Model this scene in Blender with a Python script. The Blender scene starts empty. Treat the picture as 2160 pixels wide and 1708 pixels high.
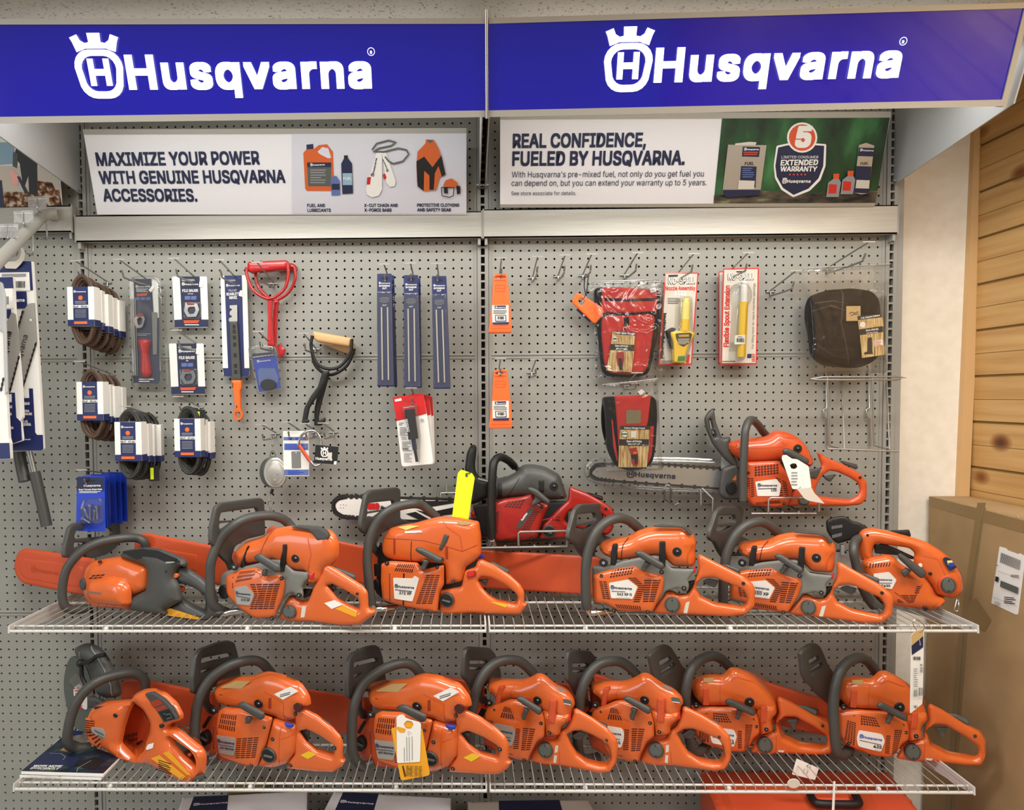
import bpy, bmesh, math, random
import numpy as np
from mathutils import Matrix, Vector
from mathutils.geometry import delaunay_2d_cdt, tessellate_polygon
random.seed(7)
SC = bpy.context.scene
COL = SC.collection
RAD = math.radians
IN = 0.0254
# ------------------------------------------------------------------ camera
CAM = np.array([-.0419, -2.3127, 1.5799])
FPX, CX, CY = 1600.0, 960.87, 902.65
def _axes(y, p, r):
    f = np.array([math.sin(y)*math.cos(p), math.cos(y)*math.cos(p), -math.sin(p)])
    rt = np.array([math.cos(y), -math.sin(y), 0.0]); up = np.cross(rt, f)
    return math.cos(r)*rt+math.sin(r)*up, math.cos(r)*up-math.sin(r)*rt, f
CR_, CU_, CF_ = _axes(-.0189, .0418, -.0062)
cd = bpy.data.cameras.new('camera'); cam = bpy.data.objects.new('camera', cd); COL.objects.link(cam)
cam.matrix_world = Matrix([[CR_[i], CU_[i], -CF_[i], CAM[i]] for i in range(3)]+[[0, 0, 0, 1]])
cd.sensor_fit = 'HORIZONTAL'; cd.sensor_width = 36; cd.lens = FPX/2160*36
cd.shift_x = (1080-CX)/2160; cd.shift_y = (CY-854)/2160
cd.clip_start = .05; cd.clip_end = 60
SC.camera = cam
# ------------------------------------------------------------------ light and exposure
SC.view_settings.view_transform = 'Standard'; SC.view_settings.look = 'None'
SC.view_settings.gamma = 1; SC.view_settings.exposure = 0.1
SC.view_settings.use_curve_mapping = False
W = bpy.data.worlds.new('shop_air'); SC.world = W; W.use_nodes = True
W.node_tree.nodes['Background'].inputs[0].default_value = (1.0, .99, .96, 1)
W.node_tree.nodes['Background'].inputs[1].default_value = .27
def area(name, loc, size, power, rot=(0, 0, 0), col=(1, .98, .93)):
    l = bpy.data.lights.new(name, 'AREA'); l.shape = 'RECTANGLE'; l.size, l.size_y = size
    l.energy = power; l.color = col
    o = bpy.data.objects.new(name, l); COL.objects.link(o); o.location = loc; o.rotation_euler = rot
    return o
area('ceiling_lamp', (-.75, -1.25, 2.47), (1.2, .3), 27)
area('ceiling_lamp', (.95, -1.25, 2.47), (1.2, .3), 27)
area('ceiling_lamp', (-1.6, -3.6, 2.47), (1.2, .6), 42)
area('ceiling_lamp', (1.2, -3.6, 2.47), (1.2, .6), 42)
area('canopy_lamp', (-.61, -.43, 2.40), (1.1, .06), 3.8)
area('canopy_lamp', (.61, -.43, 2.40), (1.1, .06), 3.8)
area('shop_window', (-3.6, -3.0, 1.5), (1.4, 1.3), 22, (RAD(90), 0, RAD(-60)), (.92, .96, 1))
# ------------------------------------------------------------------ materials
def lin(h):
    v = [int(h[i:i+2], 16)/255 for i in (0, 2, 4)]
    return tuple(c/12.92 if c <= .04045 else ((c+.055)/1.055)**2.4 for c in v)+(1,)
MATS = {}
def mat(name, hx, rough=.5, metal=0, coat=0, bump=None, emit=0, alpha=1, trans=0, spec=None, ior=None):
    m = bpy.data.materials.new(name); m.use_nodes = True; nt = m.node_tree; b = nt.nodes['Principled BSDF']
    c = lin(hx); b.inputs['Base Color'].default_value = c; b.inputs['Roughness'].default_value = rough
    b.inputs['Metallic'].default_value = metal; b.inputs['Coat Weight'].default_value = coat
    b.inputs['Coat Roughness'].default_value = .04
    if ior: b.inputs['IOR'].default_value = ior
    if spec is not None: b.inputs['Specular IOR Level'].default_value = spec
    if emit: b.inputs['Emission Color'].default_value = c; b.inputs['Emission Strength'].default_value = emit
    if alpha < 1: b.inputs['Alpha'].default_value = alpha
    if trans: b.inputs['Transmission Weight'].default_value = trans
    if bump:
        tc = nt.nodes.new('ShaderNodeTexCoord'); n = nt.nodes.new('ShaderNodeTexNoise'); bp = nt.nodes.new('ShaderNodeBump')
        n.inputs['Scale'].default_value = bump[0]; n.inputs['Detail'].default_value = 3
        bp.inputs['Strength'].default_value = bump[1]; bp.inputs['Distance'].default_value = .002
        nt.links.new(tc.outputs['Object'], n.inputs['Vector']); nt.links.new(n.outputs['Fac'], bp.inputs['Height'])
        nt.links.new(bp.outputs['Normal'], b.inputs['Normal'])
    MATS[name] = m; return m
for a in (('OR', 'd4632a', .26, 0, .6), ('OK', 'c04a1a', .4, 0, .2), ('OS', 'cb5228', .32, 0, .5), ('OD', '9a3110', .55), ('OC', 'c8502a', .45),
          ('DG', '454543', .42, 0, 0, (900, .1)), ('MG', '74746f', .45), ('BK', '131313', .5), ('BR', '0c0b0b', .8), ('VD', '43120a', .7),
          ('SV', 'b4b2ac', .35, .5), ('PW', 'e4e2dc', .4), ('WH', 'ebeae6', .5), ('NV', '18245a', .45), ('NB', '2b3a9a', .4), ('BL', '2140b8', .35),
          ('RD', 'c81f22', .35, 0, .4), ('RS', 'b5161a', .3, 0, .5), ('DR', 'a01d12', .35, 0, .5), ('YL', 'e6bd1e', .4), ('YO', 'e9a31d', .5), ('NY', 'd8ee1f', .6),
          ('CH', 'c9c9c9', .18, 1), ('ST', 'a3a3a0', .38, .85), ('AL', 'c4c2bd', .4, .7), ('GD', 'c3c0b8', .3, .6), ('CB', '4b3528', .55), ('CK', '22201e', .5),
          ('GP', '979790', .5), ('GU', '96958f', .45), ('GB', 'a9a69e', .4, .25), ('GL', 'aeb0b1', .45), ('WS', 'c8c8c4', .35), ('TP', '8f754d', .35),
          ('IN', '1b2346', .5), ('PO', 'e9e9ee', .45), ('PG', 'd4d5e0', .45), ('GN', '1f7a3c', .4), ('DN', '2a5530', .6), ('WD', 'd6ae7a', .5),
          ('KH', '7d7252', .5), ('KT', 'bfa06a', .6), ('RF', 'bd251e', .8, 0, 0, (1500, .3)), ('BF', '0d0d10', .9, 0, 0, (1500, .3)),
          ('CY', 'e9dd7a', .3), ('OP', 'f26a1e', .4), ('HO', 'ff6a2a', .42), ('DW', '4a3a26', .7), ('GV', '80602f', .7), ('GR', '8f9095', .6), ('TN', 'a8845c', .7), ('CS', 'd4532f', .45),
          ('LB', '5c6fa8', .5), ('GS', '555a55', .6), ('PV', 'cfc9bd', .7), ('FB', '8fb0c4', .6), ('FL', '6b3b22', .7)):
    mat(*a)
def clear(key, tint, haze, gloss, rough=.06, bump=None):
    m = bpy.data.materials.new(key); m.use_nodes = True; nt = m.node_tree; N, L = nt.nodes, nt.links; N.remove(N['Principled BSDF'])
    t = N.new('ShaderNodeBsdfTransparent'); t.inputs[0].default_value = lin(tint)
    g = N.new('ShaderNodeBsdfGlossy'); g.inputs['Roughness'].default_value = rough
    d = N.new('ShaderNodeBsdfDiffuse'); d.inputs[0].default_value = lin('f0f0f0')
    lw = N.new('ShaderNodeLayerWeight'); lw.inputs[0].default_value = .35
    ma = N.new('ShaderNodeMath'); ma.operation = 'MULTIPLY_ADD'; ma.inputs[1].default_value = gloss; ma.inputs[2].default_value = .035
    m1 = N.new('ShaderNodeMixShader'); m1.inputs[0].default_value = haze; m2 = N.new('ShaderNodeMixShader')
    L.new(t.outputs[0], m1.inputs[1]); L.new(d.outputs[0], m1.inputs[2]); L.new(lw.outputs['Fresnel'], ma.inputs[0]); L.new(ma.outputs[0], m2.inputs[0])
    L.new(m1.outputs[0], m2.inputs[1]); L.new(g.outputs[0], m2.inputs[2]); L.new(m2.outputs[0], N['Material Output'].inputs[0])
    if bump:
        tc = N.new('ShaderNodeTexCoord'); n = N.new('ShaderNodeTexNoise'); n.inputs['Scale'].default_value = bump[0]; n.inputs['Detail'].default_value = 2; n.inputs['Distortion'].default_value = 1.5
        bp = N.new('ShaderNodeBump'); bp.inputs['Strength'].default_value = bump[1]; bp.inputs['Distance'].default_value = .01
        L.new(tc.outputs['Object'], n.inputs['Vector']); L.new(n.outputs['Fac'], bp.inputs['Height']); L.new(bp.outputs[0], g.inputs['Normal']); L.new(bp.outputs[0], lw.inputs['Normal'])
    MATS[key] = m
clear('CL', 'fbfcfc', .02, .5); clear('CM', 'f4f5f6', .22, .6); clear('BG', 'fdfdfd', .01, .5, .1, (11, .55))
MATS['BF'].node_tree.nodes['Principled BSDF'].inputs['Specular IOR Level'].default_value = .12
MATS['SB'] = mat('sign_blue', '140f8c', .1, coat=.5, emit=.3)
MATS['SW'] = mat('sign_letter', 'f6f8ff', .3, emit=1.15)
def nodes(m):
    nt = m.node_tree; return nt, nt.nodes, nt.links, nt.nodes['Principled BSDF']
def ramp(N, stops):
    r = N.new('ShaderNodeValToRGB'); e = r.color_ramp.elements
    while len(e) < len(stops): e.new(.5)
    for k, (p, c) in enumerate(stops): e[k].position = p; e[k].color = lin(c)
    return r
def noise(N, L, tc, scale, detail=4, vec=None, mp=None):
    n = N.new('ShaderNodeTexNoise'); n.inputs['Scale'].default_value = scale; n.inputs['Detail'].default_value = detail
    if mp:
        q = N.new('ShaderNodeMapping'); q.inputs['Scale'].default_value = mp
        L.new(tc.outputs['Object'], q.inputs[0]); L.new(q.outputs[0], n.inputs['Vector'])
    else: L.new(tc.outputs['Object'], n.inputs['Vector'])
    return n
def tex_mat(key, hx, rough, scale, stops, mp=None, bump=0, detail=4):
    m = mat(key, hx, rough); nt, N, L, b = nodes(m); tc = N.new('ShaderNodeTexCoord')
    n = noise(N, L, tc, scale, detail, mp=mp); r = ramp(N, stops)
    L.new(n.outputs['Fac'], r.inputs[0]); L.new(r.outputs[0], b.inputs['Base Color'])
    if bump:
        bp = N.new('ShaderNodeBump'); bp.inputs['Strength'].default_value = bump; bp.inputs['Distance'].default_value = .004
        L.new(n.outputs['Fac'], bp.inputs['Height']); L.new(bp.outputs[0], b.inputs['Normal'])
    return m
tex_mat('PLASTER', 'e3d7bd', .85, 28, [(.3, 'f1e8d8'), (.7, 'f8f2e6')], bump=.5, detail=6)
tex_mat('CARD', 'a5855a', .8, 9, [(.3, 'a0845c'), (.7, 'ac8f66')])
tex_mat('CEIL', 'd8d5c8', .9, 140, [(.3, '8f897c'), (.37, 'd3d0c4'), (.8, 'dcd9ce')], detail=2)
tex_mat('STRAW', 'b99a63', .7, 60, [(.35, '7c5c33'), (.5, 'c5a468'), (.65, 'e2cb97')], mp=(6, 1, .35))
tex_mat('FLOOR', '8d8578', .6, 6, [(.3, '857d70'), (.7, '968e82')])
tex_mat('FOREST', '1c3c22', .6, 14, [(.3, '0d1d12'), (.5, '1f4726'), (.75, '3f7d46')], mp=(1, 1, .4))
tex_mat('LEAVES', '6b3b22', .8, 60, [(.35, '2f1c10'), (.5, '7b4a2a'), (.62, 'c9bfae')])
tex_mat('BARK', '3a352c', .8, 50, [(.35, '1c1a17'), (.6, '5c5243'), (.75, '7f8a58')], mp=(.3, 1, 1))
tex_mat('FOLIO', '14202f', .4, 22, [(.4, '0c1424'), (.55, '15233a'), (.72, '3c5a2f')])
# knotty pine planks
m = mat('PINE', 'c69a5c', .45); nt, N, L, b = nodes(m); tc = N.new('ShaderNodeTexCoord')
n1 = noise(N, L, tc, 2.5, 5, mp=(1, .8, 16)); r1 = ramp(N, [(.3, 'b98c52'), (.5, 'c99e62'), (.7, 'd3ad73')])
vo = N.new('ShaderNodeTexVoronoi'); vo.inputs['Scale'].default_value = 3.6; q = N.new('ShaderNodeMapping'); q.inputs['Scale'].default_value = (1, 1, 1.7)
L.new(tc.outputs['Object'], q.inputs[0]); L.new(q.outputs[0], vo.inputs['Vector'])
r2 = ramp(N, [(.0, '3d2410'), (.07, '57351a'), (.12, 'a87b4a'), (.2, 'ffffff')])
mx = N.new('ShaderNodeMix'); mx.data_type = 'RGBA'; mx.blend_type = 'MULTIPLY'; mx.inputs[0].default_value = 1
L.new(n1.outputs['Fac'], r1.inputs[0]); L.new(vo.outputs['Distance'], r2.inputs[0])
L.new(r1.outputs[0], mx.inputs[6]); L.new(r2.outputs[0], mx.inputs[7]); L.new(mx.outputs[2], b.inputs['Base Color'])
# brushed steel band
m = mat('BRUSH', 'b1afa8', .38, .45); nt, N, L, b = nodes(m); tc = N.new('ShaderNodeTexCoord')
n1 = noise(N, L, tc, 20, 3, mp=(.4, 1, 30)); r1 = ramp(N, [(.3, 'a9a7a0'), (.7, 'b9b7b0')])
L.new(n1.outputs['Fac'], r1.inputs[0]); L.new(r1.outputs[0], b.inputs['Base Color'])
# ------------------------------------------------------------------ text and logo shapes
try:
    FONT = bpy.data.fonts.load(bpy.utils.system_resource('DATAFILES', path='fonts')+'/Inter.woff2')
except Exception:
    FONT = None
_T = {}
def text2d(s, bold=.02, space=1.0):
    k = (s, bold, space)
    if k in _T: return _T[k]
    c = bpy.data.curves.new('lettering', 'FONT'); c.body = s; c.size = 1; c.resolution_u = 3; c.space_character = space
    if FONT: c.font = FONT
    o = bpy.data.objects.new('lettering', c); COL.objects.link(o)
    dg = bpy.context.evaluated_depsgraph_get(); me = bpy.data.meshes.new_from_object(o.evaluated_get(dg))
    v = [(p.co.x, p.co.y) for p in me.vertices]; f = [tuple(p.vertices) for p in me.polygons]
    bpy.data.objects.remove(o); bpy.data.curves.remove(c); bpy.data.meshes.remove(me)
    x0 = min(p[0] for p in v); x1 = max(p[0] for p in v)
    v = [(p[0]-x0, p[1]) for p in v]
    v = VL(v)
    if bold >= .015:      # heavier strokes: the same letters laid a hair apart and a hair above each other
        d = bold*.9; n = len(v); v0, f0 = v, f; v, f = VL(), []; v.n = n
        for q, (dx, dy) in enumerate(((0, 0), (1, 1), (-1, 1), (1, -1), (-1, -1), (1, 0), (-1, 0), (0, 1), (0, -1))[:9 if bold > .03 else 5]):
            v += [(x+d*dx, y+d*dy) for x, y in v0]; f += [tuple(i+q*n for i in t) for t in f0]
    _T[k] = (v, f, x1-x0); return _T[k]
class VL(list):
    n = 0; c0 = 0
def lifts(v):
    n, c0 = getattr(v, 'n', 0), getattr(v, 'c0', 0)
    return [(i-c0)//n*2e-5 if n and i >= c0 else 0.0 for i in range(len(v))]
def rrect(w0, w1, z0, z1, r, n=5):
    pts = []
    for cx, cz, a0, hw in ((1, 1, 0, w1), (-1, 1, 90, w1), (-1, -1, 180, w0), (1, -1, 270, w0)):
        x = cx*(hw-r); z = z1-r if cz > 0 else z0+r
        for i in range(n+1):
            a = RAD(a0+90*i/n); pts.append((x+r*math.cos(a), z+r*math.sin(a)))
    return pts
def fill2d(loops):
    tris = tessellate_polygon([[Vector((x, y, 0)) for x, y in l] for l in loops])
    v = [p for l in loops for p in l]; return v, [tuple(t) for t in tris]
def logo2d(bold=.031):
    key = ('LOGO', bold)
    if key in _T: return _T[key]
    V, F = VL(), []
    def add(v, f):
        o = len(V); V.extend(v); F.extend(tuple(i+o for i in t) for t in f)
    out = rrect(.55, .6, -.24, .86, .40); inn = rrect(.385, .425, -.075, .72, .28)
    sh = lambda l: [(x+.6, y) for x, y in l]
    add(*fill2d([sh(out), sh(inn[::-1])]))
    for x0, x1, y0, y1 in ((.33, .48, .05, .66), (.72, .87, .05, .66), (.48, .72, .28, .43)):
        add([(x0, y0), (x1, y0), (x1, y1), (x0, y1)], [(0, 1, 2, 3)])
    crown = [(.12, .80), (.05, 1.02), (.0, 1.12), (.19, 1.19), (.25, 1.06), (.35, 1.0), (.45, 1.02), (.44, 1.22), (.76, 1.22), (.75, 1.02), (.85, 1.0), (.95, 1.06), (1.01, 1.19), (1.2, 1.12), (1.15, 1.02), (1.08, .80), (.85, .88), (.35, .88)]
    add(*fill2d([crown]))
    v, f, w = text2d('Husqvarna', bold, 1.09); s = 1/.727
    V.c0 = len(V); V.n = v.n; add([(x*5.95/w+1.31, y*s) for x, y in v], f); tot = 1.31+5.95
    _T[key] = (V, F, tot); return _T[key]
# ------------------------------------------------------------------ geometry helpers
def fillet(pts, rc, n=4):
    out = []; N = len(pts)
    for i in range(N):
        p, a, c = np.array(pts[i]), np.array(pts[i-1]), np.array(pts[(i+1) % N])
        la, lc = np.linalg.norm(a-p), np.linalg.norm(c-p)
        if la < 1e-6 or lc < 1e-6: continue
        d = min(rc, .46*la, .46*lc); p0 = p+(a-p)*d/la; p1 = p+(c-p)*d/lc
        for k in range(n+1):
            t = k/n; out.append(tuple((1-t)**2*p0+2*t*(1-t)*p+t*t*p1))
    return out
def resample(pts, step):
    out = []; N = len(pts)
    for i in range(N):
        a, b_ = np.array(pts[i]), np.array(pts[(i+1) % N]); l = np.linalg.norm(b_-a)
        if l < 1e-5: continue
        k = max(1, int(math.ceil(l/step)))
        for j in range(k): out.append(tuple(a+(b_-a)*j/k))
    return out
def area2(p): return sum(p[i-1][0]*p[i][1]-p[i][0]*p[i-1][1] for i in range(len(p)))
def seg_dist(P, loops):
    best = np.full(len(P), 1e9)
    for l in loops:
        A = np.array(l); B = np.roll(A, -1, 0); D = B-A; L2 = (D**2).sum(1)+1e-18
        t = np.clip(((P[:, None, :]-A[None])*D[None]).sum(2)/L2, 0, 1)
        d = np.sqrt(((P[:, None, :]-A[None]-t[..., None]*D[None])**2).sum(2)).min(1)
        best = np.minimum(best, d)
    return best
def inside(P, loops):
    c = np.zeros(len(P), bool)
    for l in loops:
        A = np.array(l); B = np.roll(A, -1, 0)
        for (x0, y0), (x1, y1) in zip(A, B):
            if y0 == y1: continue
            m = ((y0 > P[:, 1]) != (y1 > P[:, 1])) & (P[:, 0] < (x1-x0)*(P[:, 1]-y0)/(y1-y0)+x0)
            c ^= m
    return c
def ray(px, py): return CF_+CR_*(px-CX)/FPX-CU_*(py-CY)/FPX
def onz(px, py, z):
    r = ray(px, py); return CAM+r*(z-CAM[2])/r[2]
def ony(px, py, y):
    r = ray(px, py); return CAM+r*(y-CAM[1])/r[1]
def P_(s): return [tuple(float(v) for v in q.split(',')) for q in s.split()]

def tag(o, label=None, cat=None, group=None, kind=None):
    for k, v in (('label', label), ('category', cat), ('group', group), ('kind', kind)):
        if v: o[k] = v
    return o

SUB = {'trigger': ('rear_handle', 'top_handle'), 'throttle_lock': ('rear_handle', 'top_handle'), 'inner_label': ('rear_handle',), 'lock_button': ('rear_handle',), 'fuel_cap': ('fuel_tank', 'tank_recess', 'rear_handle'),
       'grip_panel': ('cylinder_cover',), 'cover_clip': ('cylinder_cover',), 'primer_bulb': ('cylinder_cover',), 'saw_chain': ('guide_bar', 'saw_bar'), 'battery_bay': ('battery_housing', 'motor_body'), 'control_panel': ('battery_housing', 'motor_body'),
       'motor_grille': ('motor_body',), 'round_sticker': ('top_handle',), 'tank_recess': ('top_handle',), 'starter_pin': ('starter_cover',), 'clutch_vent': ('clutch_side',), 'disc_label': ('cutting_disc',), 'guard_lever': ('blade_guard',),
       'zip_seal': ('zip_bag',), 'snap_hook': ('red_pocket',), 'gun_label': ('grease_gun',), 'barcode_sticker': ('blister',), 'leather_patch': ('gaiter', 'red_panel'), 'warning_label': ('nozzle_body',), 'green_band': ('nozzle_body',), 'lever': ('nozzle_body',), 'trademark_sign': ('blue_face',), 'logo': ('blue_face',), 'plate_wire': ('clear_plate',)}
class Item:
    """one thing: local X along it, Y into the wall, Z up; parts are traced on planes of constant Y"""
    def __init__(s, name, label, cat, P0, th=0, tilt=0, lean=0, crop=(0, 0, 1), group=None, single=False, kind=None):
        s.P0 = np.array(P0, float); s.crop = crop; s.single = single; s.info = (name, label, cat, group, kind)
        s.R = Matrix.Rotation(RAD(-th), 3, 'Z') @ Matrix.Rotation(RAD(lean), 3, 'X') @ Matrix.Rotation(RAD(tilt), 3, 'Y')
        s.M = np.array(s.R); s.parts = []; s.root = None; s.pobj = {}
    def tr(s, x, y, o=0.0):
        px, py = s.crop[0]+x/s.crop[2], s.crop[1]+y/s.crop[2]
        n = s.M[:, 1]; r = ray(px, py); X = CAM+r*(((s.P0+n*o)-CAM) @ n)/(r @ n)
        l = s.M.T @ (X-s.P0); return (l[0], l[2])
    def poly(s, pts, o):
        if isinstance(pts, str): pts = P_(pts)
        return [s.tr(x, y, o) for x, y in pts]
    def part(s, name, parent=None, label=None, kind=None):
        p = Part(s, name, parent, label, kind); s.parts.append(p); return p
    def done(s):
        name, label, cat, group, kind = s.info
        mw = Matrix.Translation(Vector(s.P0)) @ s.R.to_4x4()
        if s.single:
            o = s.parts[0].make(name); COL.objects.link(o); o.matrix_world = mw; s.root = o
        else:
            s.root = bpy.data.objects.new(name, None); COL.objects.link(s.root); s.root.matrix_world = mw
            s.root.empty_display_size = .03
            have = {p.name for p in s.parts}; made = []
            for p in s.parts:
                o = p.make(p.name); COL.objects.link(o); s.pobj.setdefault(p.name, o); made.append((p, o))
            for p, o in made:
                up = p.parent or next((q for q in SUB.get(p.name, ()) if q in have), None)
                if up and any(q in have for q in SUB.get(up, ())): up = next(q for q in SUB[up] if q in have)
                o.parent = s.pobj[up] if up else s.root
                if p.label: o['label'] = p.label
                if p.kind: o['kind'] = p.kind
        tag(s.root, label, cat, group, kind); return s.root

class Part:
    def __init__(s, item, name, parent, label=None, kind=None):
        s.it, s.name, s.parent, s.label, s.kind = item, name, parent, label, kind
        s.v, s.f, s.mi, s.ms = [], [], [], []; s.surf_loops = None; s.base = 0; s.k = 0
    def mid(s, m):
        if m not in s.ms: s.ms.append(m)
        return s.ms.index(m)
    def add(s, verts, faces, m):
        o = len(s.v); s.v.extend(tuple(p) for p in verts); i = s.mid(m)
        for f in faces: s.f.append(tuple(a+o for a in f)); s.mi.append(i)
    def make(s, name):
        me = bpy.data.meshes.new(name); me.from_pydata(s.v, [], s.f)
        for m in s.ms: me.materials.append(MATS[m])
        me.polygons.foreach_set('material_index', s.mi); me.polygons.foreach_set('use_smooth', [True]*len(s.f))
        me.validate(); me.set_sharp_from_angle(angle=RAD(38)); me.update()
        return bpy.data.objects.new(name, me)
    # pillowy extruded outline: front at y=o, rounded rim r, thickness t
    def pil(s, m, o, t, r, pts, holes=(), rc=.006, dome=0.0, step=None, local=False, both=False):
        outer = pts if local else s.it.poly(pts, o); hs = [h if local else s.it.poly(h, o) for h in holes]
        if isinstance(outer, str): outer = P_(outer)
        loops = []
        for i, l in enumerate([outer]+list(hs)):
            if (area2(l) < 0) == (i == 0): l = l[::-1]
            l = fillet(l, rc if i == 0 else rc*.8)
            bx = max(q[0] for q in l)-min(q[0] for q in l); bz = max(q[1] for q in l)-min(q[1] for q in l)
            l = resample(l, step or max(.004, min(.009, .08*min(bx, bz)+.001))); loops.append(l)
        r = min(r, t*.98); bp = [q for l in loops for q in l]; nb = len(bp)
        cand = []
        if r > .0012:
            for l in loops:
                A = np.array(l); nx = np.roll(A, -1, 0)-np.roll(A, 1, 0); nl = np.linalg.norm(nx, axis=1)+1e-12
                nin = np.stack([-nx[:, 1], nx[:, 0]], 1)/nl[:, None]
                for fr in ((.12, .45, 1.0) if r > .004 else (.3, 1.0)):
                    Q = A+nin*r*fr; ok = inside(Q, loops) & (seg_dist(Q, loops) > r*fr*.93); cand.append(Q[ok])
            B = np.array(bp); g = max(.006, r*.6); lo, hi = B.min(0), B.max(0)
            gx, gz = np.meshgrid(np.arange(lo[0]+g/2, hi[0], g), np.arange(lo[1]+g/2, hi[1], g)); G = np.stack([gx.ravel(), gz.ravel()], 1)
            if len(G):
                G = G[inside(G, loops)]
                if len(G): G = G[seg_dist(G, loops) > r*1.25]; cand.append(G)
        allp = bp+[tuple(q) for c in cand for q in c]
        edges = []; k = 0
        for l in loops:
            n = len(l); edges += [(k+i, k+(i+1) % n) for i in range(n)]; k += n
        vo, eo, fo, ov, oe, of = delaunay_2d_cdt([Vector(q) for q in allp], edges, [], 0, 1e-6)
        V2 = np.array([(q.x, q.y) for q in vo]); T = np.array(fo)
        cen = V2[T].mean(1); T = T[inside(cen, loops)]
        s.surf = (loops, o, r, dome, None); D = seg_dist(V2, loops); s.dmax = D.max()
        H = s.height(D, r, dome)
        nv = len(V2); front = [(q[0], o-h, q[1]) for q, h in zip(V2, H)]
        s.surf_loops = loops; s.so, s.sr, s.sd = o, r, dome
        sk = None
        if getattr(s.it, 'skew', 0) and not local and t > .015:      # bodies narrow and lean back behind their front outline
            cpt = s.it.P0+s.it.M @ np.array([V2[:, 0].mean(), o, V2[:, 1].mean()])
            rl = s.it.M.T @ (cpt-CAM); sk = (rl[0]/rl[1]*s.it.skew, rl[2]/rl[1]*s.it.skew, V2[:, 1].min(), max(1e-6, np.ptp(V2[:, 1])))
        yb = o+t
        if both:
            back = [(q[0], yb+h, q[1]) for q, h in zip(V2, H)]
        else: back = [(q[0], yb, q[1]) for q in V2]
        if sk:
            def sq(p): d = p[1]-o; return (p[0]+sk[0]*d, p[1], p[2]+sk[1]*d*min(1, (p[2]-sk[2])/sk[3]))
            back = [sq(p) for p in back]
        faces = [tuple(t_) for t_ in T]; bf = [tuple(int(a)+nv for a in t_[::-1]) for t_ in T]
        # rim: map boundary to output ids
        idm = {}
        for i, src in enumerate(ov):
            for q in src: idm[q] = i
        k = 0; side = []
        for l in loops:
            n = len(l)
            for i in range(n):
                a, b_ = idm.get(k+i), idm.get(k+(i+1) % n)
                if a is None or b_ is None or a == b_: continue
                side.append((b_, a, a+nv, b_+nv))
            k += n
        s.add(front+back, [tuple(int(x) for x in f) for f in faces]+bf+side, m); s.k = 0; return s
    def height(s, D, r, dome):
        D = np.asarray(D); x = np.clip(r-D, 0, r)
        h = np.sqrt(np.maximum(r*r-x*x, 0))-r if r > 1e-6 else 0*D
        if dome: h = h+dome*(1-(1-np.clip(D/max(s.dmax, 1e-6), 0, 1))**2)
        return h
    def surf_o(s, P):
        if s.surf_loops is None: return np.full(len(P), s.base)
        return s.so-s.height(seg_dist(np.array(P), s.surf_loops), s.sr, s.sd)
    def on_surf(s, v2, faces, m, lift=.0005, flat=False):
        y = s.surf_o(v2); lv = lifts(v2)
        if flat: y = np.full(len(v2), y.min())
        s.k += 1; lf = lift+s.k*.00012
        s.add([(a, q-lf-l_, b_) for (a, b_), q, l_ in zip(v2, y, lv)], faces, m)
    def ofs(s): return s.so if s.surf_loops is not None else s.base
    # printed or inset flat patch lying on the last surface
    def flat(s, m, pts, flatten=True, rc=0, lift=.0005):
        q = s.it.poly(pts, s.ofs())
        if rc: q = fillet(q, rc)
        v, f = fill2d([q]); s.on_surf(v, f, m, flat=flatten, lift=lift); return s
    def slots(s, quad, cols, rows, fx=.7, fy=.6, m='VD', clip=None):
        tl, tr_, br, bl = [np.array(q) for q in P_(quad)]
        for i in range(cols):
            for j in range(rows):
                c = []
                for a, b_ in ((i+(1-fx)/2, j+(1-fy)/2), (i+(1+fx)/2, j+(1-fy)/2), (i+(1+fx)/2, j+(1+fy)/2), (i+(1-fx)/2, j+(1+fy)/2)):
                    a /= cols; b_ /= rows; c.append(tuple((tl*(1-a)+tr_*a)*(1-b_)+(bl*(1-a)+br*a)*b_))
                q = s.it.poly(c, s.ofs()); s.k = 0; s.on_surf(q, [(0, 1, 2, 3)], m)
        return s
    def line(s, m, pts, w, lift=.0005):
        P = s.it.poly(pts, s.ofs()); ww = w/s.it.crop[2]*2.0/FPX/2
        Q = [np.array(P[0])]
        for a, b_ in zip(P, P[1:]):
            a, b_ = np.array(a), np.array(b_); k = max(1, int(np.linalg.norm(b_-a)/.008))
            Q += [a+(b_-a)*j/k for j in range(1, k+1)]
        v = []; 
        for i, q in enumerate(Q):
            d = Q[min(i+1, len(Q)-1)]-Q[max(i-1, 0)]; d = d/(np.linalg.norm(d)+1e-9); n = np.array([-d[1], d[0]])*ww
            v += [tuple(q+n), tuple(q-n)]
        s.on_surf(v, [(2*i, 2*i+1, 2*i+3, 2*i+2) for i in range(len(Q)-1)], m, lift=lift); return s
    def put2d(s, shape, a, b_, m, hscale=1.0, lift=.0006, flat=True):
        v, f, w = shape; A = np.array(s.it.tr(*a, s.ofs())); B = np.array(s.it.tr(*b_, s.ofs())); d = B-A; L = np.linalg.norm(d)
        sc = L/w; ux = d/L; uy = np.array([-ux[1], ux[0]])
        q = VL(tuple(A+ux*x*sc+uy*y*sc*hscale) for x, y in v); q.n, q.c0 = getattr(v, 'n', 0), getattr(v, 'c0', 0); s.on_surf(q, f, m, lift=lift, flat=flat); return s
    def text(s, t, x0, y0, x1, y1, m='NV', bold=.02, h=1.0): return s.put2d(text2d(t, bold), (x0, y0), (x1, y1), m, h)
    def logo(s, x0, y0, x1, y1, m='NV', h=1.0): return s.put2d(logo2d(), (x0, y0), (x1, y1), m, h)
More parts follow.
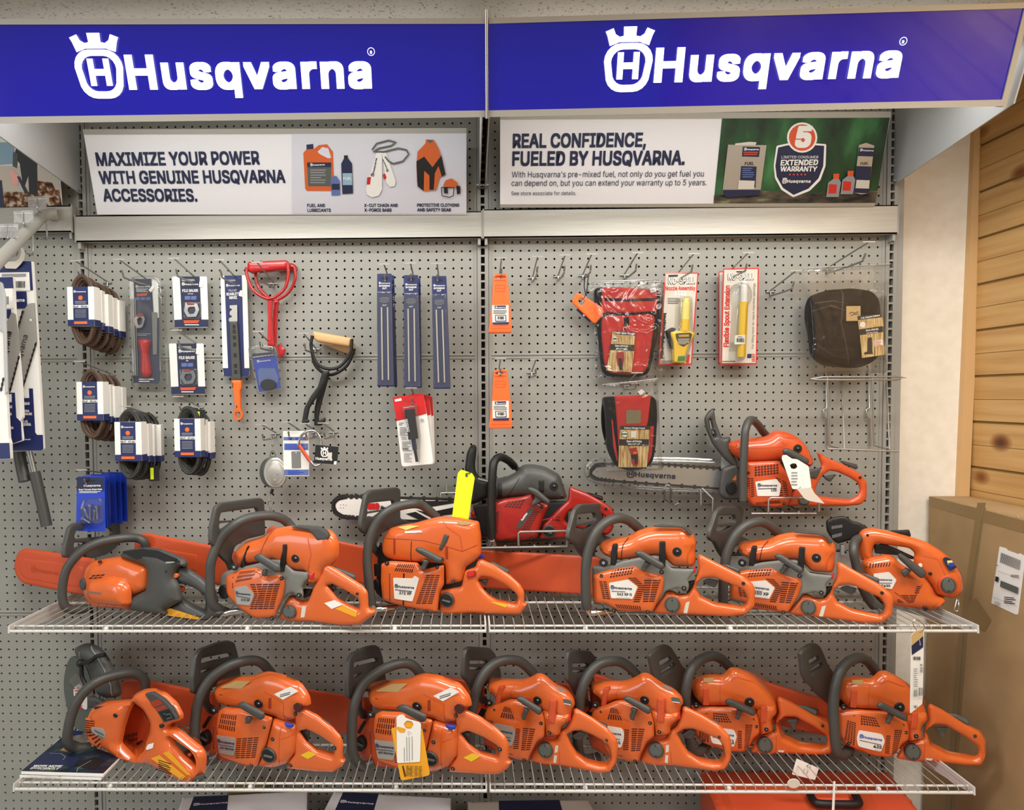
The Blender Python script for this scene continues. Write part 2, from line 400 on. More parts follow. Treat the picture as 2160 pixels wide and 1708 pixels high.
    def rows(s, x0, y0, x1, y1, n, m='GR', skew=0):
        for i in range(n):
            y = y0+(y1-y0)*(i+.5)/n; hh = (y1-y0)/n*.22; e = x1-(x1-x0)*random.choice((0, .05, .15, .3))
            s.flat(m, [(x0, y-hh), (e, y-hh+skew), (e, y+hh+skew), (x0, y+hh)])
        return s
    def bars(s, x0, y0, x1, y1, n=14, m='BK'):
        rng = random.Random(3)
        for i in range(n):
            a = x0+(x1-x0)*i/n; b_ = a+(x1-x0)/n*rng.choice((.3, .5, .75)); s.flat(m, [(a, y0), (b_, y0), (b_, y1), (a, y1)])
        return s
    def tube(s, m, r, pts, seg=10, local=False, closed=False, smooth=True, flat=None):
        if isinstance(pts, str): pts = [tuple(float(v) for v in q.split(',')) for q in pts.split()]
        if local: Q = [np.array(p, float) for p in pts]
        else:
            Q = []
            for x, y, o in pts:
                a, b_ = s.it.tr(x, y, o); Q.append(np.array([a, o, b_]))
        if smooth and len(Q) > 2:
            R = []; n = len(Q)
            for i in range(n if closed else n-1):
                p0, p1, p2, p3 = (Q[(i-1) % n] if closed or i > 0 else 2*Q[0]-Q[1]), Q[i], Q[(i+1) % n], (Q[(i+2) % n] if closed or i+2 < n else 2*Q[-1]-Q[-2])
                for k in range(5):
                    t = k/5; R.append(.5*((2*p1)+(-p0+p2)*t+(2*p0-5*p1+4*p2-p3)*t*t+(-p0+3*p1-3*p2+p3)*t**3))
            if not closed: R.append(Q[-1])
            Q = R
        n = len(Q); v = []; f = []; pn = None
        rr = r if hasattr(r, '__len__') else (r, r)
        for i in range(n):
            d = (Q[(i+1) % n]-Q[i-1]) if closed else Q[min(i+1, n-1)]-Q[max(i-1, 0)]
            d = d/(np.linalg.norm(d)+1e-12)
            if pn is None:
                pn = np.cross(d, [0, 1, 0]) if abs(d[1]) < .9 else np.cross(d, [1, 0, 0])
            pn = pn-d*(pn @ d); pn /= np.linalg.norm(pn)+1e-12; bn = np.cross(d, pn)
            for k in range(seg):
                a = 2*math.pi*k/seg; v.append(Q[i]+pn*math.cos(a)*rr[0]+bn*math.sin(a)*rr[1])
        for i in range(n if closed else n-1):
            j = (i+1) % n
            for k in range(seg): l = (k+1) % seg; f.append((i*seg+k, j*seg+k, j*seg+l, i*seg+l))
        if not closed: f += [tuple(range(seg)), tuple((n-1)*seg+k for k in reversed(range(seg)))]
        s.add(v, f, m); return s
    def disc(s, m, cx, cy, rp, o, t=.006, ry=None, seg=24, bev=.0012):
        ry = ry or rp; c = s.it.tr(cx, cy, o); ex = s.it.tr(cx+rp, cy, o)[0]-c[0]; ez = c[1]-s.it.tr(cx, cy+ry, o)[1]
        rings = [(1, o+t), (1, o+bev), (1-bev/max(ex, 1e-6), o)]; v = []; f = []
        for sc, y in rings:
            for k in range(seg): a = 2*math.pi*k/seg; v.append((c[0]+ex*sc*math.cos(a), y, c[1]+ez*sc*math.sin(a)))
        for i in range(2):
            for k in range(seg): l = (k+1) % seg; f.append((i*seg+k, i*seg+l, (i+1)*seg+l, (i+1)*seg+k))
        f += [tuple(2*seg+k for k in range(seg)), tuple(reversed(range(seg)))]
        s.add(v, f, m); s.surf_loops = None; s.base = o; s.k = 0; return s
    def ball(s, m, c, r, sy=1, n=10):
        v = [(c[0], c[1], c[2]+r)]; f = []
        for i in range(1, n):
            th = math.pi*i/n
            for k in range(2*n):
                ph = math.pi*k/n; v.append((c[0]+r*math.sin(th)*math.cos(ph), c[1]+sy*r*math.sin(th)*math.sin(ph), c[2]+r*math.cos(th)))
        v.append((c[0], c[1], c[2]-r)); M = 2*n
        for k in range(M):
            f.append((0, 1+k, 1+(k+1) % M)); f.append((len(v)-1, 1+(n-2)*M+(k+1) % M, 1+(n-2)*M+k))
            for i in range(n-2): f.append((1+i*M+k, 1+(i+1)*M+k, 1+(i+1)*M+(k+1) % M, 1+i*M+(k+1) % M))
        s.add(v, f, m); return s
    def box(s, m, x0, x1, y0, y1, z0, z1):
        v = [(x, y, z) for x in (x0, x1) for y in (y0, y1) for z in (z0, z1)]
        s.add(v, [(0, 1, 3, 2), (4, 6, 7, 5), (0, 4, 5, 1), (2, 3, 7, 6), (0, 2, 6, 4), (1, 5, 7, 3)], m)
        s.surf_loops = None; s.base = min(y0, y1); s.k = 0; return s
    # outline traced on an oblique upright plane (guards): plane through px anchor, direction az degrees from the view ray
    def oblique(s, m, anchor, o, az, t, pts, holes=(), lean=0, r=.004, rc=.008):
        it = s.it; a = it.tr(*anchor, o); O = np.array([a[0], o, a[1]]); W0 = it.P0+it.M @ O
        v = W0-CAM; phi = math.atan2(v[0], v[1]); al = phi+RAD(az)
        gx = np.array([math.sin(al), math.cos(al), 0.0]); gz = np.array([0, 0, 1.0]); n = np.cross(gz, gx); n = n/np.linalg.norm(n)
        if n @ v < 0: n = -n
        def pr(q):
            px, py = it.crop[0]+q[0]/it.crop[2], it.crop[1]+q[1]/it.crop[2]; rr = ray(px, py); X = CAM+rr*((W0-CAM) @ n)/(rr @ n)
            return ((X-W0) @ gx, (X-W0) @ gz)
        tmp = Part(it, 'x', None)
        tmp.pil(m, 0, t, r, [pr(q) for q in P_(pts)], [[pr(q) for q in P_(h)] for h in holes], rc=rc, local=True)
        out = []
        for x, y, z in tmp.v:
            X = W0+gx*x+n*y+gz*z; out.append(tuple(it.M.T @ (X-it.P0)))
        s.add(out, tmp.f, m); return s

def copy_item(it, P0, th, tilt=0, label=None, group=None, scale=1.0, skip=()):
    src = it.root; c = src.copy(); COL.objects.link(c)
    R = Matrix.Rotation(RAD(-th), 3, 'Z') @ Matrix.Rotation(RAD(tilt), 3, 'Y')
    c.matrix_world = Matrix.Translation(Vector(P0)) @ R.to_4x4() @ Matrix.Scale(scale, 4)
    if label: c['label'] = label
    if group: c['group'] = group
    for ch in src.children:
        if ch.name.split('.')[0] in skip: continue
        d = ch.copy(); COL.objects.link(d); d.parent = c
        for g in ch.children:
            e = g.copy(); COL.objects.link(e); e.parent = d
    return c
# ------------------------------------------------------------------ room shell and gondola
def simple(name, label=None, cat=None, kind=None, group=None, P0=(0, 0, 0), th=0, lean=0):
    return Item(name, label, cat, P0, th, lean=lean, single=True, kind=kind, group=group)
YW = .10; ZU, ZL = 1.005, .595
i = simple('floor', kind='structure'); i.part('floor').box('FLOOR', -4, 1.75, -5, YW+.1, -.05, 0); i.done()
i = simple('ceiling', kind='structure'); i.part('ceiling').box('CEIL', -4, 1.75, -5, YW+.1, 2.49, 2.54); i.done()
i = simple('wall_back', kind='structure'); i.part('wall').box('PLASTER', -4, 1.75, YW, YW+.1, 0, 2.49); i.done()
# right wall of knotty pine boards
XS = ony(2049, 700, YW)[0]
i = simple('wall_right', kind='structure'); p = i.part('wall'); bh = .141
for k in range(20):
    z0 = -.06+k*bh
    p.add([(XS, YW, z0+.004), (XS, -5, z0+.004), (XS, -5, z0+bh-.004), (XS, YW, z0+bh-.004), (XS+.0035, YW, z0+bh), (XS+.0035, -5, z0+bh), (XS+.0035, YW, z0), (XS+.0035, -5, z0)], [(0, 1, 2, 3)], 'PINE'); n_ = len(p.v); p.add(p.v[n_-8:], [(3, 2, 5, 4), (6, 7, 1, 0)], 'GV')
    p.add([(XS-.0003, YW, z0+bh*.5-.002), (XS-.0003, -5, z0+bh*.5-.002), (XS-.0003, -5, z0+bh*.5), (XS-.0003, YW, z0+bh*.5)], [(0, 1, 2, 3)], 'GV')
p.box('PINE', XS+.005, XS+.05, -5, YW, -.1, 2.5); i.done()
i = simple('trim_1', kind='structure'); p = i.part('trim'); a, b_ = ony(2056, 280, YW-.02), ony(2022, 1060, YW-.02)
dx = (b_[0]-a[0])/(b_[2]-a[2]); v = []
for z in (0.0, 2.49):
    x = a[0]+dx*(z-a[2]); v += [(x, YW-.02, z), (x+.033, YW-.02, z), (x+.033, YW, z), (x, YW, z)]
p.add(v, [(0, 1, 5, 4), (1, 2, 6, 5), (2, 3, 7, 6), (3, 0, 4, 7), (4, 5, 6, 7)], 'WD'); i.done()
# pegboard with real holes
def pegboard(label, x0, x1, z0, z1, xs, zs):
    i = simple('pegboard_panel', label, 'pegboard', group='grey perforated back panels'); p = i.part('pegboard_panel')
    V, F = [], []
    xe = [x0]+[(a+b_)/2 for a, b_ in zip(xs, xs[1:])]+[x1]; ze = [z0]+[(a+b_)/2 for a, b_ in zip(zs, zs[1:])]+[z1]
    r = .0034; oc = [(math.cos(RAD(45*k-135)), math.sin(RAD(45*k-135))) for k in range(8)]
    for ix, x in enumerate(xs):
        for iz, z in enumerate(zs):
            o = len(V); a, b_, c, d = xe[ix], xe[ix+1], ze[iz], ze[iz+1]
            V += [(a, 0, c), (b_, 0, c), (b_, 0, d), (a, 0, d)]
            V += [(x+r*q[0], 0, z+r*q[1]) for q in oc]; V += [(x+r*q[0], .005, z+r*q[1]) for q in oc]
            h = o+4
            for e in range(4):
                k = 2*e; n = (e+1) % 4; F.append((o+e, o+n, h+(k+2) % 8, h+k+1, h+k))
            for k in range(8): F.append((h+k, h+(k+1) % 8, h+8+(k+1) % 8, h+8+k))
    p.add(V, F, 'GP'); p.add([(x0, .012, z0), (x1, .012, z0), (x1, .012, z1), (x0, .012, z1)], [(0, 1, 2, 3)], 'BR')
    for z, s_ in ((z0, 1), (z1, -1)):
        za, zb = sorted((z, z+s_*.009)); p.add([(x0, 0, za), (x1, 0, za), (x1, -.0025, (za+zb)/2), (x0, -.0025, (za+zb)/2), (x0, 0, zb), (x1, 0, zb)], [(0, 1, 2, 3), (3, 2, 5, 4)], 'GP')
    i.done()
ZS = 1.70
zrow = lambda r: ZS+(13.5-r)*IN
for bay, xc, nm in ((0, -1.8288, 'left'), (1, -.6096, 'middle'), (2, .6096, 'right')):
    xs = [xc+(k-22.5)*IN for k in range(46)] if bay else [xc+(k-22.5)*IN for k in range(20, 46)]
    x0, x1 = (xc-.585, xc+.585) if bay else (xs[0]-.013, xc+.585)
    side = {0: 'of the partly seen bay at far left', 1: 'of the left bay behind the belts and files', 2: 'of the right bay behind the pouches'}[bay]
    pegboard(f'grey perforated panel, top one {side}', x0, x1, ZS+.0004, zrow(-17.5), xs, [zrow(r) for r in range(13, -18, -1)])
    pegboard(f'grey perforated panel, middle one {side}', x0, x1, zrow(44.5), ZS-.0004, xs, [zrow(r) for r in range(44, 13, -1)])
    pegboard(f'grey perforated panel, lowest one {side}', x0, x1, zrow(86.5), zrow(44.5)-.0008, xs, [zrow(r) for r in range(86, 44, -1)])
for k, (x, nm) in enumerate(((-1.2192, 'left slotted steel upright beside the belts'), (0, 'middle slotted steel upright between the two bays'), (1.2192, 'right slotted steel upright next to the bare plaster wall'))):
    i = simple('slotted_upright', nm, 'upright', group='slotted steel uprights'); p = i.part('slotted_upright')
    for a, b_, y in ((-.026, -.0175, -.002), (-.0165, -.0058, -.006), (.0058, .0165, -.006), (.0175, .026, -.002)): p.box('GU', x+a, x+b_, y, .03, .1, 2.47)
    p.box('BR', x-.0255, x+.0255, .012, .03, .1, 2.47); zz = .12
    while zz < 2.45: p.box('GU', x-.0065, x+.0065, -.0055, .002, zz, zz+.0058); zz += IN
    if k == 2: p.box('GU', x+.026, x+.036, -.002, YW, .1, 2.47)
    i.done()
# brushed rails
def rail(label, x0, x1, z0, z1, y):
    i = Item('brushed_rail', label, 'rail', ((x0+x1)/2, y, (z0+z1)/2), group='brushed steel rails'); h = (z1-z0)/2; w = (x1-x0)/2
    p = i.part('face'); p.box('BRUSH', -w, w, 0, .006, -h, h); p.box('BRUSH', -w, w, 0, .03, h-.003, h); p.box('BRUSH', -w, w, 0, .03, -h, -h+.003)
    for s_ in (-1, 1): q = i.part('end_cap'); q.box('GU', min(s_*w, s_*(w+.004)), max(s_*w, s_*(w+.004)), -.001, .034, -h-.002, h+.002)
    for s_ in (-1, 1): q = i.part('rail_bracket'); q.box('GU', s_*(w-.006)-.004, s_*(w-.006)+.004, .006, -y, -h-.02, h)
    i.done()
ry = -.04
zA = ony(600, 450, ry)[2]; zB = ony(600, 505, ry)[2]
rail('brushed steel rail under the poster of accessories', ony(160, 478, ry)[0], ony(1015, 478, ry)[0], zB, zA, ry)
zA = ony(1450, 437, ry)[2]; zB = ony(1450, 496.5, ry)[2]
rail('brushed steel rail under the poster with the forest picture', ony(1021, 470, ry)[0], ony(1893, 470, ry)[0], zB, zA, ry)
zA = ony(100, 434, ry)[2]; zB = ony(100, 489, ry)[2]
rail('brushed steel rail cut off by the left edge of the picture', -1.9, ony(150, 460, ry)[0], zB, zA, ry)
# lit header signs
def header(label, corners, logo, reg):
    tl, tr, br, bl = P_(corners); s = Item('lit_header_sign', label, 'sign', ony((bl[0]+br[0])/2, (bl[1]+br[1])/2, -.51), lean=22, group='lit header signs')
    p = s.part('sign_box'); o = p.it.poly(corners, 0); p.pil('GL', .002, .05, .001, o, rc=.001, local=True, step=.2)
    f = s.part('blue_face'); c = [np.array(q) for q in (tl, tr, br, bl)]; e = [c[0]+(0, 12), c[1]+(0, 12), c[2]-(0, 14), c[3]-(0, 14)]
    f.pil('SB', .0, .004, .0005, ' '.join(f'{q[0]},{q[1]}' for q in e), rc=.001, step=.2)
    l = s.part('logo'); l.surf_loops = None; l.base = -.001
    v, fc, w = logo2d(.034); A = np.array(s.tr(*logo[:2])); B = np.array(s.tr(*logo[2:])); d = B-A; L = np.linalg.norm(d); ux = d/L; uy = np.array([-ux[1], ux[0]])
    q = [tuple(A+ux*x*L/w+uy*y*L/w) for x, y in v]; n = len(q)
    lv = lifts(v); l.add([(a, -.005-w_, b_) for (a, b_), w_ in zip(q, lv)], fc, 'SW')
    rg = s.part('trademark_sign'); c0 = s.tr(*reg); rr = .0085; ring = [(c0[0]+rr*math.cos(RAD(15*k)), c0[1]+rr*math.sin(RAD(15*k))) for k in range(24)]; rin = [(c0[0]+.0072*math.cos(RAD(15*k)), c0[1]+.0072*math.sin(RAD(15*k))) for k in range(24)]
    va, fa = fill2d([ring, rin[::-1]]); rg.add([(a, -.003, b_) for a, b_ in va], fa, 'SW'); tv, tf, tw = text2d('R', .02)
    rg.add([(c0[0]+(x-tw/2)*.0115, -.003-w_, c0[1]+(y-.36)*.0115) for (x, y), w_ in zip(tv, lifts(tv))], tf, 'SW')
    for nm, a, b_ in (('top_frame', 0, 12), ('bottom_frame', -14, 0)):
        g = s.part(nm); u0, u1 = (tl, tr) if nm == 'top_frame' else (bl, br)
        g.pil('GB', -.006, .02, .0008, f'{u0[0]},{u0[1]+a} {u1[0]},{u1[1]+a} {u1[0]},{u1[1]+b_} {u0[0]},{u0[1]+b_}', rc=.001, step=.2)
    return s
s = header('lit blue sign with white lettering over the left bay', '-140,40 1023,38 1023,247 -110,262', (168, 186, 781, 183), (783, 109))
for nm in ('header_side_panel',): pass
s.done()
s = header('lit blue sign with white lettering over the right bay', '1031,38 2172,5 2118,224 1031,247', (1271, 173, 1889, 160), (1904, 87))
g = s.part('corner_frame'); g.pil('GB', -.004, .02, .0008, '2164,8 2176,8 2123,226 2111,226', rc=.001, step=.2); s.done()
def side_panel(label, x, th_):
    i = simple('header_side_panel', label, 'side panel', group='header side panels'); p = i.part('panel'); o = [(-.004, 2.2), (-.50, 2.25), (-.585, 2.44), (-.004, 2.46)]
    v = [(x, a, b_) for a, b_ in o]+[(x+th_, a, b_) for a, b_ in o]
    p.add(v, [(0, 1, 2, 3), (7, 6, 5, 4), (0, 4, 5, 1), (1, 5, 6, 2), (2, 6, 7, 3), (3, 7, 4, 0)], 'GL')
    for a in (.03,): p.tube('CH', .004, [(x-.008, -.02, 2.21), (x+th_+.008, -.02, 2.21)], local=True)
    i.done()
side_panel('grey sloping side panel holding the left sign at its left end', -1.222, .004)
side_panel('grey sloping side panel at the meeting of both signs, left one', -.010, .003)
side_panel('grey sloping side panel at the meeting of both signs, right one', .007, .003)
side_panel('grey sloping side panel under the right end of the right sign', 1.222, .004)
i = simple('divider_strip', 'narrow bright metal strip in the gap between the two blue signs', 'metal strip'); i.part('strip').tube('CH', .004, [tuple(ony(1026, 20, -.60)), tuple(ony(1027, 250, -.52))], local=True, smooth=False); i.done()
# ------------------------------------------------------------------ wire shelves
def shelf(label, z, x0, x1, end):
    s = Item('wire_shelf', label, 'shelf', ((x0+x1)/2, 0, z), group='wire shelves'); w = (x1-x0)/2-.004; D = .427
    p = s.part('front_rail'); p.tube('WS', .0042, [(-w, -D, -.014), (w, -D, -.014)], local=True)
    for y, zz, r in ((-D+.018, -.006, .003), (-.195, -.005, .0034), (-.03, -.005, .003)): p = s.part('cross_rail'); p.tube('WS', r, [(-w, y, zz), (w, y, zz)], local=True)
    p = s.part('wire_deck'); n = int(2*w/IN)
    for k in range(n+1):
        x = -w+.012+k*(2*w-.024)/n; p.tube('GB', .0012, [(x, -.02, 0), (x, -D+.008, 0), (x, -D-.001, -.004), (x, -D-.002, -.014)], seg=6, local=True, smooth=False)
    for sg in (-1, 1):
        p = s.part('side_arm'); x = sg*w; t = .004; o = [(0, .0), (-D-.004, .002), (-D-.006, -.018), (-.10, -.055), (0, -.055)] if (end == sg) else [(0, 0), (-D, 0), (-D, -.018), (-.10, -.05), (0, -.05)]
        v = [(x-t/2, a, b_) for a, b_ in o]+[(x+t/2, a, b_) for a, b_ in o]; p.add(v, [(0, 1, 2, 3, 4), (9, 8, 7, 6, 5)]+[(k, 5+k, 5+(k+1) % 5, (k+1) % 5) for k in range(5)], 'WS')
    for sx in (-.6, .0, .62): p = s.part('shelf_stud'); p.ball('WS', (sx*w, -D+.01, -.011), .0065)
    s.done()
shelf('upper white wire shelf of the left bay, under the boxy saw', ZU-.0015, -1.2192, -.001, -1)
shelf('upper white wire shelf of the right bay, under the top-handle saw', ZU-.0015, .001, 1.2192, 1)
shelf('lower white wire shelf of the left bay, under the cut-off saw', ZL-.0015, -1.2192, -.001, -1)
shelf('lower white wire shelf of the right bay, over the orange case', ZL-.0015, .001, 1.2192, 1)
# wire brackets carrying the two wall saws
def wires(name, label, cat, y, parts, crop, group=None):
    s = Item(name, label, cat, ony(crop[0]+parts[0][2][0][0]/crop[2], crop[1]+parts[0][2][0][1]/crop[2], y), crop=crop, group=group)
    for nm, r, pts in parts: s.part(nm).tube('ST', r, pts, seg=8, smooth=False)
    s.done(); return s
yb = -.19
wires('saw_bracket', 'grey wire wall bracket under the red chainsaw', 'bracket', yb, [
    ('front_rod', .0032, [(1105, 806, 0), (1740, 796, 0)]), ('stop_loop', .0032, [(1385, 803, 0), (1383, 700, 0), (1395, 690, 0), (1725, 684, 0), (1736, 694, 0), (1737, 798, 0)]),
    ('tray_wire', .0028, [(1195, 797, 0), (1195, 785, .18)]), ('tray_wire', .0028, [(1288, 794, 0), (1285, 770, .18)]), ('tray_wire', .0028, [(1500, 790, 0), (1490, 755, .18)]), ('tray_wire', .0028, [(1612, 787, 0), (1600, 752, .18)]),
    ('back_rod', .0032, [(1105, 780, .182), (1730, 752, .182)])], (690, 920, 3.4286))
wires('bar_bracket', 'small wire bracket over the black and white bar beside the yellow tag', 'bracket', -.11, [
    ('rod', .0024, [(835, 410, 0), (930, 408, 0)]), ('post', .0024, [(865, 408, 0), (865, 352, 0), (862, 360, .1)]), ('prong', .0024, [(785, 440, 0), (785, 410, 0)]), ('prong', .0024, [(803, 440, 0), (803, 410, 0)]), ('prong', .0024, [(822, 440, 0), (822, 410, 0), (835, 410, 0)])], (690, 920, 3.4286))
wires('saw_bracket', 'grey wire wall bracket under the saw with the clear bar cover', 'bracket', yb, [
    ('front_rod', .003, [(1230, 786, 0), (1690, 786, 0)]), ('stop_loop', .003, [(1352, 790, 0), (1353, 690, 0), (1368, 675, 0), (1700, 672, 0), (1713, 685, 0), (1713, 772, 0)]),
    ('tray_wire', .0026, [(1455, 776, 0), (1400, 735, .18)]), ('tray_wire', .0026, [(1570, 774, 0), (1520, 735, .18)]), ('tray_wire', .0026, [(1352, 790, 0), (1290, 745, .18)]), ('tray_wire', .0026, [(1692, 786, 0), (1640, 740, .18)]),
    ('back_rod', .003, [(1240, 742, .182), (1660, 738, .182)])], (1220, 850, 3.375))
wires('bar_hook', 'wire hook under the clear bar cover, left of the square loop', 'hook', -.14, [
    ('loop', .003, [(612, 690, .08), (612, 610, 0), (625, 585, 0), (645, 585, 0), (660, 610, 0), (655, 690, .08)]), ('arm', .003, [(620, 690, .1), (690, 728, 0), (716, 712, 0)])], (1220, 850, 3.375))
wires('bar_hook', 'square wire loop holding up the clear bar cover', 'hook', -.14, [
    ('loop', .003, [(955, 770, .0), (958, 680, 0), (880, 605, .02), (872, 620, .02), (875, 720, .02), (955, 725, .1)])], (1220, 850, 3.375))
# empty wire rack at the right
s = Item('wire_rack', 'empty grey wire rack below the bagged black gaiters', 'rack', ony(1810, 800, -.16))
s.part('top_rod').tube('ST', .003, '1708,800,0 1735,795,0 1890,794,0 1912,797,0 1890,801,0 1735,801,0 1708,800,0', smooth=False)
for x in (1733, 1828): s.part('front_post').tube('ST', .0026, [(x+12, 796, 0), (x+16, 940, 0), (x+48, 948, .05), (x+42, 795, .16)], smooth=False, seg=8)
for x in (1742, 1832): s.part('back_post').tube('ST', .0026, [(x, 775, .15), (x+2, 860, .15), (x-5, 863, .15), (x-4, 880, .15), (x+2, 884, .15), (x+4, 940, .15)], smooth=False, seg=8)
s.part('lower_bar').tube('ST', .0026, [(1745, 946, 0), (1895, 952, .0)], seg=8); s.done()
# ------------------------------------------------------------------ chainsaws
ZU, ZL = 1.005, .595
def saw(label, crop, foot, z, th, group=None, name='chainsaw', P0=None, cat='chainsaw'):
    if P0 is None: P0 = onz(crop[0]+foot[0]/crop[2], crop[1]+foot[1]/crop[2], z)
    group = group or ('chainsaws on the upper shelf' if z == ZU else 'chainsaws on the lower shelf' if z == ZL else 'chainsaws on wall brackets')
    it = Item(name, label, cat, P0, th, crop=crop, group=group); it.skew = .9; return it
def screws(s, m, pts, o=-.008, part='screws'):
    for q in pts:
        p = s.part('screw'); x, y, r = q[:3]; oo = q[3] if len(q) > 3 else o
        p.disc('BK', x, y, r, oo, .005); p.disc('GR', x, y, r*.45, oo-.0004, .003, seg=10)
def fuel_cap(s, x, y, r, o, slot=True):
    p = s.part('fuel_cap'); p.disc('DG', x, y, r, o, .012); p.disc('GS', x, y, r*.8, o-.0012, .004)
    p.flat('BK', [(x-r*.06, y-r*.78), (x+r*.06, y-r*.78), (x+r*.06, y-r*.55), (x-r*.06, y-r*.55)]); p.flat('BK', [(x-r*.06, y+r*.55), (x+r*.06, y+r*.55), (x+r*.06, y+r*.78), (x-r*.06, y+r*.78)])
def bar_cap(s, x, y, r, o):
    p = s.part('fuel_cap'); p.disc('DG', x, y, r, o, .014); p.disc('BK', x, y, r*.86, o-.001, .004)
    a = [(x-r*.62, y-r*.1), (x+r*.55, y+r*.2), (x+r*.48, y+r*.45), (x-r*.68, y+r*.12)]; p.pil('GS', o-.006, .006, .002, a, rc=.002)
def bulb(s, x, y, r, o):
    p = s.part('primer_bulb'); p.disc('BK', x, y, r, o, .006); p.ball('BK', (s.tr(x, y, o)[0], o, s.tr(x, y, o)[1]), r/s.crop[2]*2/FPX*.5, .6); c = s.tr(x+r*.1, y-r*.1, o); p.disc('GR', x+r*.1, y-r*.1, r*.2, o-r/s.crop[2]*2/FPX*.29, .002, seg=10)
def starter(s, bar, stem, o=-.045):
    p = s.part('starter_handle'); p.pil('DG', o, .022, .007, bar, rc=.006); p.pil('DG', o+.008, .04, .005, stem, rc=.004)
def plate(s, m, pts, o, logo, txt=None, line=None, tm='BK', part='name_plate'):
    p = s.part(part); p.pil(m, o, .002, .0005, pts, rc=.003); p.logo(*logo, 'IN')
    if line: p.line('IN', line[0], line[1])
    if txt: p.text(txt[0], *txt[1:], tm, .02)
    return p
# --- battery saw, orange and grey, far left of the upper shelf
s = saw('orange and dark grey battery chainsaw with empty battery bay, leftmost on the upper wire shelf', (0, 1020, 4.0), (1065, 1075), ZU, 18)
p = s.part('bar_cover'); p.pil('OC', .055, .028, .008, '130,600 160,560 200,548 560,600 800,640 800,960 600,930 180,845 130,790 105,700', rc=.02)
p.pil('OC', .0542, .004, .002, '165,660 200,628 500,668 700,700 700,880 480,850 200,800 160,740', rc=.012); p.logo(262, 735, 490, 770, 'OK')
s.part('front_handle').tube('DG', .0123, '740,1050,.03 620,1066,0 545,1025,-.02 525,900,-.025 565,715,-.02 690,570,0 850,492,.03 1050,458,.07 1160,460,.1 1215,490,.11 1232,550,.12')
s.part('hand_guard').oblique('DG', (560, 600), .0, 40, .012, '548,610 550,540 590,370 640,332 960,295 1015,312 1022,450 1020,500 960,560 900,600 740,640 730,600 650,600 600,625 560,625', ['650,390 930,375 955,395 950,440 640,465 632,440', '632,495 735,500 645,548 625,530'])
p = s.part('motor_cover'); p.pil('OR', .012, .11, .022, '665,830 690,710 740,658 985,620 1205,705 1222,740 1205,905 1080,965 1065,1075 745,1055 680,960', rc=.012, dome=.004)
p.slots('790,765 905,755 860,800 745,805', 3, 2, .75, .6); p.disc('VD', 835, 660, 13, .006)
p = s.part('motor_bulge'); p.pil('OR', -.012, .05, .022, '705,900 730,820 900,790 1010,815 1058,900 1060,1030 1030,1050 900,1040 760,1015 715,960', rc=.014, dome=.006); p.text('Husqvarna', 735, 915, 868, 932, 'MG', .02)
s.part('oil_cap').disc('DG', 690, 850, 24, .004, .02, ry=50)
p = s.part('battery_housing'); p.pil('DG', .01, .11, .018, '980,620 1020,570 1200,545 1330,560 1520,640 1547,675 1540,722 1500,700 1460,730 1440,800 1480,870 1510,1000 1360,1075 1380,1115 1300,1125 1140,1090 1065,1075 1080,965 1205,905 1222,740 1200,700', rc=.008, dome=.003)
p = s.part('battery_bay'); p.pil('BK', .007, .02, .001, '1025,575 1200,550 1330,565 1500,640 1380,660 1240,660 1190,630 1150,640 1095,610', rc=.003)
p = s.part('control_panel'); p.pil('BK', .008, .004, .001, '1370,665 1490,645 1520,660 1400,688', rc=.003); p.rows(1400, 660, 1480, 672, 2, 'WH', -6)
s.part('screw').disc('BK', 1393, 738, 16, .008); s.part('screw').disc('BK', 1232, 993, 15, .008)
p = s.part('rear_handle'); p.pil('DG', .032, .05, .014, '1440,730 1490,697 1560,720 1680,800 1790,900 1815,960 1812,1062 1872,1092 1868,1112 1730,1165 1600,1162 1400,1132 1280,1112 1380,1070 1500,1000 1440,830', ['1480,850 1560,862 1640,900 1715,960 1728,1010 1725,1105 1600,1040 1530,990 1500,930'], rc=.008)
p.flat('YO', P_('1360,1072 1440,1050 1600,1100 1690,1130 1668,1146 1410,1110'), lift=.001); p.rows(1500, 1085, 1600, 1115, 3, 'BK', 12); p.disc('BK', 1580, 1155, 13, .03); p.disc('BK', 1705, 930, 11, .03)
s.part('inner_label').pil('YO', .05, .003, .0008, '1478,1040 1560,1020 1720,1085 1720,1118 1600,1088', rc=.002)
s.part('trigger').pil('OC', .045, .02, .004, '1465,845 1555,872 1555,900 1520,928', rc=.004); s.part('lock_button').disc('OR', 1478, 777, 20, .022, .02)
s.done()
# --- big orange saw, 572
cB = (400, 1020, 5.1429)
s = saw('large orange chainsaw with dark grey rear top panel, second from left on the upper shelf', cB, (900, 1490), ZU, 20)
s.crop = (0, 1020, 4.0); p = s.part('bar_cover'); p.pil('OC', .07, .03, .006, '1120,540 1150,450 1200,412 1760,520 1900,560 2200,620 2200,930 1850,862 1500,790 1150,700 1120,640', rc=.02)
p.pil('OC', .069, .004, .002, '1160,510 1660,600 1660,745 1200,650', rc=.006); s.crop = cB
s.part('front_handle').tube('DG', .0128, '400,1395,.03 320,1360,0 240,1270,-.02 222,1000,-.025 240,820,-.025 330,610,-.01 480,455,.0 650,372,.03 850,345,.07 980,370,.10 1060,420,.12 1120,490,.13')
s.part('handle_bracket').tube('CH', .0085, '300,1355,.0 370,1412,.0 440,1395,.01 600,1375,.03')
s.part('hand_guard').oblique('DG', (350, 480), .0, 42, .012, '238,640 240,480 290,250 350,207 780,152 815,185 828,555 640,600 500,680 458,800 512,900 500,945 455,942 430,870 330,775 290,700', ['345,315 730,262 752,300 750,385 325,405', '325,432 480,415 380,490 330,497'])
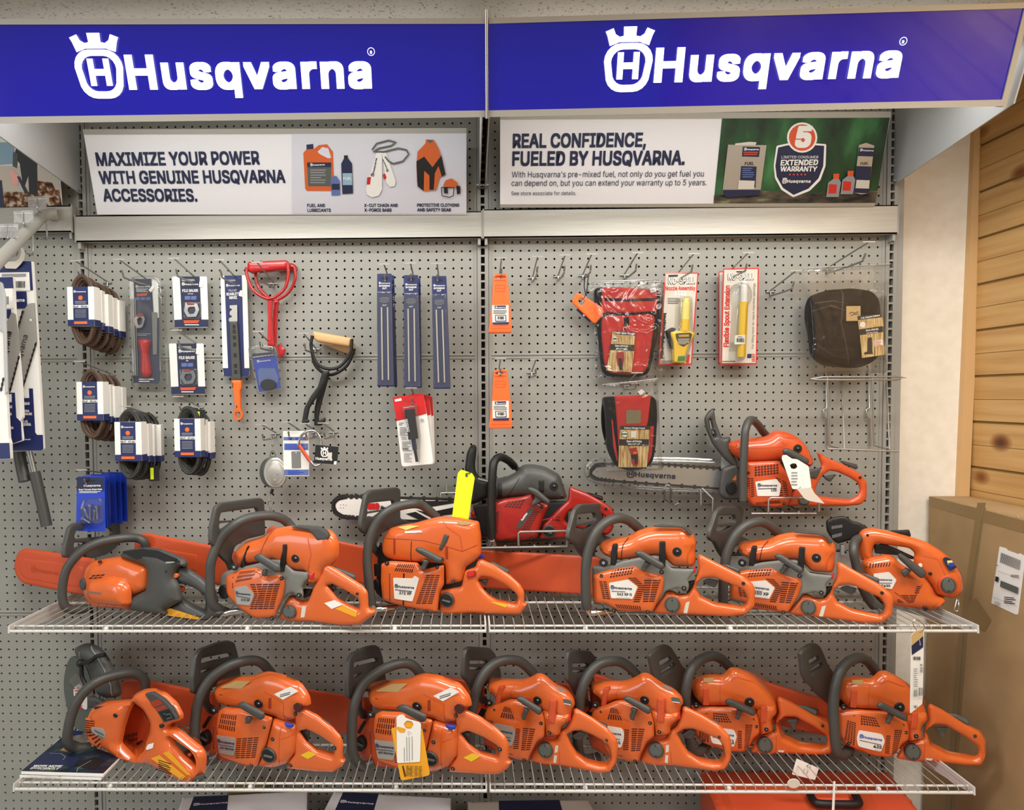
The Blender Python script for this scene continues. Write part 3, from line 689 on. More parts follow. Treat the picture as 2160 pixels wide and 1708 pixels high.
p = s.part('cylinder_cover'); p.pil('OR', .012, .11, .022, '460,780 470,720 560,650 740,600 850,520 900,488 1100,465 1350,500 1480,510 1540,570 1578,680 1570,800 1540,860 1420,960 1400,1060 1330,1100 1240,1110 1250,960 1100,960 1000,900 870,830 800,850 560,890 500,900', rc=.014, dome=.005)
p.line('OD', P_('870,520 820,640 770,770'), 7); p.line('OC', P_('1290,590 1330,760 1280,960'), 10)
s.part('grip_panel').pil('DG', .008, .012, .003, '1080,470 1170,452 1380,468 1470,508 1500,560 1500,600 1380,625 1340,560 1290,510', rc=.006)
p = s.part('cover_clip'); p.pil('BK', .007, .01, .002, '625,675 590,760 550,870 550,915 585,915 590,830 615,740 638,680', rc=.003); p = s.part('cover_clip'); p.pil('BK', .002, .012, .002, '1005,660 1045,660 1045,720 1020,955 970,955 980,830 1005,720', rc=.003)
p = s.part('crankcase'); p.pil('MG', .006, .1, .006, '318,1200 325,1000 370,960 500,920 760,860 870,825 970,830 1040,880 1120,950 1280,965 1275,1040 1240,1070 1205,1130 1225,1200 1215,1245 1150,1250 1140,1200 1110,1185 1040,1210 970,1330 910,1475 870,1480 640,1440 500,1340 370,1260', rc=.005)
p = s.part('starter_cover'); p.pil('OR', -.006, .05, .009, '380,1000 520,940 700,915 790,960 820,1020 960,985 1005,1040 1010,1120 1000,1200 970,1290 900,1460 700,1470 560,1380 400,1230 380,1150', rc=.01, dome=.005)
p.slots('545,945 755,925 670,1040 500,1075', 12, 3, .5, .7); p.slots('800,1078 990,1078 920,1360 745,1360', 3, 12, .85, .55); p.slots('655,1078 795,1078 800,1200 715,1200', 2, 5, .8, .55); p.slots('715,1200 795,1200 740,1360 655,1360', 2, 7, .8, .55); p.slots('470,1070 485,1070 485,1130 470,1130', 1, 4)
plate(s, 'SV', '485,1125 610,1105 640,1140 695,1190 690,1230 650,1322 510,1305 495,1220', -.0125, (500, 1195, 655, 1210), ('572 XP', 562, 1268, 652, 1275), (P_('503,1215 655,1243'), 6))
screws(s, 0, [(475, 1025, 16), (990, 1028, 20), (885, 1465, 20)])
starter(s, '688,790 745,758 965,890 972,960 925,972 700,830', '770,1000 790,930 830,930 822,1010')
p = s.part('rear_handle'); p.pil('OR', .02, .036, .009, '1020,1300 1060,1240 1120,1230 1180,1290 1270,1290 1330,1130 1430,960 1430,900 1470,870 1560,920 1700,1010 1860,1110 1915,1180 1925,1370 2002,1380 2000,1420 1830,1537 1630,1542 1300,1500 1090,1500 945,1470', ['1470,1105 1545,1095 1680,1165 1825,1255 1838,1310 1830,1380 1700,1320 1600,1262 1540,1190'], rc=.007, dome=.002)
p.flat('WH', P_('1465,1292 1580,1258 1660,1312 1545,1355')); p.flat('YO', P_('1580,1352 1670,1318 1820,1385 1815,1440 1790,1440')); p.flat('PV', P_('1222,1330 1270,1325 1250,1445 1208,1450')); p.disc('BK', 1812, 1195, 14, .015)
p.rows(1490, 1285, 1600, 1335, 4, 'BK', 20) if False else None
s.part('trigger').pil('DG', .04, .02, .004, '1475,1108 1560,1108 1595,1140 1540,1192 1470,1150', rc=.004)
s.part('throttle_lock').pil('DG', .03, .03, .005, '1510,890 1570,900 1790,1000 1792,1065 1680,1012', rc=.004)
fuel_cap(s, 1072, 1393, 74, .012); bulb(s, 1143, 812, 43, .006)
s.part('stop_switch').pil('RD', .008, .02, .003, '1285,975 1350,960 1335,1040 1290,1035', rc=.003)
s.part('oil_cap').disc('BK', 360, 1175, 52, .0, .02, ry=76)
s.part('damper').pil('BK', .03, .04, .006, '1225,1140 1320,1150 1305,1215 1225,1250', rc=.004)
screws(s, 0, [(478, 905, 38, -.012), (1180, 1212, 26, .002)], part='pivot_bolts')
s.done()
# --- 372: boxy cover
cC = (740, 1000, 4.32)
s = saw('orange chainsaw with tall boxy orange cover and white name plate, standing below the red chainsaw', cC, (790, 1270), ZU, 17)
s.part('bar_cover').pil('OC', .07, .03, .006, '-780,520 -740,470 0,636 300,690 300,1030 0,986 -700,830 -780,740', rc=.02)
s.part('front_handle').tube('DG', .0128, '190,1185,-.02 172,1050,-.025 150,800,-.025 165,620,-.02 220,470,-.01 310,360,0 420,298,.02 560,270,.05 640,280,.08 715,330,.1 785,395,.12')
s.part('handle_bracket').tube('CH', .0085, '190,1170,-.02 225,1225,-.01 300,1228,0 420,1212,.03')
s.part('hand_guard').oblique('DG', (160, 500), .0, 38, .012, '92,500 95,430 140,190 190,145 430,118 457,138 458,260 455,400 545,435 400,480 280,545 235,640 362,770 350,800 300,790 210,700 180,560 130,540', ['165,265 390,240 400,265 395,310 155,345', '155,362 300,338 230,390 150,387'])
p = s.part('engine_block'); p.pil('BK', .03, .07, .004, '250,640 1150,600 1150,850 1000,1060 800,1240 330,1180 220,1080', rc=.006)
p = s.part('cylinder_cover'); p.pil('OR', .008, .12, .02, '262,640 280,575 330,500 440,470 560,455 640,430 720,410 800,392 950,400 1100,430 1150,440 1168,560 1170,740 1110,810 1030,860 1000,990 870,1020 845,1015 840,830 380,795 300,770 265,720', rc=.008, dome=.004)
p.line('OD', P_('285,582 480,590 660,602 860,650 1020,700 1168,640'), 5); p.line('VD', P_('558,608 545,800'), 7); p.line('OD', P_('402,585 402,728'), 20); p.line('OD', P_('878,655 878,770'), 24); p.line('OC', P_('840,430 880,480 1000,560 1020,690'), 8)
p.flat('CY', P_('430,480 540,463 625,470 505,508')); p.flat('WH', P_('495,515 640,508 662,526 500,536')); p.flat('KT', P_('965,440 1040,425 1092,432 1080,458 1010,462')); p.disc('BK', 828, 772, 16, .004)
s.part('cover_clip').pil('DG', .0, .014, .003, '850,545 892,560 872,620 822,695 798,685 822,620', rc=.003)
p = s.part('starter_cover'); p.pil('OR', -.008, .05, .01, '265,820 350,795 600,810 640,880 840,830 840,1010 800,1080 780,1265 640,1245 480,1215 380,1190 280,1150 262,1000', rc=.006, dome=.004)
p.slots('430,812 592,818 565,900 395,882', 9, 2, .6, .75); p.slots('690,912 818,912 748,1182 590,1180', 3, 14, .82, .5); p.slots('395,1195 590,1222 590,1236 395,1208', 14, 1, .6, .8); p.slots('352,900 365,900 365,1150 352,1150', 1, 14, .9, .5)
plate(s, 'PW', '385,945 560,950 580,925 622,950 560,1160 395,1135', -.0135, (400, 1028, 575, 1042), ('372 XP', 442, 1090, 552, 1098), (P_('403,1050 558,1068'), 6))
p = s.part('starter_pin'); p.pil('BK', -.013, .004, .001, '475,905 488,905 488,970 475,970', rc=.001); p = s.part('starter_pin'); p.pil('BK', -.013, .004, .001, '470,1130 480,1130 480,1195 470,1195', rc=.001)
starter(s, '578,690 600,668 640,670 832,770 822,822 770,812 600,715', '650,770 720,790 690,830 670,885 620,870 650,840')
screws(s, 0, [(325, 812, 18, -.012), (785, 850, 15), (930, 985, 15, .002), (405, 1218, 10), (690, 1245, 14)])
p = s.part('rear_handle'); p.pil('OR', .02, .036, .009, '800,1060 1000,1030 1030,880 1130,850 1140,800 1180,778 1300,830 1440,920 1540,1010 1577,1080 1572,1180 1605,1188 1540,1285 1400,1285 1100,1270 900,1282 800,1270', ['1150,970 1190,935 1280,950 1400,1010 1500,1090 1522,1130 1500,1192 1330,1160 1250,1110 1190,1040'], rc=.007, dome=.002)
p.flat('YL', P_('1278,1165 1305,1162 1440,1190 1408,1212'))
s.part('trigger').pil('DG', .04, .02, .004, '1150,968 1255,955 1225,1025 1190,990', rc=.004); s.part('throttle_lock').pil('DG', .03, .03, .005, '1252,805 1290,800 1442,880 1437,928 1330,870', rc=.004)
p = s.part('stop_switch'); p.pil('DR', .012, .02, .003, '1055,890 1132,878 1137,930 1055,950', rc=.003); p.flat('RD', P_('1065,900 1120,890 1122,922 1065,935'))
s.part('choke_lever').pil('BL', .04, .02, .004, '1150,745 1215,732 1217,760 1152,777', rc=.003)
bar_cap(s, 870, 1148, 66, .01)
p = s.part('serial_plate'); p.pil('BK', .006, .004, .001, '208,820 250,820 256,930 213,930', rc=.002); p = s.part('oil_cap'); p.disc('BK', 228, 1010, 30, .0, .02, ry=52)
s.done()
# --- 562
cD = (1180, 1040, 4.909)
s = saw('orange chainsaw with grey side plate, right of the boxy orange saw on the upper shelf', cD, (930, 1255), ZU, 20)
s.crop = cC; s.part('bar_cover').pil('OC', .07, .03, .006, '1000,700 1100,685 2090,742 2300,760 2300,1115 2060,1096 1580,1065 1100,1035 1000,1000 970,850', rc=.02); s.crop = cD
s.part('front_handle').tube('DG', .0136, '285,1190,-.02 275,1100,-.025 272,800,-.025 300,600,-.02 370,425,-.01 470,312,.01 600,258,.04 700,275,.07 770,320,.09 840,385,.12')
s.part('handle_bracket').tube('CH', .009, '835,370,.12 880,385,.125'); s.part('handle_bracket').tube('CH', .009, '285,1180,-.02 310,1238,-.01 400,1235,0 540,1220,.03')
s.part('hand_guard').oblique('DG', (170, 560), .0, 30, .012, '100,470 105,400 170,170 230,115 440,105 470,135 460,250 450,420 590,480 480,510 390,560 370,640 500,700 500,740 450,775 340,760 220,610 170,520 120,500', ['190,220 370,205 385,240 380,290 180,325', '175,345 340,330 260,390 170,400'])
p = s.part('cylinder_cover'); p.pil('OR', .012, .11, .028, '385,580 420,530 560,490 700,465 780,410 880,375 1000,355 1270,350 1340,390 1385,450 1415,530 1400,600 1410,700 1390,782 1170,782 1100,710 1000,660 590,715 500,682 430,650', rc=.012, dome=.007)
p.line('VD', P_('710,468 660,530 635,705'), 8); p.line('OC', P_('1385,540 1330,640 1330,770'), 8)
s.part('grip_panel').pil('DG', .008, .012, .003, '970,352 1050,325 1300,348 1350,390 1378,430 1345,442 1290,372 1240,358', rc=.005)
p = s.part('cover_clip'); p.pil('BK', .004, .014, .003, '550,530 600,530 600,620 580,750 528,745 530,620', rc=.003); p = s.part('cover_clip'); p.pil('BK', .0, .014, .003, '1035,500 1095,500 1095,760 1080,770 1030,712', rc=.003)
p = s.part('crankcase'); p.pil('MG', .006, .1, .006, '335,760 480,762 660,702 860,662 1030,650 1100,710 1160,780 1390,790 1390,820 1330,900 1342,960 1330,1020 1290,1028 1240,980 1100,1020 1050,1100 970,1200 960,1190 600,1230 520,1222 490,1172 350,1150 332,900', rc=.005)
p = s.part('starter_cover'); p.pil('OR', -.006, .05, .01, '338,850 500,800 780,760 850,810 1000,850 1060,840 1082,920 1060,1040 960,1242 600,1225 480,1152 345,1140', rc=.008, dome=.004)
p.slots('540,790 770,765 750,838 518,880', 8, 3, .6, .65); p.slots('408,905 492,905 530,1100 450,1092', 2, 9, .8, .55); p.slots('700,868 800,868 890,960 820,962', 1, 5, .9, .55); p.slots('820,962 892,960 835,1130 760,1126', 1, 8, .9, .55); p.slots('872,890 1057,890 985,1127 862,1127', 2, 10, .85, .55); p.slots('570,1140 842,1162 850,1215 600,1190', 12, 1, .55, .85)
screws(s, 0, [(435, 860, 20), (1058, 818, 24), (1290, 985, 25, .002), (560, 1215, 20), (915, 1232, 20)])
starter(s, '773,622 800,598 850,600 1075,735 1087,770 1055,802 1020,787 800,655', '880,700 950,740 900,770 880,820 840,802 870,760')
p = s.part('rear_handle'); p.pil('OR', .02, .036, .009, '1090,1020 1180,1030 1220,1060 1320,1060 1380,980 1400,900 1440,790 1430,650 1460,638 1600,710 1900,860 2000,940 2027,1000 2022,1180 1930,1265 1740,1287 1400,1267 1000,1252 958,1235 1030,1120', ['1425,930 1490,885 1600,875 1700,920 1900,1000 1950,1080 1938,1160 1900,1195 1600,1150 1460,1080 1415,1000'], rc=.007, dome=.002)
p.flat('PV', P_('1310,1130 1350,1115 1325,1240 1285,1238')); p.disc('BK', 1905, 935, 18, .015)
s.part('throttle_lock').pil('DG', .03, .03, .005, '1680,738 1740,742 1872,790 1872,862 1760,802', rc=.004); s.part('trigger').pil('DG', .04, .02, .004, '1480,922 1540,885 1652,910 1610,982 1560,970', rc=.004)
fuel_cap(s, 1168, 1160, 80, .01); bulb(s, 1218, 608, 48, .003)
s.part('stop_switch').pil('RD', .012, .02, .003, '1385,770 1410,750 1412,820 1390,830', rc=.002)
s.part('damper').pil('BK', .03, .04, .006, '1300,930 1400,900 1390,990 1320,1050', rc=.004)
screws(s, 0, [(455, 722, 44, -.012)], part='pivot_bolt')
s.done(); SAW_D = s
PD = '512,930 710,895 810,970 757,1097 535,1087'
def d_plate(it, txt, root=None):
    q = Part(it, 'name_plate', None); q.pil('PW', -.012, .002, .0005, PD, rc=.003); q.logo(530, 985, 748, 998, 'IN'); q.line('IN', P_('538,1013 682,1020'), 6); q.text(txt, 600, 1055, 750, 1060, 'BK')
    q.line('BK', P_('590,1083 740,1088'), 3); o = q.make('name_plate'); COL.objects.link(o); o.parent = root or it.root
    return o
d_plate(s, '562 XP G')
e = copy_item(s, (.7777, -.3376, 1.005), 28.1, 2.9, 'orange chainsaw with grey side plate and chain showing behind it, beside the top-handle saw', scale=.9395, skip=('bar_cover', 'name_plate'))
d_plate(s, '550 XP', e)
q = Part(s, 'guide_bar', None); q.pil('AL', .07, .006, .001, '300,700 350,640 500,630 1100,700 1100,860 500,860 340,830', rc=.01); o = q.make('guide_bar'); COL.objects.link(o); o.parent = e
q = Part(s, 'saw_chain', None); q.tube('CK', .004, '300,690,.073 350,640,.073 500,625,.073 1100,695,.073', smooth=False)
for i in range(16): a = 330+i*46; c = s.tr(a, 640+(a-500)*.11 if a > 500 else 640, .073); q.box('CK', c[0]-.005, c[0]+.004, .070, .076, c[1], c[1]+.009)
o = q.make('saw_chain'); COL.objects.link(o); o.parent = e
# --- top-handle saw
s = saw('small orange top-handle chainsaw with black perforated guard, rightmost on upper shelf', (1700, 1060, 5.4), (1400, 1240), ZU, 15)
p = s.part('hand_guard'); p.pil('BK', .06, .02, .006, '233,230 240,203 300,173 400,153 470,163 530,213 600,223 720,290 640,340 600,390 520,430 400,462 372,472 320,440 240,330', rc=.008)
p.slots('290,262 415,245 415,285 290,305', 9, 1, .45, .8, 'GR'); p.slots('290,365 410,335 410,380 300,410', 9, 1, .45, .8, 'GR')
s.part('guide_bar').pil('AL', .075, .006, .001, '200,540 380,540 520,560 520,680 400,680 200,660', rc=.006)
p = s.part('saw_chain'); p.tube('CK', .004, '200,545,.078 380,545,.078 460,565,.078', smooth=False)
p.box('GR', *[s.tr(455, 500, 0)[0], s.tr(495, 500, 0)[0]], .06, .08, s.tr(455, 600, .06)[1], s.tr(455, 490, .06)[1])
s.part('front_handle').tube('DG', .0118, '720,400,.03 610,405,.03 555,450,.0 545,560,-.02 575,720,-.02 640,950,-.02 700,1080,0 770,1180,.02')
s.part('handle_foot').pil('DG', .0, .03, .006, '655,1030 760,1050 892,1180 892,1232 775,1222', rc=.005)
p = s.part('engine_body'); p.pil('OR', .0, .09, .022, '640,680 780,630 950,600 1040,640 1080,700 1180,760 1370,870 1460,970 1510,1090 1620,1110 1600,1180 1530,1225 1400,1240 1100,1210 900,1180 760,1040 680,850', rc=.012, dome=.006)
p.slots('690,690 972,678 952,720 678,748', 9, 1, .5, .9); p.slots('1255,940 1300,940 1280,1030 1222,1030', 1, 4, .9, .55); p.slots('1060,1040 1262,1040 1225,1132 1165,1132', 2, 5, .9, .5); p.slots('770,1040 830,1040 900,1100 840,1100', 3, 1, .5, .9); p.slots('1030,1090 1060,1090 1120,1140 1040,1140', 3, 1, .5, .9); p.line('OD', P_('1000,1010 1180,1140 1320,930'), 8)
plate(s, 'PW', '770,810 950,790 1035,880 980,985 870,970 790,960', -.008, (775, 880, 978, 888), ('T435', 860, 957, 960, 957), (P_('800,915 978,915'), 6))
p = s.part('top_handle'); p.pil('OR', .02, .05, .016, '608,370 660,308 780,293 1000,340 1200,395 1400,460 1480,510 1600,590 1700,690 1790,830 1812,950 1800,1042 1690,1112 1500,1060 1450,950 1370,850 1270,760 1240,650 1262,590 1200,530 1000,500 800,470 770,560 770,650 640,680 610,560', rc=.01, dome=.005)
p.line('OC', P_('1320,600 1500,640 1580,820'), 8); p.disc('BK', 1420, 810, 20, .014); p.disc('PW', 1308, 717, 22, .012); p.disc('BK', 705, 372, 14, .014)
p = s.part('tank_recess'); p.disc('OC', 1620, 945, 112, .01, .02); fuel_cap(s, 1628, 945, 87, .004)
starter(s, '1048,600 1080,578 1150,620 1370,790 1377,830 1330,872 1290,852 1060,640', '1140,740 1210,780 1150,840 1130,862 1100,822 1090,790', -.04)
s.part('throttle_lock').pil('BK', .035, .02, .004, '925,322 1180,308 1202,392 1000,347', rc=.004); s.part('trigger').pil('BK', .04, .02, .004, '778,480 900,468 1060,540 1242,632 1220,652 1060,602 788,580', rc=.004)
p = s.part('round_sticker'); p.pil('IN', .009, .002, .0005, '1560,640 1590,618 1650,640 1722,740 1640,782 1600,720', rc=.003); p.flat('CY', P_('1605,660 1660,655 1690,710 1650,730 1615,700')); p.flat('BL', P_('1615,685 1680,680 1690,720 1640,735')); s.part('screw').disc('BK', 1363, 1210, 25, -.004)
s.part('lanyard_ring').tube('CH', .0018, '1715,1105,.02 1700,1180,.01 1690,1225,.01 1730,1230,.01 1740,1160,.01 1735,1100,.02')
s.done()
# --- red saw on the wall bracket
s = saw('red chainsaw with black top cover and black and white bar, resting on a wall bracket', (690, 920, 3.4286), None, 0, 1, P0=ony(1110, 1155, -.17))
p = s.part('guide_bar'); p.pil('PW', .08, .006, .001, '58,500 80,462 120,447 270,449 930,467 1040,480 1040,602 930,602 550,602 270,585 130,574 75,545', rc=.03)
for t in ('590,465 930,468 930,480 740,512 560,500', '760,545 930,510 930,560 800,575', '590,470 720,480 660,500 540,485', '570,560 640,545 740,600 660,600', '640,530 900,590 900,600 780,600'): p.flat('BK', P_(t))
p.flat('RD', P_('292,492 300,482 350,484 350,528 300,530 290,515')); p.flat('RD', P_('352,480 372,482 382,505 372,532 352,530')); p.text('RedMax', 388, 525, 500, 545, 'BK', .04)
for x, y in ((97, 495), (118, 495), (97, 517), (118, 517), (137, 499), (252, 512)): p.disc('GR', x, y, 4, .0793, .003, seg=8)
p = s.part('saw_chain'); ch = '1000,472 930,458 600,447 270,436 130,436 85,446 50,475 44,510 60,550 110,580 200,588 350,596 600,608 930,608'
p.tube('CK', .0042, ' '.join(q+',.083' for q in ch.split()), seg=6)
for i in range(40):
    t = i/39*11; k = int(min(t, 10)); a, b_ = P_(ch)[k], P_(ch)[k+1]; u = t-k; c = s.tr(a[0]+(b_[0]-a[0])*u, a[1]+(b_[1]-a[1])*u, .083); p.box('CK', c[0]-.005, c[0]+.004, .08, .087, c[1]-.007, c[1]+.007)
s.part('hand_guard').pil('BK', .03, .1, .012, '995,235 1010,120 1040,63 1075,63 1083,90 1070,200 1075,270 1110,312 1165,322 1170,440 1160,445 1045,502 1028,470 1040,400 1000,260', rc=.01)
s.part('front_handle').tube('BK', .0118, '1190,740,-.02 1190,500,-.02 1195,300,-.02 1207,190,-.01 1250,150,.02 1310,175,.06 1352,215,.1')
s.part('handle_bracket').tube('CH', .009, '1350,212,.1 1395,250,.12'); s.part('handle_bracket').tube('CH', .0085, '1190,735,-.02 1175,785,0', smooth=False); s.part('handle_bracket').tube('CH', .0075, '1195,735,-.02 1210,790,.0', smooth=False)
p = s.part('cylinder_cover'); p.pil('DG', .008, .12, .028, '1160,330 1300,300 1380,260 1410,213 1480,205 1580,223 1690,283 1722,380 1747,462 1610,467 1400,442 1280,457 1180,472 1160,440', rc=.012, dome=.006)
p.line('BK', P_('1250,340 1250,460'), 34); p.line('BK', P_('1390,300 1300,450'), 4)
s.part('engine_block').pil('BK', .03, .08, .004, '1050,500 1200,480 1750,470 1740,720 1120,730', rc=.006)
p = s.part('starter_cover'); p.pil('DR', -.004, .06, .009, '1160,500 1280,455 1400,440 1480,418 1530,470 1610,500 1560,600 1520,740 1400,757 1250,757 1175,740', rc=.008, dome=.005)
p.slots('1310,475 1435,453 1400,525 1275,510', 5, 3, .65, .7); p.slots('1490,540 1535,540 1455,690 1392,690', 3, 10, .8, .5); p.slots('1220,545 1245,535 1235,700 1215,700', 1, 10, .8, .5); p.slots('1265,735 1400,735 1430,752 1290,755', 8, 1, .6, .8)
for i in range(9): p.line('RS', P_(f'{1255+i*6},{540+i*16} {1400-i*4},{590+i*14}'), 3)
p = s.part('name_plate'); p.pil('DG', -.011, .002, .0005, '1462,520 1500,532 1400,662 1365,672 1380,630', rc=.003); p.text('RedMax', 1412, 612, 1450, 558, 'WH', .03); p.disc('RD', 1425, 598, 6, -.0118, .002, seg=10)
s.part('clutch_side').pil('DR', .035, .06, .012, '1030,560 1060,510 1172,480 1180,740 1110,742 1090,650 1050,620', rc=.01); s.part('oil_cap').disc('BK', 1075, 620, 32, .03, .015, ry=38)
s.part('name_badge').pil('SV', .028, .003, .001, '1090,300 1165,318 1160,330 1092,312', rc=.002)
p = s.part('rear_handle'); p.pil('DR', .015, .036, .009, '1530,745 1560,640 1640,560 1745,462 1750,400 1753,363 1880,410 1990,470 2062,520 2087,570 2070,680 2030,722 1980,702 1750,655 1740,742', ['1715,610 1750,545 1800,528 1980,560 2032,605 2020,650 1900,638 1760,640'], rc=.009); p.disc('BK', 2018, 525, 9, .01)
p.line('RS', P_('1540,610 1620,590 1700,600'), 8)
s.part('throttle_lock').pil('BK', .025, .03, .005, '1870,405 1900,408 1995,440 1998,468 1930,445', rc=.004); s.part('trigger').pil('BK', .03, .02, .004, '1760,535 1830,520 1800,560 1765,552', rc=.003)
starter(s, '1448,373 1475,368 1520,385 1617,470 1605,497 1560,472 1500,430 1455,400', '1480,400 1545,440 1560,470 1500,500 1475,515 1480,480 1505,450', -.04)
bulb(s, 1640, 362, 31, .0); bar_cap(s, 1605, 690, 46, .005); s.part('cover_clip').pil('BK', .0, .014, .003, '1528,318 1570,318 1572,400 1535,402', rc=.002)
screws(s, 0, [(1552, 512, 12), (1672, 595, 12, .01), (1480, 740, 9)])
s.done(); SAW_G = s
# --- 135 with clear bar cover on the wall bracket
s = saw('orange chainsaw with clear plastic bar cover, resting on the right wall bracket', (1220, 850, 3.375), None, 0, 1, P0=ony(1610, 1083, -.17))
p = s.part('guide_bar'); p.pil('AL', .08, .006, .001, '102,480 128,452 200,442 600,442 1010,470 1060,480 1060,602 1010,602 600,572 250,547 130,532 98,510', rc=.03); p.logo(343, 520, 688, 538, 'IN')
p.disc('GR', 132, 488, 6, .0793, .003, seg=10)
p = s.part('saw_chain'); ch = '1010,466 800,452 600,438 200,435 125,444 90,480 85,512 125,538 250,554 600,578 1010,608'
p.tube('CK', .0036, ' '.join(q+',.083' for q in ch.split()), seg=6)
for i in range(46):
    t = i/45*10; k = int(min(t, 9)); a, b_ = P_(ch)[k], P_(ch)[k+1]; u = t-k; c = s.tr(a[0]+(b_[0]-a[0])*u, a[1]+(b_[1]-a[1])*u, .083); p.box('CK', c[0]-.004, c[0]+.003, .08, .087, c[1]-.006, c[1]+.006)
p = s.part('bar_cover'); p.pil('CL', .066, .034, .012, '38,500 55,425 120,388 250,378 700,384 1030,402 1075,440 1060,640 1000,648 600,637 200,600 80,560', rc=.03); 
p.tube('CL', .0035, '1030,408,.066 700,392,.066 250,388,.066 130,398,.066 65,440,.066 55,505,.066 90,550,.066 200,590,.066 600,625,.066 1000,638,.066', seg=8); p.tube('CL', .0025, '1030,425,.064 700,412,.064 250,408,.064 140,418,.064 85,455,.064 75,505,.064 110,540,.064 200,572,.064 600,608,.064 1000,622,.064', seg=8)
p.pil('CM', .055, .02, .004, '1020,385 1050,378 1078,400 1075,450 1050,478 1015,470', rc=.004)
s.part('hand_guard').pil('DG', .03, .1, .01, '900,110 930,60 965,35 973,45 985,130 1028,252 1095,243 1085,290 1090,340 1142,432 1130,472 1040,392 960,292 915,190', ['936,122 945,118 960,178 946,198', '958,200 968,200 985,245 964,235'], rc=.008)
s.part('clutch_side').pil('DG', .03, .07, .01, '1010,560 1030,462 1130,430 1160,500 1170,690 1050,692 1008,660', rc=.01)
p = s.part('clutch_vent'); p.pil('OR', .028, .004, .001, '1095,548 1125,512 1125,552', rc=.002); p = s.part('oil_cap'); p.disc('BK', 1092, 605, 36, .022, .02, ry=45)
s.part('front_handle').tube('DG', .0112, '1172,695,-.02 1172,500,-.02 1182,300,-.02 1192,180,-.015 1228,118,.01 1275,150,.05 1312,200,.09 1350,245,.12')
s.part('engine_block').pil('BK', .03, .08, .004, '1180,420 1640,420 1600,640 1220,720', rc=.006)
p = s.part('cylinder_cover'); p.pil('OS', .008, .12, .026, '1080,290 1130,265 1240,250 1360,240 1420,193 1500,203 1580,238 1640,298 1682,380 1702,432 1660,472 1500,420 1440,412 1220,432 1140,392 1095,350', rc=.012, dome=.006)
p.line('OC', P_('1088,325 1250,320 1440,310 1470,295 1425,265 1440,240 1560,250'), 6)
p = s.part('starter_cover'); p.pil('OS', -.006, .05, .009, '1198,420 1440,410 1475,470 1532,560 1530,640 1500,732 1400,747 1240,732 1193,680', rc=.01, dome=.004)
p.slots('1250,450 1425,430 1425,505 1250,522', 8, 4, .7, .7); p.slots('1202,530 1245,530 1255,662 1195,690', 2, 9, .8, .55); p.slots('1395,518 1482,560 1500,660 1430,685', 2, 9, .8, .5); p.slots('1255,705 1430,690 1440,715 1270,722', 14, 1, .55, .9)
plate(s, 'PW', '1260,560 1410,540 1445,580 1430,662 1275,662', -.0115, (1275, 592, 1412, 592), ('135', 1372, 628, 1410, 626), (P_('1278,610 1410,606'), 5))
starter(s, '1458,335 1480,320 1520,330 1642,400 1647,430 1620,442 1460,360', '1520,388 1562,400 1540,450 1508,440', -.04); bulb(s, 1563, 325, 31, .0)
p = s.part('rear_handle'); p.pil('OS', .015, .036, .009, '1490,732 1530,640 1640,520 1742,450 1703,348 1730,353 1760,380 1900,440 2010,500 2062,560 2062,680 2020,727 1900,737 1700,737', ['1735,525 1790,482 1850,490 1940,530 2000,570 2015,620 2000,660 1940,692 1800,680 1700,662 1690,610'], rc=.009); p.disc('BK', 2010, 530, 9, .01)
s.part('throttle_lock').pil('DG', .025, .03, .005, '1858,410 1890,412 1992,440 1987,477 1900,440', rc=.004); s.part('trigger').pil('DG', .03, .02, .004, '1745,522 1842,508 1800,562 1768,550', rc=.004)
s.part('tank_bracket').pil('DG', .01, .03, .004, '1640,480 1742,453 1700,540 1628,530', rc=.004); fuel_cap(s, 1610, 697, 36, .005); screws(s, 0, [(1215, 497, 10), (1465, 715, 12)])
s.done(); SAW_H = s
# --- battery cut-off saw
s = saw('orange battery cut-off saw with grey round blade guard, standing on the brochures', (0, 1330, 4.5196), (1250, 1285), ZL, 18, group='power tools on the lower shelf', name='cut_off_saw', cat='power cutter')
s.part('cutting_disc').pil('GS', .13, .004, .0005, '690,230 640,300 605,450 608,600 640,750 690,900 760,980 850,960 900,800 880,500 800,300', rc=.04)
p = s.part('disc_label'); p.pil('PW', .127, .002, .0004, '700,540 760,500 830,620 830,760 780,740 700,620', rc=.01)
for i in range(9): p.flat('RD', P_(f'{705+i*6},{545+i*24} {760+i*4},{540+i*24} {760+i*4},{550+i*24} {705+i*6},{555+i*24}'))
p.pil('CL', .124, .002, .0004, '650,480 720,400 780,480 790,560 740,580', rc=.004)
p = s.part('blade_guard'); p.pil('DG', .09, .05, .02, '690,170 750,140 830,138 930,190 1000,300 1060,420 1092,520 1112,610 1092,650 1000,665 890,622 850,480 800,330 750,310 700,250', rc=.03, dome=.006)
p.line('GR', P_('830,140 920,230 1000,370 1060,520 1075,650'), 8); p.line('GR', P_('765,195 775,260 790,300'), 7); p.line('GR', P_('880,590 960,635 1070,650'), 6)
s.part('guard_lever').tube('BK', .006, '765,315,.08 800,305,.075 860,290,.07 920,245,.07 1000,230,.07').ball('BK', (*[s.tr(765, 310, .08)[0], .08], s.tr(765, 310, .08)[1]), .011)
s.part('water_pipe').tube('BK', .006, '775,320,.08 785,450,.08 850,560,.08')
s.part('drive_arm').pil('DG', .07, .03, .006, '830,640 900,640 1000,690 1240,660 1240,700 1000,740 830,740', rc=.006)
s.part('front_handle').tube('DG', .0138, '860,1110,.03 720,1118,0 655,1080,-.02 645,980,-.025 682,800,-.02 745,660,-.01 840,545,.01 980,460,.04 1150,412,.08 1270,405,.11 1350,440,.13 1385,500,.14 1385,600,.15')
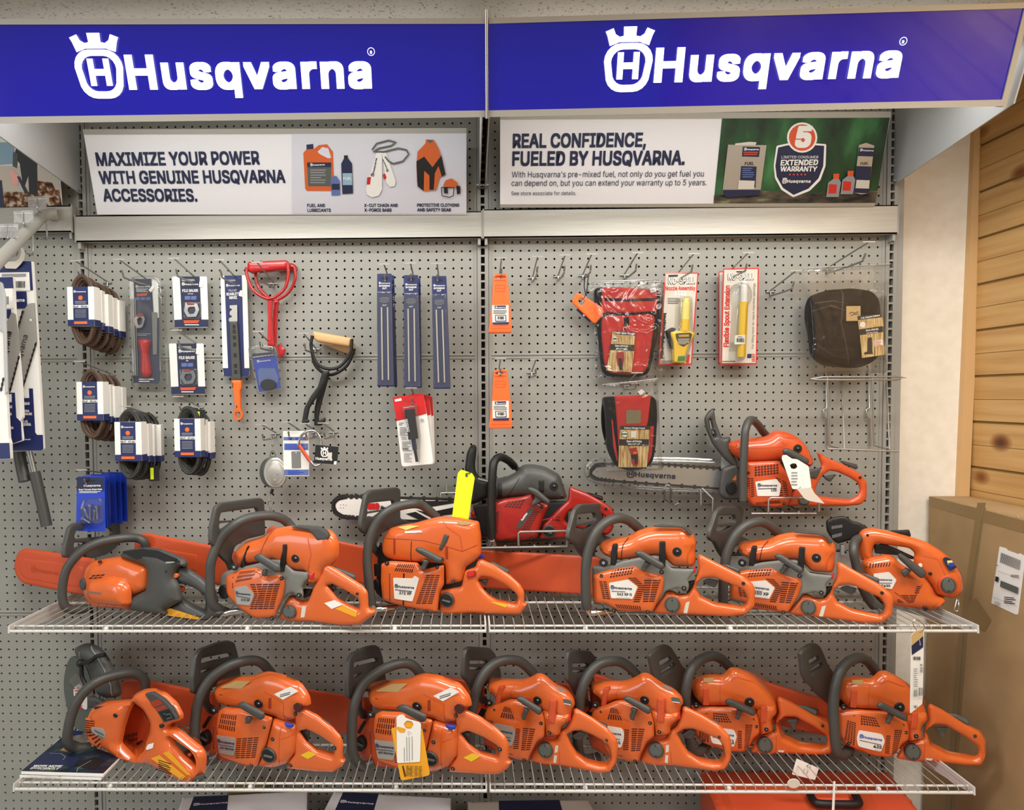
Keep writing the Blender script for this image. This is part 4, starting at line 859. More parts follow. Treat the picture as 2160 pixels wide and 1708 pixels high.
p = s.part('motor_body'); p.pil('OR', .0, .13, .022, '795,840 830,760 960,700 1210,680 1240,620 1330,580 1430,575 1540,620 1640,710 1702,830 1690,880 1600,910 1560,950 1640,950 1800,1080 1890,1150 1922,1220 1912,1380 1800,1497 1720,1470 1600,1420 1400,1300 1250,1287 1100,1242 950,1142 850,1100 800,1000', ['1240,690 1340,780 1395,880 1395,970 1360,1060 1340,1150 1250,1245 1110,1100 1140,950 1180,820', '1585,1030 1640,1060 1700,1110 1790,1170 1830,1230 1835,1330 1790,1290 1700,1210 1620,1110'], rc=.009, dome=.004)
p.flat('YO', P_('1448,1210 1530,1178 1780,1380 1742,1416')); p.rows(1520, 1215, 1640, 1330, 6, 'BK', 40); p.flat('YO', P_('1563,1160 1620,1138 1832,1368 1790,1366'))
p.flat('WH', P_('1405,1110 1425,1075 1480,1060 1470,1110 1410,1130')); p.disc('BK', 1095, 810, 20, -.004); p.disc('BK', 1532, 912, 18, -.004); p.disc('OD', 1190, 1228, 20, .004); p.disc('OD', 1618, 1390, 17, .004); p.disc('OD', 1800, 1187, 16, .002)
p = s.part('battery_bay'); p.pil('OC', .085, .02, .003, '1200,650 1360,760 1420,880 1420,980 1380,1160 1250,1260 1090,1110 1120,930 1160,800', rc=.006)
p.slots('1140,1010 1310,960 1310,1000 1150,1045', 9, 1, .5, .85); p.slots('1145,1045 1310,1010 1310,1045 1165,1085', 9, 1, .5, .85); p.flat('BK', P_('1300,1070 1360,1040 1360,1110 1320,1120'))
p = s.part('motor_grille'); p.pil('OR', -.003, .03, .006, '800,832 930,845 1002,960 1002,1010 950,1132 850,1082 805,960', rc=.006)
p.slots('810,845 930,855 990,950 815,930', 3, 4, .92, .5); p.slots('815,950 880,950 990,1060 940,1120', 2, 5, .92, .5); p.slots('815,930 870,935 870,1010 822,1010', 2, 3, .9, .5)
p.pil('SV', -.006, .003, .001, '865,920 970,930 1000,980 990,1042 920,1002 870,962', rc=.003); p.text('Husqvarna', 900, 955, 985, 1000, 'IN'); p.text('K1 PACE', 930, 1000, 985, 1032, 'IN')
p = s.part('warning_label'); p.pil('IN', .004, .003, .001, '890,730 1000,718 1020,735 990,762 905,755', rc=.003)
p = s.part('control_panel'); p.pil('DG', -.005, .01, .002, '1375,602 1450,588 1560,660 1640,742 1692,842 1560,878 1500,780', rc=.004)
for t in ('1430,680 1510,650 1560,690 1465,735', '1480,740 1570,705 1600,735 1500,770'): p.flat('OD', P_(t))
p.flat('BK', P_('1515,775 1610,745 1670,835 1570,862')); p.disc('GN', 1563, 793, 9, -.0062, .001, seg=10); p.line('GR', P_('1580,800 1625,790 1640,825 1590,840'), 4)
s.part('throttle_lock').pil('DG', .03, .03, .005, '1670,915 1720,925 1840,1050 1830,1105 1740,1010', rc=.004); s.part('trigger').pil('DG', .05, .03, .004, '1580,1025 1680,1085 1650,1140 1610,1110', rc=.004)
s.part('handle_foot').pil('DG', -.004, .06, .005, '1815,1490 1840,1402 1932,1368 1942,1420 1850,1485', rc=.004); s.part('motor_shaft').tube('PV', .012, '1690,1180,.08 1800,1275,.08', smooth=False)
s.done()
# --- rancher saws
cJ = (380, 1330, 4.879)
s = saw('orange chainsaw with white warning sticker but no tag, second on the lower shelf', cJ, (900, 1430), ZL, 22)
s.part('bar_cover').pil('OC', .07, .03, .006, '-640,560 -580,510 -300,520 140,610 400,650 400,1060 100,1000 -300,900 -600,810', rc=.02)
s.part('front_handle').tube('DG', .0138, '380,1305,.03 270,1335,.01 185,1262,-.015 152,1150,-.025 158,900,-.025 200,690,-.02 300,510,0 450,392,.02 620,322,.05 760,305,.08 850,340,.1 920,420,.12 970,480,.125')
s.part('hand_guard').oblique('DG', (200, 640), .0, 36, .012, '136,640 138,480 168,260 220,190 400,123 510,100 567,123 602,250 632,480 540,500 420,560 330,592 305,680 312,740 382,790 377,842 330,862 230,722 188,655', ['225,285 480,235 530,240 542,268 380,300 220,347', '217,412 330,387 270,430 220,442'])
p = s.part('engine_block'); p.pil('OC', .03, .08, .006, '205,1000 360,850 1160,850 1150,1250 1000,1400 400,1345 310,1300 228,1210', rc=.006)
p = s.part('cylinder_cover'); p.pil('OR', .008, .12, .022, '310,640 330,590 430,560 560,500 700,490 780,460 850,443 1000,470 1200,560 1290,700 1302,800 1250,802 1170,850 1162,942 1060,952 930,902 620,817 440,792 380,780 330,720', rc=.012, dome=.005)
p.flat('KT', P_('430,572 580,510 735,510 640,592 440,582')); p.flat('CY', P_('460,565 590,522 690,522 610,575'), lift=.0008); p.flat('WH', P_('978,645 1150,566 1232,612 1070,702'))
p.rows(1040, 610, 1150, 680, 4, 'BK', -30); p.slots('410,650 442,650 432,762 414,762', 1, 1, 1, 1, 'OD'); p.slots('922,690 952,680 947,795 917,795', 1, 1, 1, 1, 'OD'); p.line('OC', P_('880,620 1075,735 1070,940'), 6); p.disc('VD', 1205, 790, 42, .006, ry=52)
p = s.part('starter_cover'); p.pil('OR', -.006, .06, .009, '375,830 440,795 620,815 935,905 910,1000 860,1200 765,1417 620,1392 440,1322 390,1290 360,1000', rc=.008, dome=.005)
p.slots('430,845 592,862 577,1037 390,1002', 8, 3, .5, .8); p.slots('592,1095 822,1085 782,1307 570,1312', 4, 10, .82, .5); p.slots('330,990 352,990 360,1215 340,1215', 1, 12)
starter(s, '578,775 610,738 650,740 852,850 857,900 820,932 600,802', '680,880 732,890 710,962 658,962 670,910')
p = s.part('fuel_tank'); p.pil('OR', .004, .09, .02, '930,905 1060,950 1160,1000 1166,1150 1150,1280 1070,1392 930,1437 755,1417 850,1200', rc=.01, dome=.004); p.line('OC', P_('1045,960 1030,1110 1020,1380'), 6); p.line('OC', P_('1040,1110 1150,1080'), 5)
bar_cap(s, 902, 1287, 74, -.006)
screws(s, 0, [(345, 820, 34, -.012), (860, 995, 18), (795, 1050, 18), (945, 1120, 18, -.002), (730, 1385, 18), (1180, 860, 17, .014), (1582, 1210, 20, .014), (1130, 1390, 18, .014)])
p = s.part('rear_handle'); p.pil('OR', .018, .036, .009, '1168,830 1240,793 1400,880 1550,1000 1640,1100 1662,1180 1652,1340 1692,1340 1640,1422 1570,1467 1400,1462 1080,1427 1110,1340 1170,1270 1163,1150 1180,1040', ['1210,1045 1290,1023 1430,1090 1560,1180 1577,1220 1567,1307 1400,1252 1280,1150'], rc=.007, dome=.002); p.flat('YL', P_('1243,1275 1330,1233 1412,1265 1320,1317'))
s.part('throttle_lock').pil('DG', .03, .03, .005, '1268,835 1330,838 1532,960 1522,1022 1400,932', rc=.004); s.part('trigger').pil('DG', .04, .02, .004, '1205,1045 1290,1025 1330,1050 1310,1150 1270,1120', rc=.004)
s.part('stop_switch').pil('RD', .012, .02, .003, '1078,880 1142,868 1142,902 1088,912', rc=.002); s.part('choke_lever').pil('BL', -.004, .02, .004, '1068,945 1162,960 1152,1007 1075,987', rc=.003); bulb(s, 800, 755, 43, .0)
p = s.part('serial_plate'); p.pil('BK', .012, .004, .001, '222,990 290,878 318,890 247,1012', rc=.002); p = s.part('oil_cap'); p.disc('BK', 240, 1115, 44, .012, .02, ry=74); p.pil('GS', .008, .005, .001, '205,1090 270,1130 262,1150 205,1112', rc=.002)
s.done(); SAW_J = s
def j_plate(it, txt, root=None):
    q = Part(it, 'name_plate', None); q.pil('SV', -.013, .002, .0005, '373,1073 560,1103 572,1200 550,1287 400,1262', rc=.004); q.logo(385, 1145, 557, 1172, 'IN'); q.line('IN', P_('390,1170 555,1195'), 6); q.text(txt, 410, 1210, 555, 1232, 'IN')
    o = q.make('name_plate'); COL.objects.link(o); o.parent = root or it.root
j_plate(s, '455 Rancher')
c = copy_item(s, (-.1521, -.3761, .5979), 25.4, -3.1, 'orange chainsaw with yellow and white hang tag, third from left on the lower shelf', skip=('name_plate',)); j_plate(s, '460 Rancher', c)
# --- 450 class saws
cK = (960, 1330, 4.8806)
s = saw('orange chainsaw with grey name plate under the middle upright, fourth on lower shelf', cK, (860, 1380), ZL, 22)
s.part('bar_cover').pil('OC', .07, .03, .006, '-420,480 -340,430 0,492 300,540 300,930 0,880 -380,720', rc=.02)
s.part('front_handle').tube('DG', .0138, '360,1270,.03 240,1288,.0 165,1235,-.02 152,1000,-.025 182,800,-.025 220,610,-.02 290,455,-.005 400,342,.02 530,302,.05 650,312,.08 740,370,.1 830,470,.12')
s.part('hand_guard').oblique('DG', (160, 520), .0, 32, .012, '93,480 95,420 105,260 125,190 170,168 370,180 422,240 442,330 472,400 482,480 530,522 400,532 300,562 262,640 392,740 387,782 340,792 260,722 200,642 150,542', ['155,310 320,310 352,332 320,347 155,352', '155,372 282,387 230,407 150,402'])
s.part('engine_block').pil('OC', .03, .08, .006, '230,900 330,760 1160,850 1050,1110 760,1340 450,1270 300,1180', rc=.006)
p = s.part('cylinder_cover'); p.pil('OR', .008, .12, .022, '302,590 330,550 470,533 650,540 760,500 830,458 900,480 1000,570 1130,640 1200,720 1217,790 1190,832 1170,922 1080,942 910,862 840,802 560,717 420,762 380,690 320,640', rc=.012, dome=.005)
p.line('OC', P_('620,545 580,620 575,710'), 4); p.line('OC', P_('430,770 600,690 760,720 890,850'), 5); p.flat('GR', P_('1020,580 1060,588 1132,630 1080,632')); p.flat('GS', P_('1115,690 1195,710 1212,762 1125,742')); p.rows(1125, 700, 1195, 750, 3, 'WH', 12)
p = s.part('cover_clip'); p.pil('OC', .002, .014, .003, '450,575 512,570 482,660 452,767 408,760 428,650', rc=.003); p = s.part('cover_clip'); p.pil('OC', -.006, .016, .003, '973,708 1047,713 1022,962 948,952 963,800', rc=.003); p.slots('965,790 1035,795 1020,955 950,945', 1, 12, 1, .3, 'OD')
p = s.part('carburettor_cover'); p.pil('OR', .0, .1, .018, '880,830 1050,850 1170,880 1162,952 1080,1012 1060,1102 920,1107 900,960', rc=.008, dome=.003); p.line('OD', P_('905,850 925,960 920,1105'), 6)
p = s.part('starter_cover'); p.pil('OR', -.006, .06, .009, '290,880 330,780 420,770 560,715 640,720 840,800 890,850 920,950 910,1110 840,1150 760,1290 740,1362 600,1332 450,1262 400,1190 390,1000 310,960', rc=.01, dome=.005)
p.slots('510,770 572,785 622,912 463,890', 6, 2, .6, .85); p.slots('630,990 682,1000 662,1212 598,1212', 1, 11, .85, .5); p.slots('700,985 837,1000 772,1232 680,1227', 2, 11, .85, .5); p.slots('330,905 402,922 382,972 328,952', 4, 2, .7, .6); p.slots('520,1250 592,1262 612,1322 540,1307', 5, 1, .55, .9); p.line('OC', P_('600,800 610,880 700,930'), 8)
starter(s, '618,700 650,678 690,690 880,810 892,850 862,882 640,732', '700,788 762,820 730,880 715,932 673,912 700,860')
p = s.part('rear_handle'); p.pil('OR', .02, .036, .009, '760,1352 780,1290 850,1170 900,1140 1040,1130 1070,1050 1140,1010 1210,870 1210,820 1240,808 1400,900 1570,1020 1660,1130 1672,1230 1657,1370 1600,1462 1500,1482 1300,1442 1080,1402 900,1392', ['1145,1080 1220,1040 1300,1038 1400,1080 1550,1160 1592,1230 1602,1330 1560,1402 1480,1402 1340,1362 1250,1290 1190,1190'], rc=.007, dome=.002); p.flat('PV', P_('1035,1178 1065,1178 1040,1362 1013,1352')); p.line('OC', P_('1075,1240 1080,1390'), 6)
s.part('inner_label').pil('WH', .045, .003, .0006, '1140,1235 1165,1235 1240,1300 1382,1380 1360,1397 1220,1352 1150,1282', rc=.002); s.part('inner_label').pil('TN', .05, .003, .0006, '1165,1235 1230,1250 1300,1330 1380,1378 1240,1298', rc=.002)
s.part('throttle_lock').pil('DG', .03, .03, .005, '1380,908 1440,918 1567,985 1562,1042 1450,972', rc=.004); s.part('trigger').pil('DG', .04, .02, .004, '1200,1080 1280,1038 1347,1060 1300,1132 1220,1122', rc=.004)
fuel_cap(s, 925, 1235, 77, .01); bulb(s, 845, 722, 43, .0); s.part('stop_switch').pil('RD', .012, .02, .003, '1165,870 1192,850 1190,930 1162,938', rc=.002)
screws(s, 0, [(350, 745, 34, -.012), (403, 818, 15), (880, 955, 20), (968, 1050, 20, -.004), (710, 1330, 19), (1558, 1130, 14, .016), (878, 795, 13)])
p = s.part('serial_plate'); p.pil('BK', .01, .004, .001, '222,882 270,798 318,820 272,912', rc=.002)
s.done(); SAW_K = s
def k_plate(it, m, txt, root=None):
    q = Part(it, 'name_plate', None); q.pil(m, -.013, .002, .0005, '380,965 420,955 600,995 620,1040 612,1110 580,1192 480,1172 380,1090', rc=.005); q.logo(403, 1028, 588, 1062, 'IN'); q.line('IN', P_('440,1075 575,1105'), 6); q.text(txt, 445 if len(txt) > 4 else 510, 1115 if len(txt) > 4 else 1140, 575, 1140 if len(txt) > 4 else 1152, 'IN')
    o = q.make('name_plate'); COL.objects.link(o); o.parent = root or it.root
k_plate(s, 'SV', '450 Rancher')
c = copy_item(s, (.4318, -.3293, .5983), 25.1, -4.0, 'orange chainsaw with white name plate, third from right on the lower shelf', skip=('name_plate',)); k_plate(s, 'PW', '445', c)
# --- 435
cL = (1680, 1300, 4.1854)
s = saw('orange chainsaw with hanging price tag in front of it, rightmost on the lower shelf', cL, (1000, 1285), ZL, 8)
s.part('bar_cover').pil('OC', .07, .03, .006, '-620,500 -560,455 -234,590 300,752 420,800 420,1090 268,1060 -8,1000 -400,900 -600,800', rc=.02)
s.part('front_handle').tube('DG', .0138, '470,1165,.03 420,1215,.0 362,1195,-.02 340,1050,-.025 325,800,-.025 345,620,-.02 388,485,-.01 455,405,.01 550,365,.04 625,392,.07 690,470,.09 740,545,.11')
s.part('hand_guard').oblique('DG', (200, 640), .0, 30, .012, '43,330 60,298 130,253 185,238 215,263 247,330 292,440 340,500 400,560 360,700 455,780 457,812 405,832 330,800 190,682 140,612 110,602 68,520', ['110,387 195,345 217,382 130,442', '120,477 225,402 242,442 130,512'])
s.part('engine_block').pil('OC', .03, .08, .006, '350,800 1130,850 1000,1110 800,1250 500,1180 370,1070', rc=.006)
p = s.part('cylinder_cover'); p.pil('OR', .008, .12, .022, '383,640 420,578 520,548 690,570 750,508 800,498 900,540 990,600 1090,720 1140,780 1177,860 1172,942 1120,972 1000,942 990,902 820,842 600,837 480,832 400,740', rc=.012, dome=.005)
p.line('OC', P_('650,575 632,700 630,830'), 4); p.flat('KT', P_('488,555 587,558 577,602 488,592')); p.line('OC', P_('740,590 800,560 960,620'), 7)
p = s.part('carburettor_cover'); p.pil('OR', .0, .1, .016, '985,900 1060,830 1170,858 1177,932 1120,982 1132,1092 1005,1122 988,1000', rc=.008, dome=.003)
p = s.part('cover_clip'); p.pil('OC', .002, .014, .003, '480,650 542,650 532,812 473,805', rc=.003); p = s.part('cover_clip'); p.pil('OC', -.006, .016, .003, '1020,850 1082,850 1067,1002 1008,992', rc=.003)
p = s.part('starter_cover'); p.pil('OR', -.006, .06, .009, '372,850 440,840 560,830 800,850 960,900 1002,960 1002,1100 940,1132 900,1202 840,1257 700,1242 560,1192 440,1142 378,1060', rc=.01, dome=.005)
p.slots('565,865 692,887 737,972 558,950', 7, 4, .7, .65); p.slots('445,908 522,930 512,1142 418,1082', 4, 12, .75, .6); p.slots('780,1040 827,1040 820,1212 773,1206', 1, 10, .85, .5); p.slots('860,990 932,997 882,1202 838,1222', 4, 13, .75, .6); p.line('OC', P_('540,1000 530,1080 550,1170 620,1205'), 6)
starter(s, '713,785 740,760 780,770 985,890 987,932 960,932 720,812', '810,850 872,880 840,920 830,962 788,942 815,900')
p = s.part('rear_handle'); p.pil('OR', .02, .036, .009, '888,1262 960,1140 1060,1105 1135,1095 1150,990 1180,930 1173,800 1195,778 1300,830 1500,960 1640,1030 1687,1110 1682,1250 1642,1327 1500,1327 1120,1282 1080,1297', ['1150,1010 1230,960 1330,968 1500,1070 1610,1150 1627,1200 1612,1257 1560,1267 1350,1232 1200,1150'], rc=.007, dome=.002); p.line('OC', P_('1135,1110 1120,1270'), 6); p.flat('PV', P_('1140,1245 1200,1252 1190,1270 1140,1262'))
s.part('inner_label').pil('TN', .045, .003, .0006, '1170,1108 1250,1170 1450,1218 1560,1240 1555,1258 1450,1236 1240,1192 1170,1132', rc=.002); s.part('inner_label').pil('WH', .042, .003, .0006, '1170,1158 1200,1165 1430,1250 1427,1270 1200,1192', rc=.002)
s.part('throttle_lock').pil('GS', .03, .03, .005, '1335,858 1420,868 1532,930 1522,972 1400,902', rc=.004); s.part('trigger').pil('GS', .04, .02, .004, '1220,983 1342,978 1300,1087 1260,1032', rc=.004)
fuel_cap(s, 1032, 1203, 72, .01); bulb(s, 915, 805, 44, .0)
screws(s, 0, [(418, 802, 26, -.012), (510, 885, 15), (465, 1120, 16), (965, 1025, 18), (1060, 1058, 20, -.004), (1580, 1058, 14, .016), (940, 962, 18)])
p = s.part('serial_plate'); p.pil('BK', .012, .004, .001, '365,880 400,850 408,880 380,955', rc=.002); p.disc('CH', 381, 861, 8, .01, .003, seg=10)
s.done(); SAW_L = s
def l_plate(it, txt, root=None):
    q = Part(it, 'name_plate', None); q.pil('PW', -.013, .002, .0005, '550,1005 760,1040 782,1100 747,1197 545,1147 533,1080', rc=.006); q.logo(555, 1065, 752, 1098, 'BL'); q.line('IN', P_('555,1090 750,1133'), 5); q.text(txt, 678, 1155, 748, 1168, 'BK'); q.line('BK', P_('690,1175 740,1187'), 3)
    o = q.make('name_plate'); COL.objects.link(o); o.parent = root or it.root
l_plate(s, '435')
c = copy_item(s, (.7534, -.2593, .5929), 5.9, -2.9, 'orange chainsaw with round blue sticker on top, second from right on the lower shelf', skip=('name_plate',)); l_plate(s, '445', c)
# ------------------------------------------------------------------ posters
def poster(label, corners, crop=(0, 0, 1)):
    q = P_(corners); c = (crop[0]+(q[2][0]+q[3][0])/2/crop[2], crop[1]+(q[2][1]+q[3][1])/2/crop[2])
    s = Item('poster', label, 'poster', ony(c[0], c[1], -.045), lean=19, crop=crop, group='posters under the signs')
    p = s.part('print'); p.pil('PO', 0, .003, .0005, corners, rc=.001, step=.3); return s, p
s, p = poster('white poster of accessories with jug, saw bars and orange jacket, on the left bay', '352,562 1968,556 1968,905 410,905', (0, 0, 2.0))
g = s.part('poster_rail'); g.pil('GB', -.002, .008, .0008, '348,545 1968,540 1968,562 352,567', rc=.001)
p.flat('PG', P_('1232,562 1966,556 1966,900 1232,900'))
for t, x0, y0, x1, y1 in (('MAXIMIZE YOUR POWER', 412, 698, 1095, 692), ('WITH GENUINE HUSQVARNA', 425, 774, 1203, 769), ('ACCESSORIES.', 440, 848, 832, 848)): p.text(t, x0, y0, x1, y1, 'IN', .028, 1.2)
for t, x0, y0, x1, y1 in (('FUEL AND', 1297, 873, 1372, 873), ('LUBRICANTS', 1298, 893, 1396, 893), ('X-CUT CHAIN AND', 1537, 872, 1678, 872), ('X-FORCE BARS', 1538, 892, 1652, 892), ('PROTECTIVE CLOTHING', 1760, 871, 1937, 871), ('AND SAFETY GEAR', 1761, 891, 1902, 891)): p.text(t, x0, y0, x1, y1, 'IN', .03, 1.1)
p.flat('OR', P_('1280,645 1295,628 1325,628 1345,612 1380,608 1405,640 1410,795 1400,805 1295,805 1288,795')); p.flat('PG', P_('1340,640 1360,620 1385,625 1398,665 1385,668 1350,650')); p.flat('IN', P_('1293,610 1322,607 1323,628 1294,630'))
p.flat('IN', P_('1296,685 1398,685 1398,705 1297,705')); p.flat('GS', P_('1297,705 1398,705 1398,785 1300,785')); p.logo(1310, 699, 1370, 697, 'WH'); p.rows(1310, 712, 1375, 775, 6, 'GR')
p.flat('LB', P_('1395,760 1405,742 1420,742 1435,765 1436,822 1400,824')); p.flat('IN', P_('1400,775 1433,775 1434,800 1401,800')); p.flat('IN', P_('1440,690 1452,668 1470,668 1486,690 1490,815 1445,818')); p.flat('BK', P_('1452,655 1468,655 1468,668 1452,668')); p.flat('FB', P_('1446,730 1486,730 1487,780 1447,780')); p.text('FUEL', 1450, 758, 1484, 758, 'WH')
p.flat('WH', P_('1590,640 1612,640 1612,800 1598,825 1570,832 1548,820 1545,795')); p.flat('WH', P_('1612,645 1630,645 1670,765 1665,785 1645,788 1630,770')); p.flat('RD', P_('1550,748 1566,746 1562,778 1548,778')); p.flat('RD', P_('1615,735 1626,732 1632,752 1620,755'))
p.logo(1576, 745, 1592, 668, 'IN'); p.logo(1640, 722, 1618, 672, 'IN')
p.line('GS', P_('1570,632 1590,605 1640,592 1672,600 1650,615 1600,625 1575,640 1620,640 1680,625 1715,632 1725,650 1700,680 1660,690 1640,680 1625,660'), 7)
p.flat('OR', P_('1762,640 1795,605 1798,588 1830,590 1850,625 1862,660 1862,745 1855,745 1840,800 1788,805 1760,770 1757,700')); p.flat('BK', P_('1757,680 1790,660 1825,705 1862,655 1880,735 1865,745 1850,700 1835,730 1830,800 1812,800 1812,740 1790,720 1788,805 1762,785')); p.flat('GS', P_('1800,590 1828,592 1815,605'))
p.flat('OR', P_('1868,785 1880,760 1905,752 1930,770 1932,790 1900,788')); p.line('BK', P_('1862,790 1865,825 1895,832 1912,825 1915,790 1862,790'), 4); p.flat('BK', P_('1925,782 1942,785 1942,815 1928,820')); p.flat('BK', P_('1872,790 1888,788 1890,815 1874,815'))
s.done()
s, p = poster('wide poster with forest picture and warranty shield, on the right bay', '1055,252 1878,247 1846,430 1055,433')
g = s.part('poster_rail'); g.pil('GB', -.002, .01, .0008, '1055,240 1880,235 1880,248 1055,252', rc=.001); g = s.part('lower_rail'); g.pil('GB', -.002, .006, .0008, '1055,431 1846,428 1845,436 1055,438', rc=.001)
p.flat('FOREST', P_('1523,249 1877,247 1846,430 1505,431')); p.flat('BARK', P_('1506,412 1600,402 1700,408 1850,402 1846,430 1505,431'))
s.crop = (1080, 0, 2.0)
for t, x0, y0, x1, y1, b_, h in (('REAL CONFIDENCE,', 5, 622, 562, 617, .03, 1.22), ('FUELED BY HUSQVARNA.', 3, 697, 725, 693, .03, 1.22), ("With Husqvarna's pre-mixed fuel, not only do you get fuel you", -1, 748, 808, 744, .0, 1.15), ('can depend on, but you can extend your warranty up to 5 years.', -2, 784, 820, 781, .0, 1.15), ('See store associate for details.', -3, 823, 270, 822, 0, 1.1)): p.text(t, x0, y0, x1, y1, 'IN', b_, h)
sh = '1115,615 1160,605 1220,600 1325,608 1322,700 1300,760 1255,805 1185,832 1135,800 1108,750 1103,700'; p.flat('WH', P_(sh), rc=.004)
p.flat('IN', P_('1122,622 1160,613 1220,608 1316,615 1312,700 1292,752 1250,795 1187,822 1142,792 1116,745 1110,700'))
circ = lambda cx, cy, r, n=24: [(cx+r*math.cos(RAD(360*k/n)), cy+r*math.sin(RAD(360*k/n))) for k in range(n)]
p.flat('WH', circ(1223, 580, 64)); p.flat('CS', circ(1223, 580, 56)); p.text('5', 1197, 616, 1250, 616, 'WH', .05, .9); p.text('UP TO', 1203, 545, 1225, 543, 'WH'); p.text('YEAR', 1196, 605, 1222, 604, 'WH', .03)
for t, x0, y0, x1, y1, b_ in (('LIMITED CONSUMER', 1135, 668, 1290, 668, .0), ('EXTENDED', 1132, 697, 1287, 695, .03), ('WARRANTY', 1130, 722, 1283, 722, .03)): p.text(t, x0, y0, x1, y1, 'WH', b_, .95)
for k in range(5): p.flat('CS', circ(1171+k*16, 736, 4, 6))
p.logo(1137, 770, 1256, 770, 'WH')
p.flat('SV', P_('910,610 1072,612 1045,820 905,830 885,820')); p.flat('PV', P_('940,605 1000,598 1030,600 1025,612 940,612')); p.flat('IN', P_('972,618 1045,620 1040,662 968,660')); p.logo(977, 633, 1038, 633, 'WH'); p.rows(975, 638, 1035, 655, 2, 'CS'); p.text('FUEL', 980, 696, 1018, 695, 'BK', .02); p.flat('IN', P_('965,700 1030,702 1025,790 958,790')); p.rows(970, 705, 1020, 750, 5, 'LB'); p.flat('PV', P_('955,760 1022,762 1018,798 950,798')); p.flat('IN', P_('888,800 1046,800 1044,822 905,832 887,822'))
p.flat('SV', P_('1460,612 1490,602 1525,614 1500,815 1470,820 1437,812')); p.flat('IN', P_('1460,622 1524,624 1520,660 1455,658')); p.logo(1464, 636, 1520, 638, 'WH'); p.text('FUEL', 1466, 695, 1500, 694, 'BK'); p.flat('IN', P_('1450,700 1513,702 1500,815 1437,812')); p.flat('PV', P_('1450,758 1505,760 1502,795 1445,793'))
for x, y in ((1322, 830), (1382, 818)):
    p.flat('GR', P_(f'{x},{y} {x+8},{y-60} {x+28},{y-75} {x+55},{y-75} {x+62},{y-60} {x+52},{y}')); p.flat('CS', P_(f'{x+30},{y-98} {x+55},{y-98} {x+53},{y-75} {x+29},{y-75}')); p.flat('RD', P_(f'{x+12},{y-55} {x+45},{y-52} {x+42},{y-15} {x+8},{y-15}'))
s.done()
s, p = poster('poster of a person blowing leaves, half hidden behind the left sign panel', '-120,255 118,258 131,433 -120,437')
p.flat('PV', P_('-120,350 120,350 131,433 -120,437')); p.flat('FB', P_('-30,300 28,295 32,345 -30,350')); p.flat('WH', P_('0,262 45,262 40,300 0,300')); p.flat('LEAVES', P_('-20,402 60,405 125,400 131,433 -20,437')); p.flat('LEAVES', P_('70,380 110,385 118,402 75,402'))
p.flat('BK', P_('40,290 60,320 78,325 80,410 62,410 60,370 50,400 42,345 30,330')); p.flat('GS', P_('28,320 38,325 36,355 27,350')); p.flat('OR', P_('20,362 28,358 40,372 38,392 26,390')); p.flat('IN', P_('36,372 42,372 60,405 54,410')); p.flat('IN', P_('-120,380 4,380 10,437 -120,437'))
s.done()
# ------------------------------------------------------------------ pegboard hooks
def hook(what, tx, ty, L=.18, group='pegboard hooks'):
    t = ony(tx, ty, -L); s = Item('peg_hook', what, 'hook', (t[0], 0, t[2]-.034), group=group)
    p = s.part('label_arm'); p.tube('ST', .0022, [(0, -.003, .004), (0, -L, .034)], seg=7, local=True)
    p = s.part('label_plate'); p.box('GB', -.016, .016, -L-.001, -L+.001, .0325, .0355)
    p = s.part('prong'); p.tube('ST', .0028, [(0, -.003, .004), (0, -.006, -.008), (0, -.02, -.012), (0, -L*.8, -.012), (0, -L*.88, -.006), (0, -L*.93, .006)], seg=8, local=True)
    p = s.part('base_wire'); p.tube('ST', .0022, [(-IN/2, .004, .0), (-IN/2, -.004, .0), (IN/2, -.004, .0), (IN/2, .004, .0)], seg=7, local=True, smooth=False)
    s.done(); return (t[0], t[2]-.034-.012)
H = {}
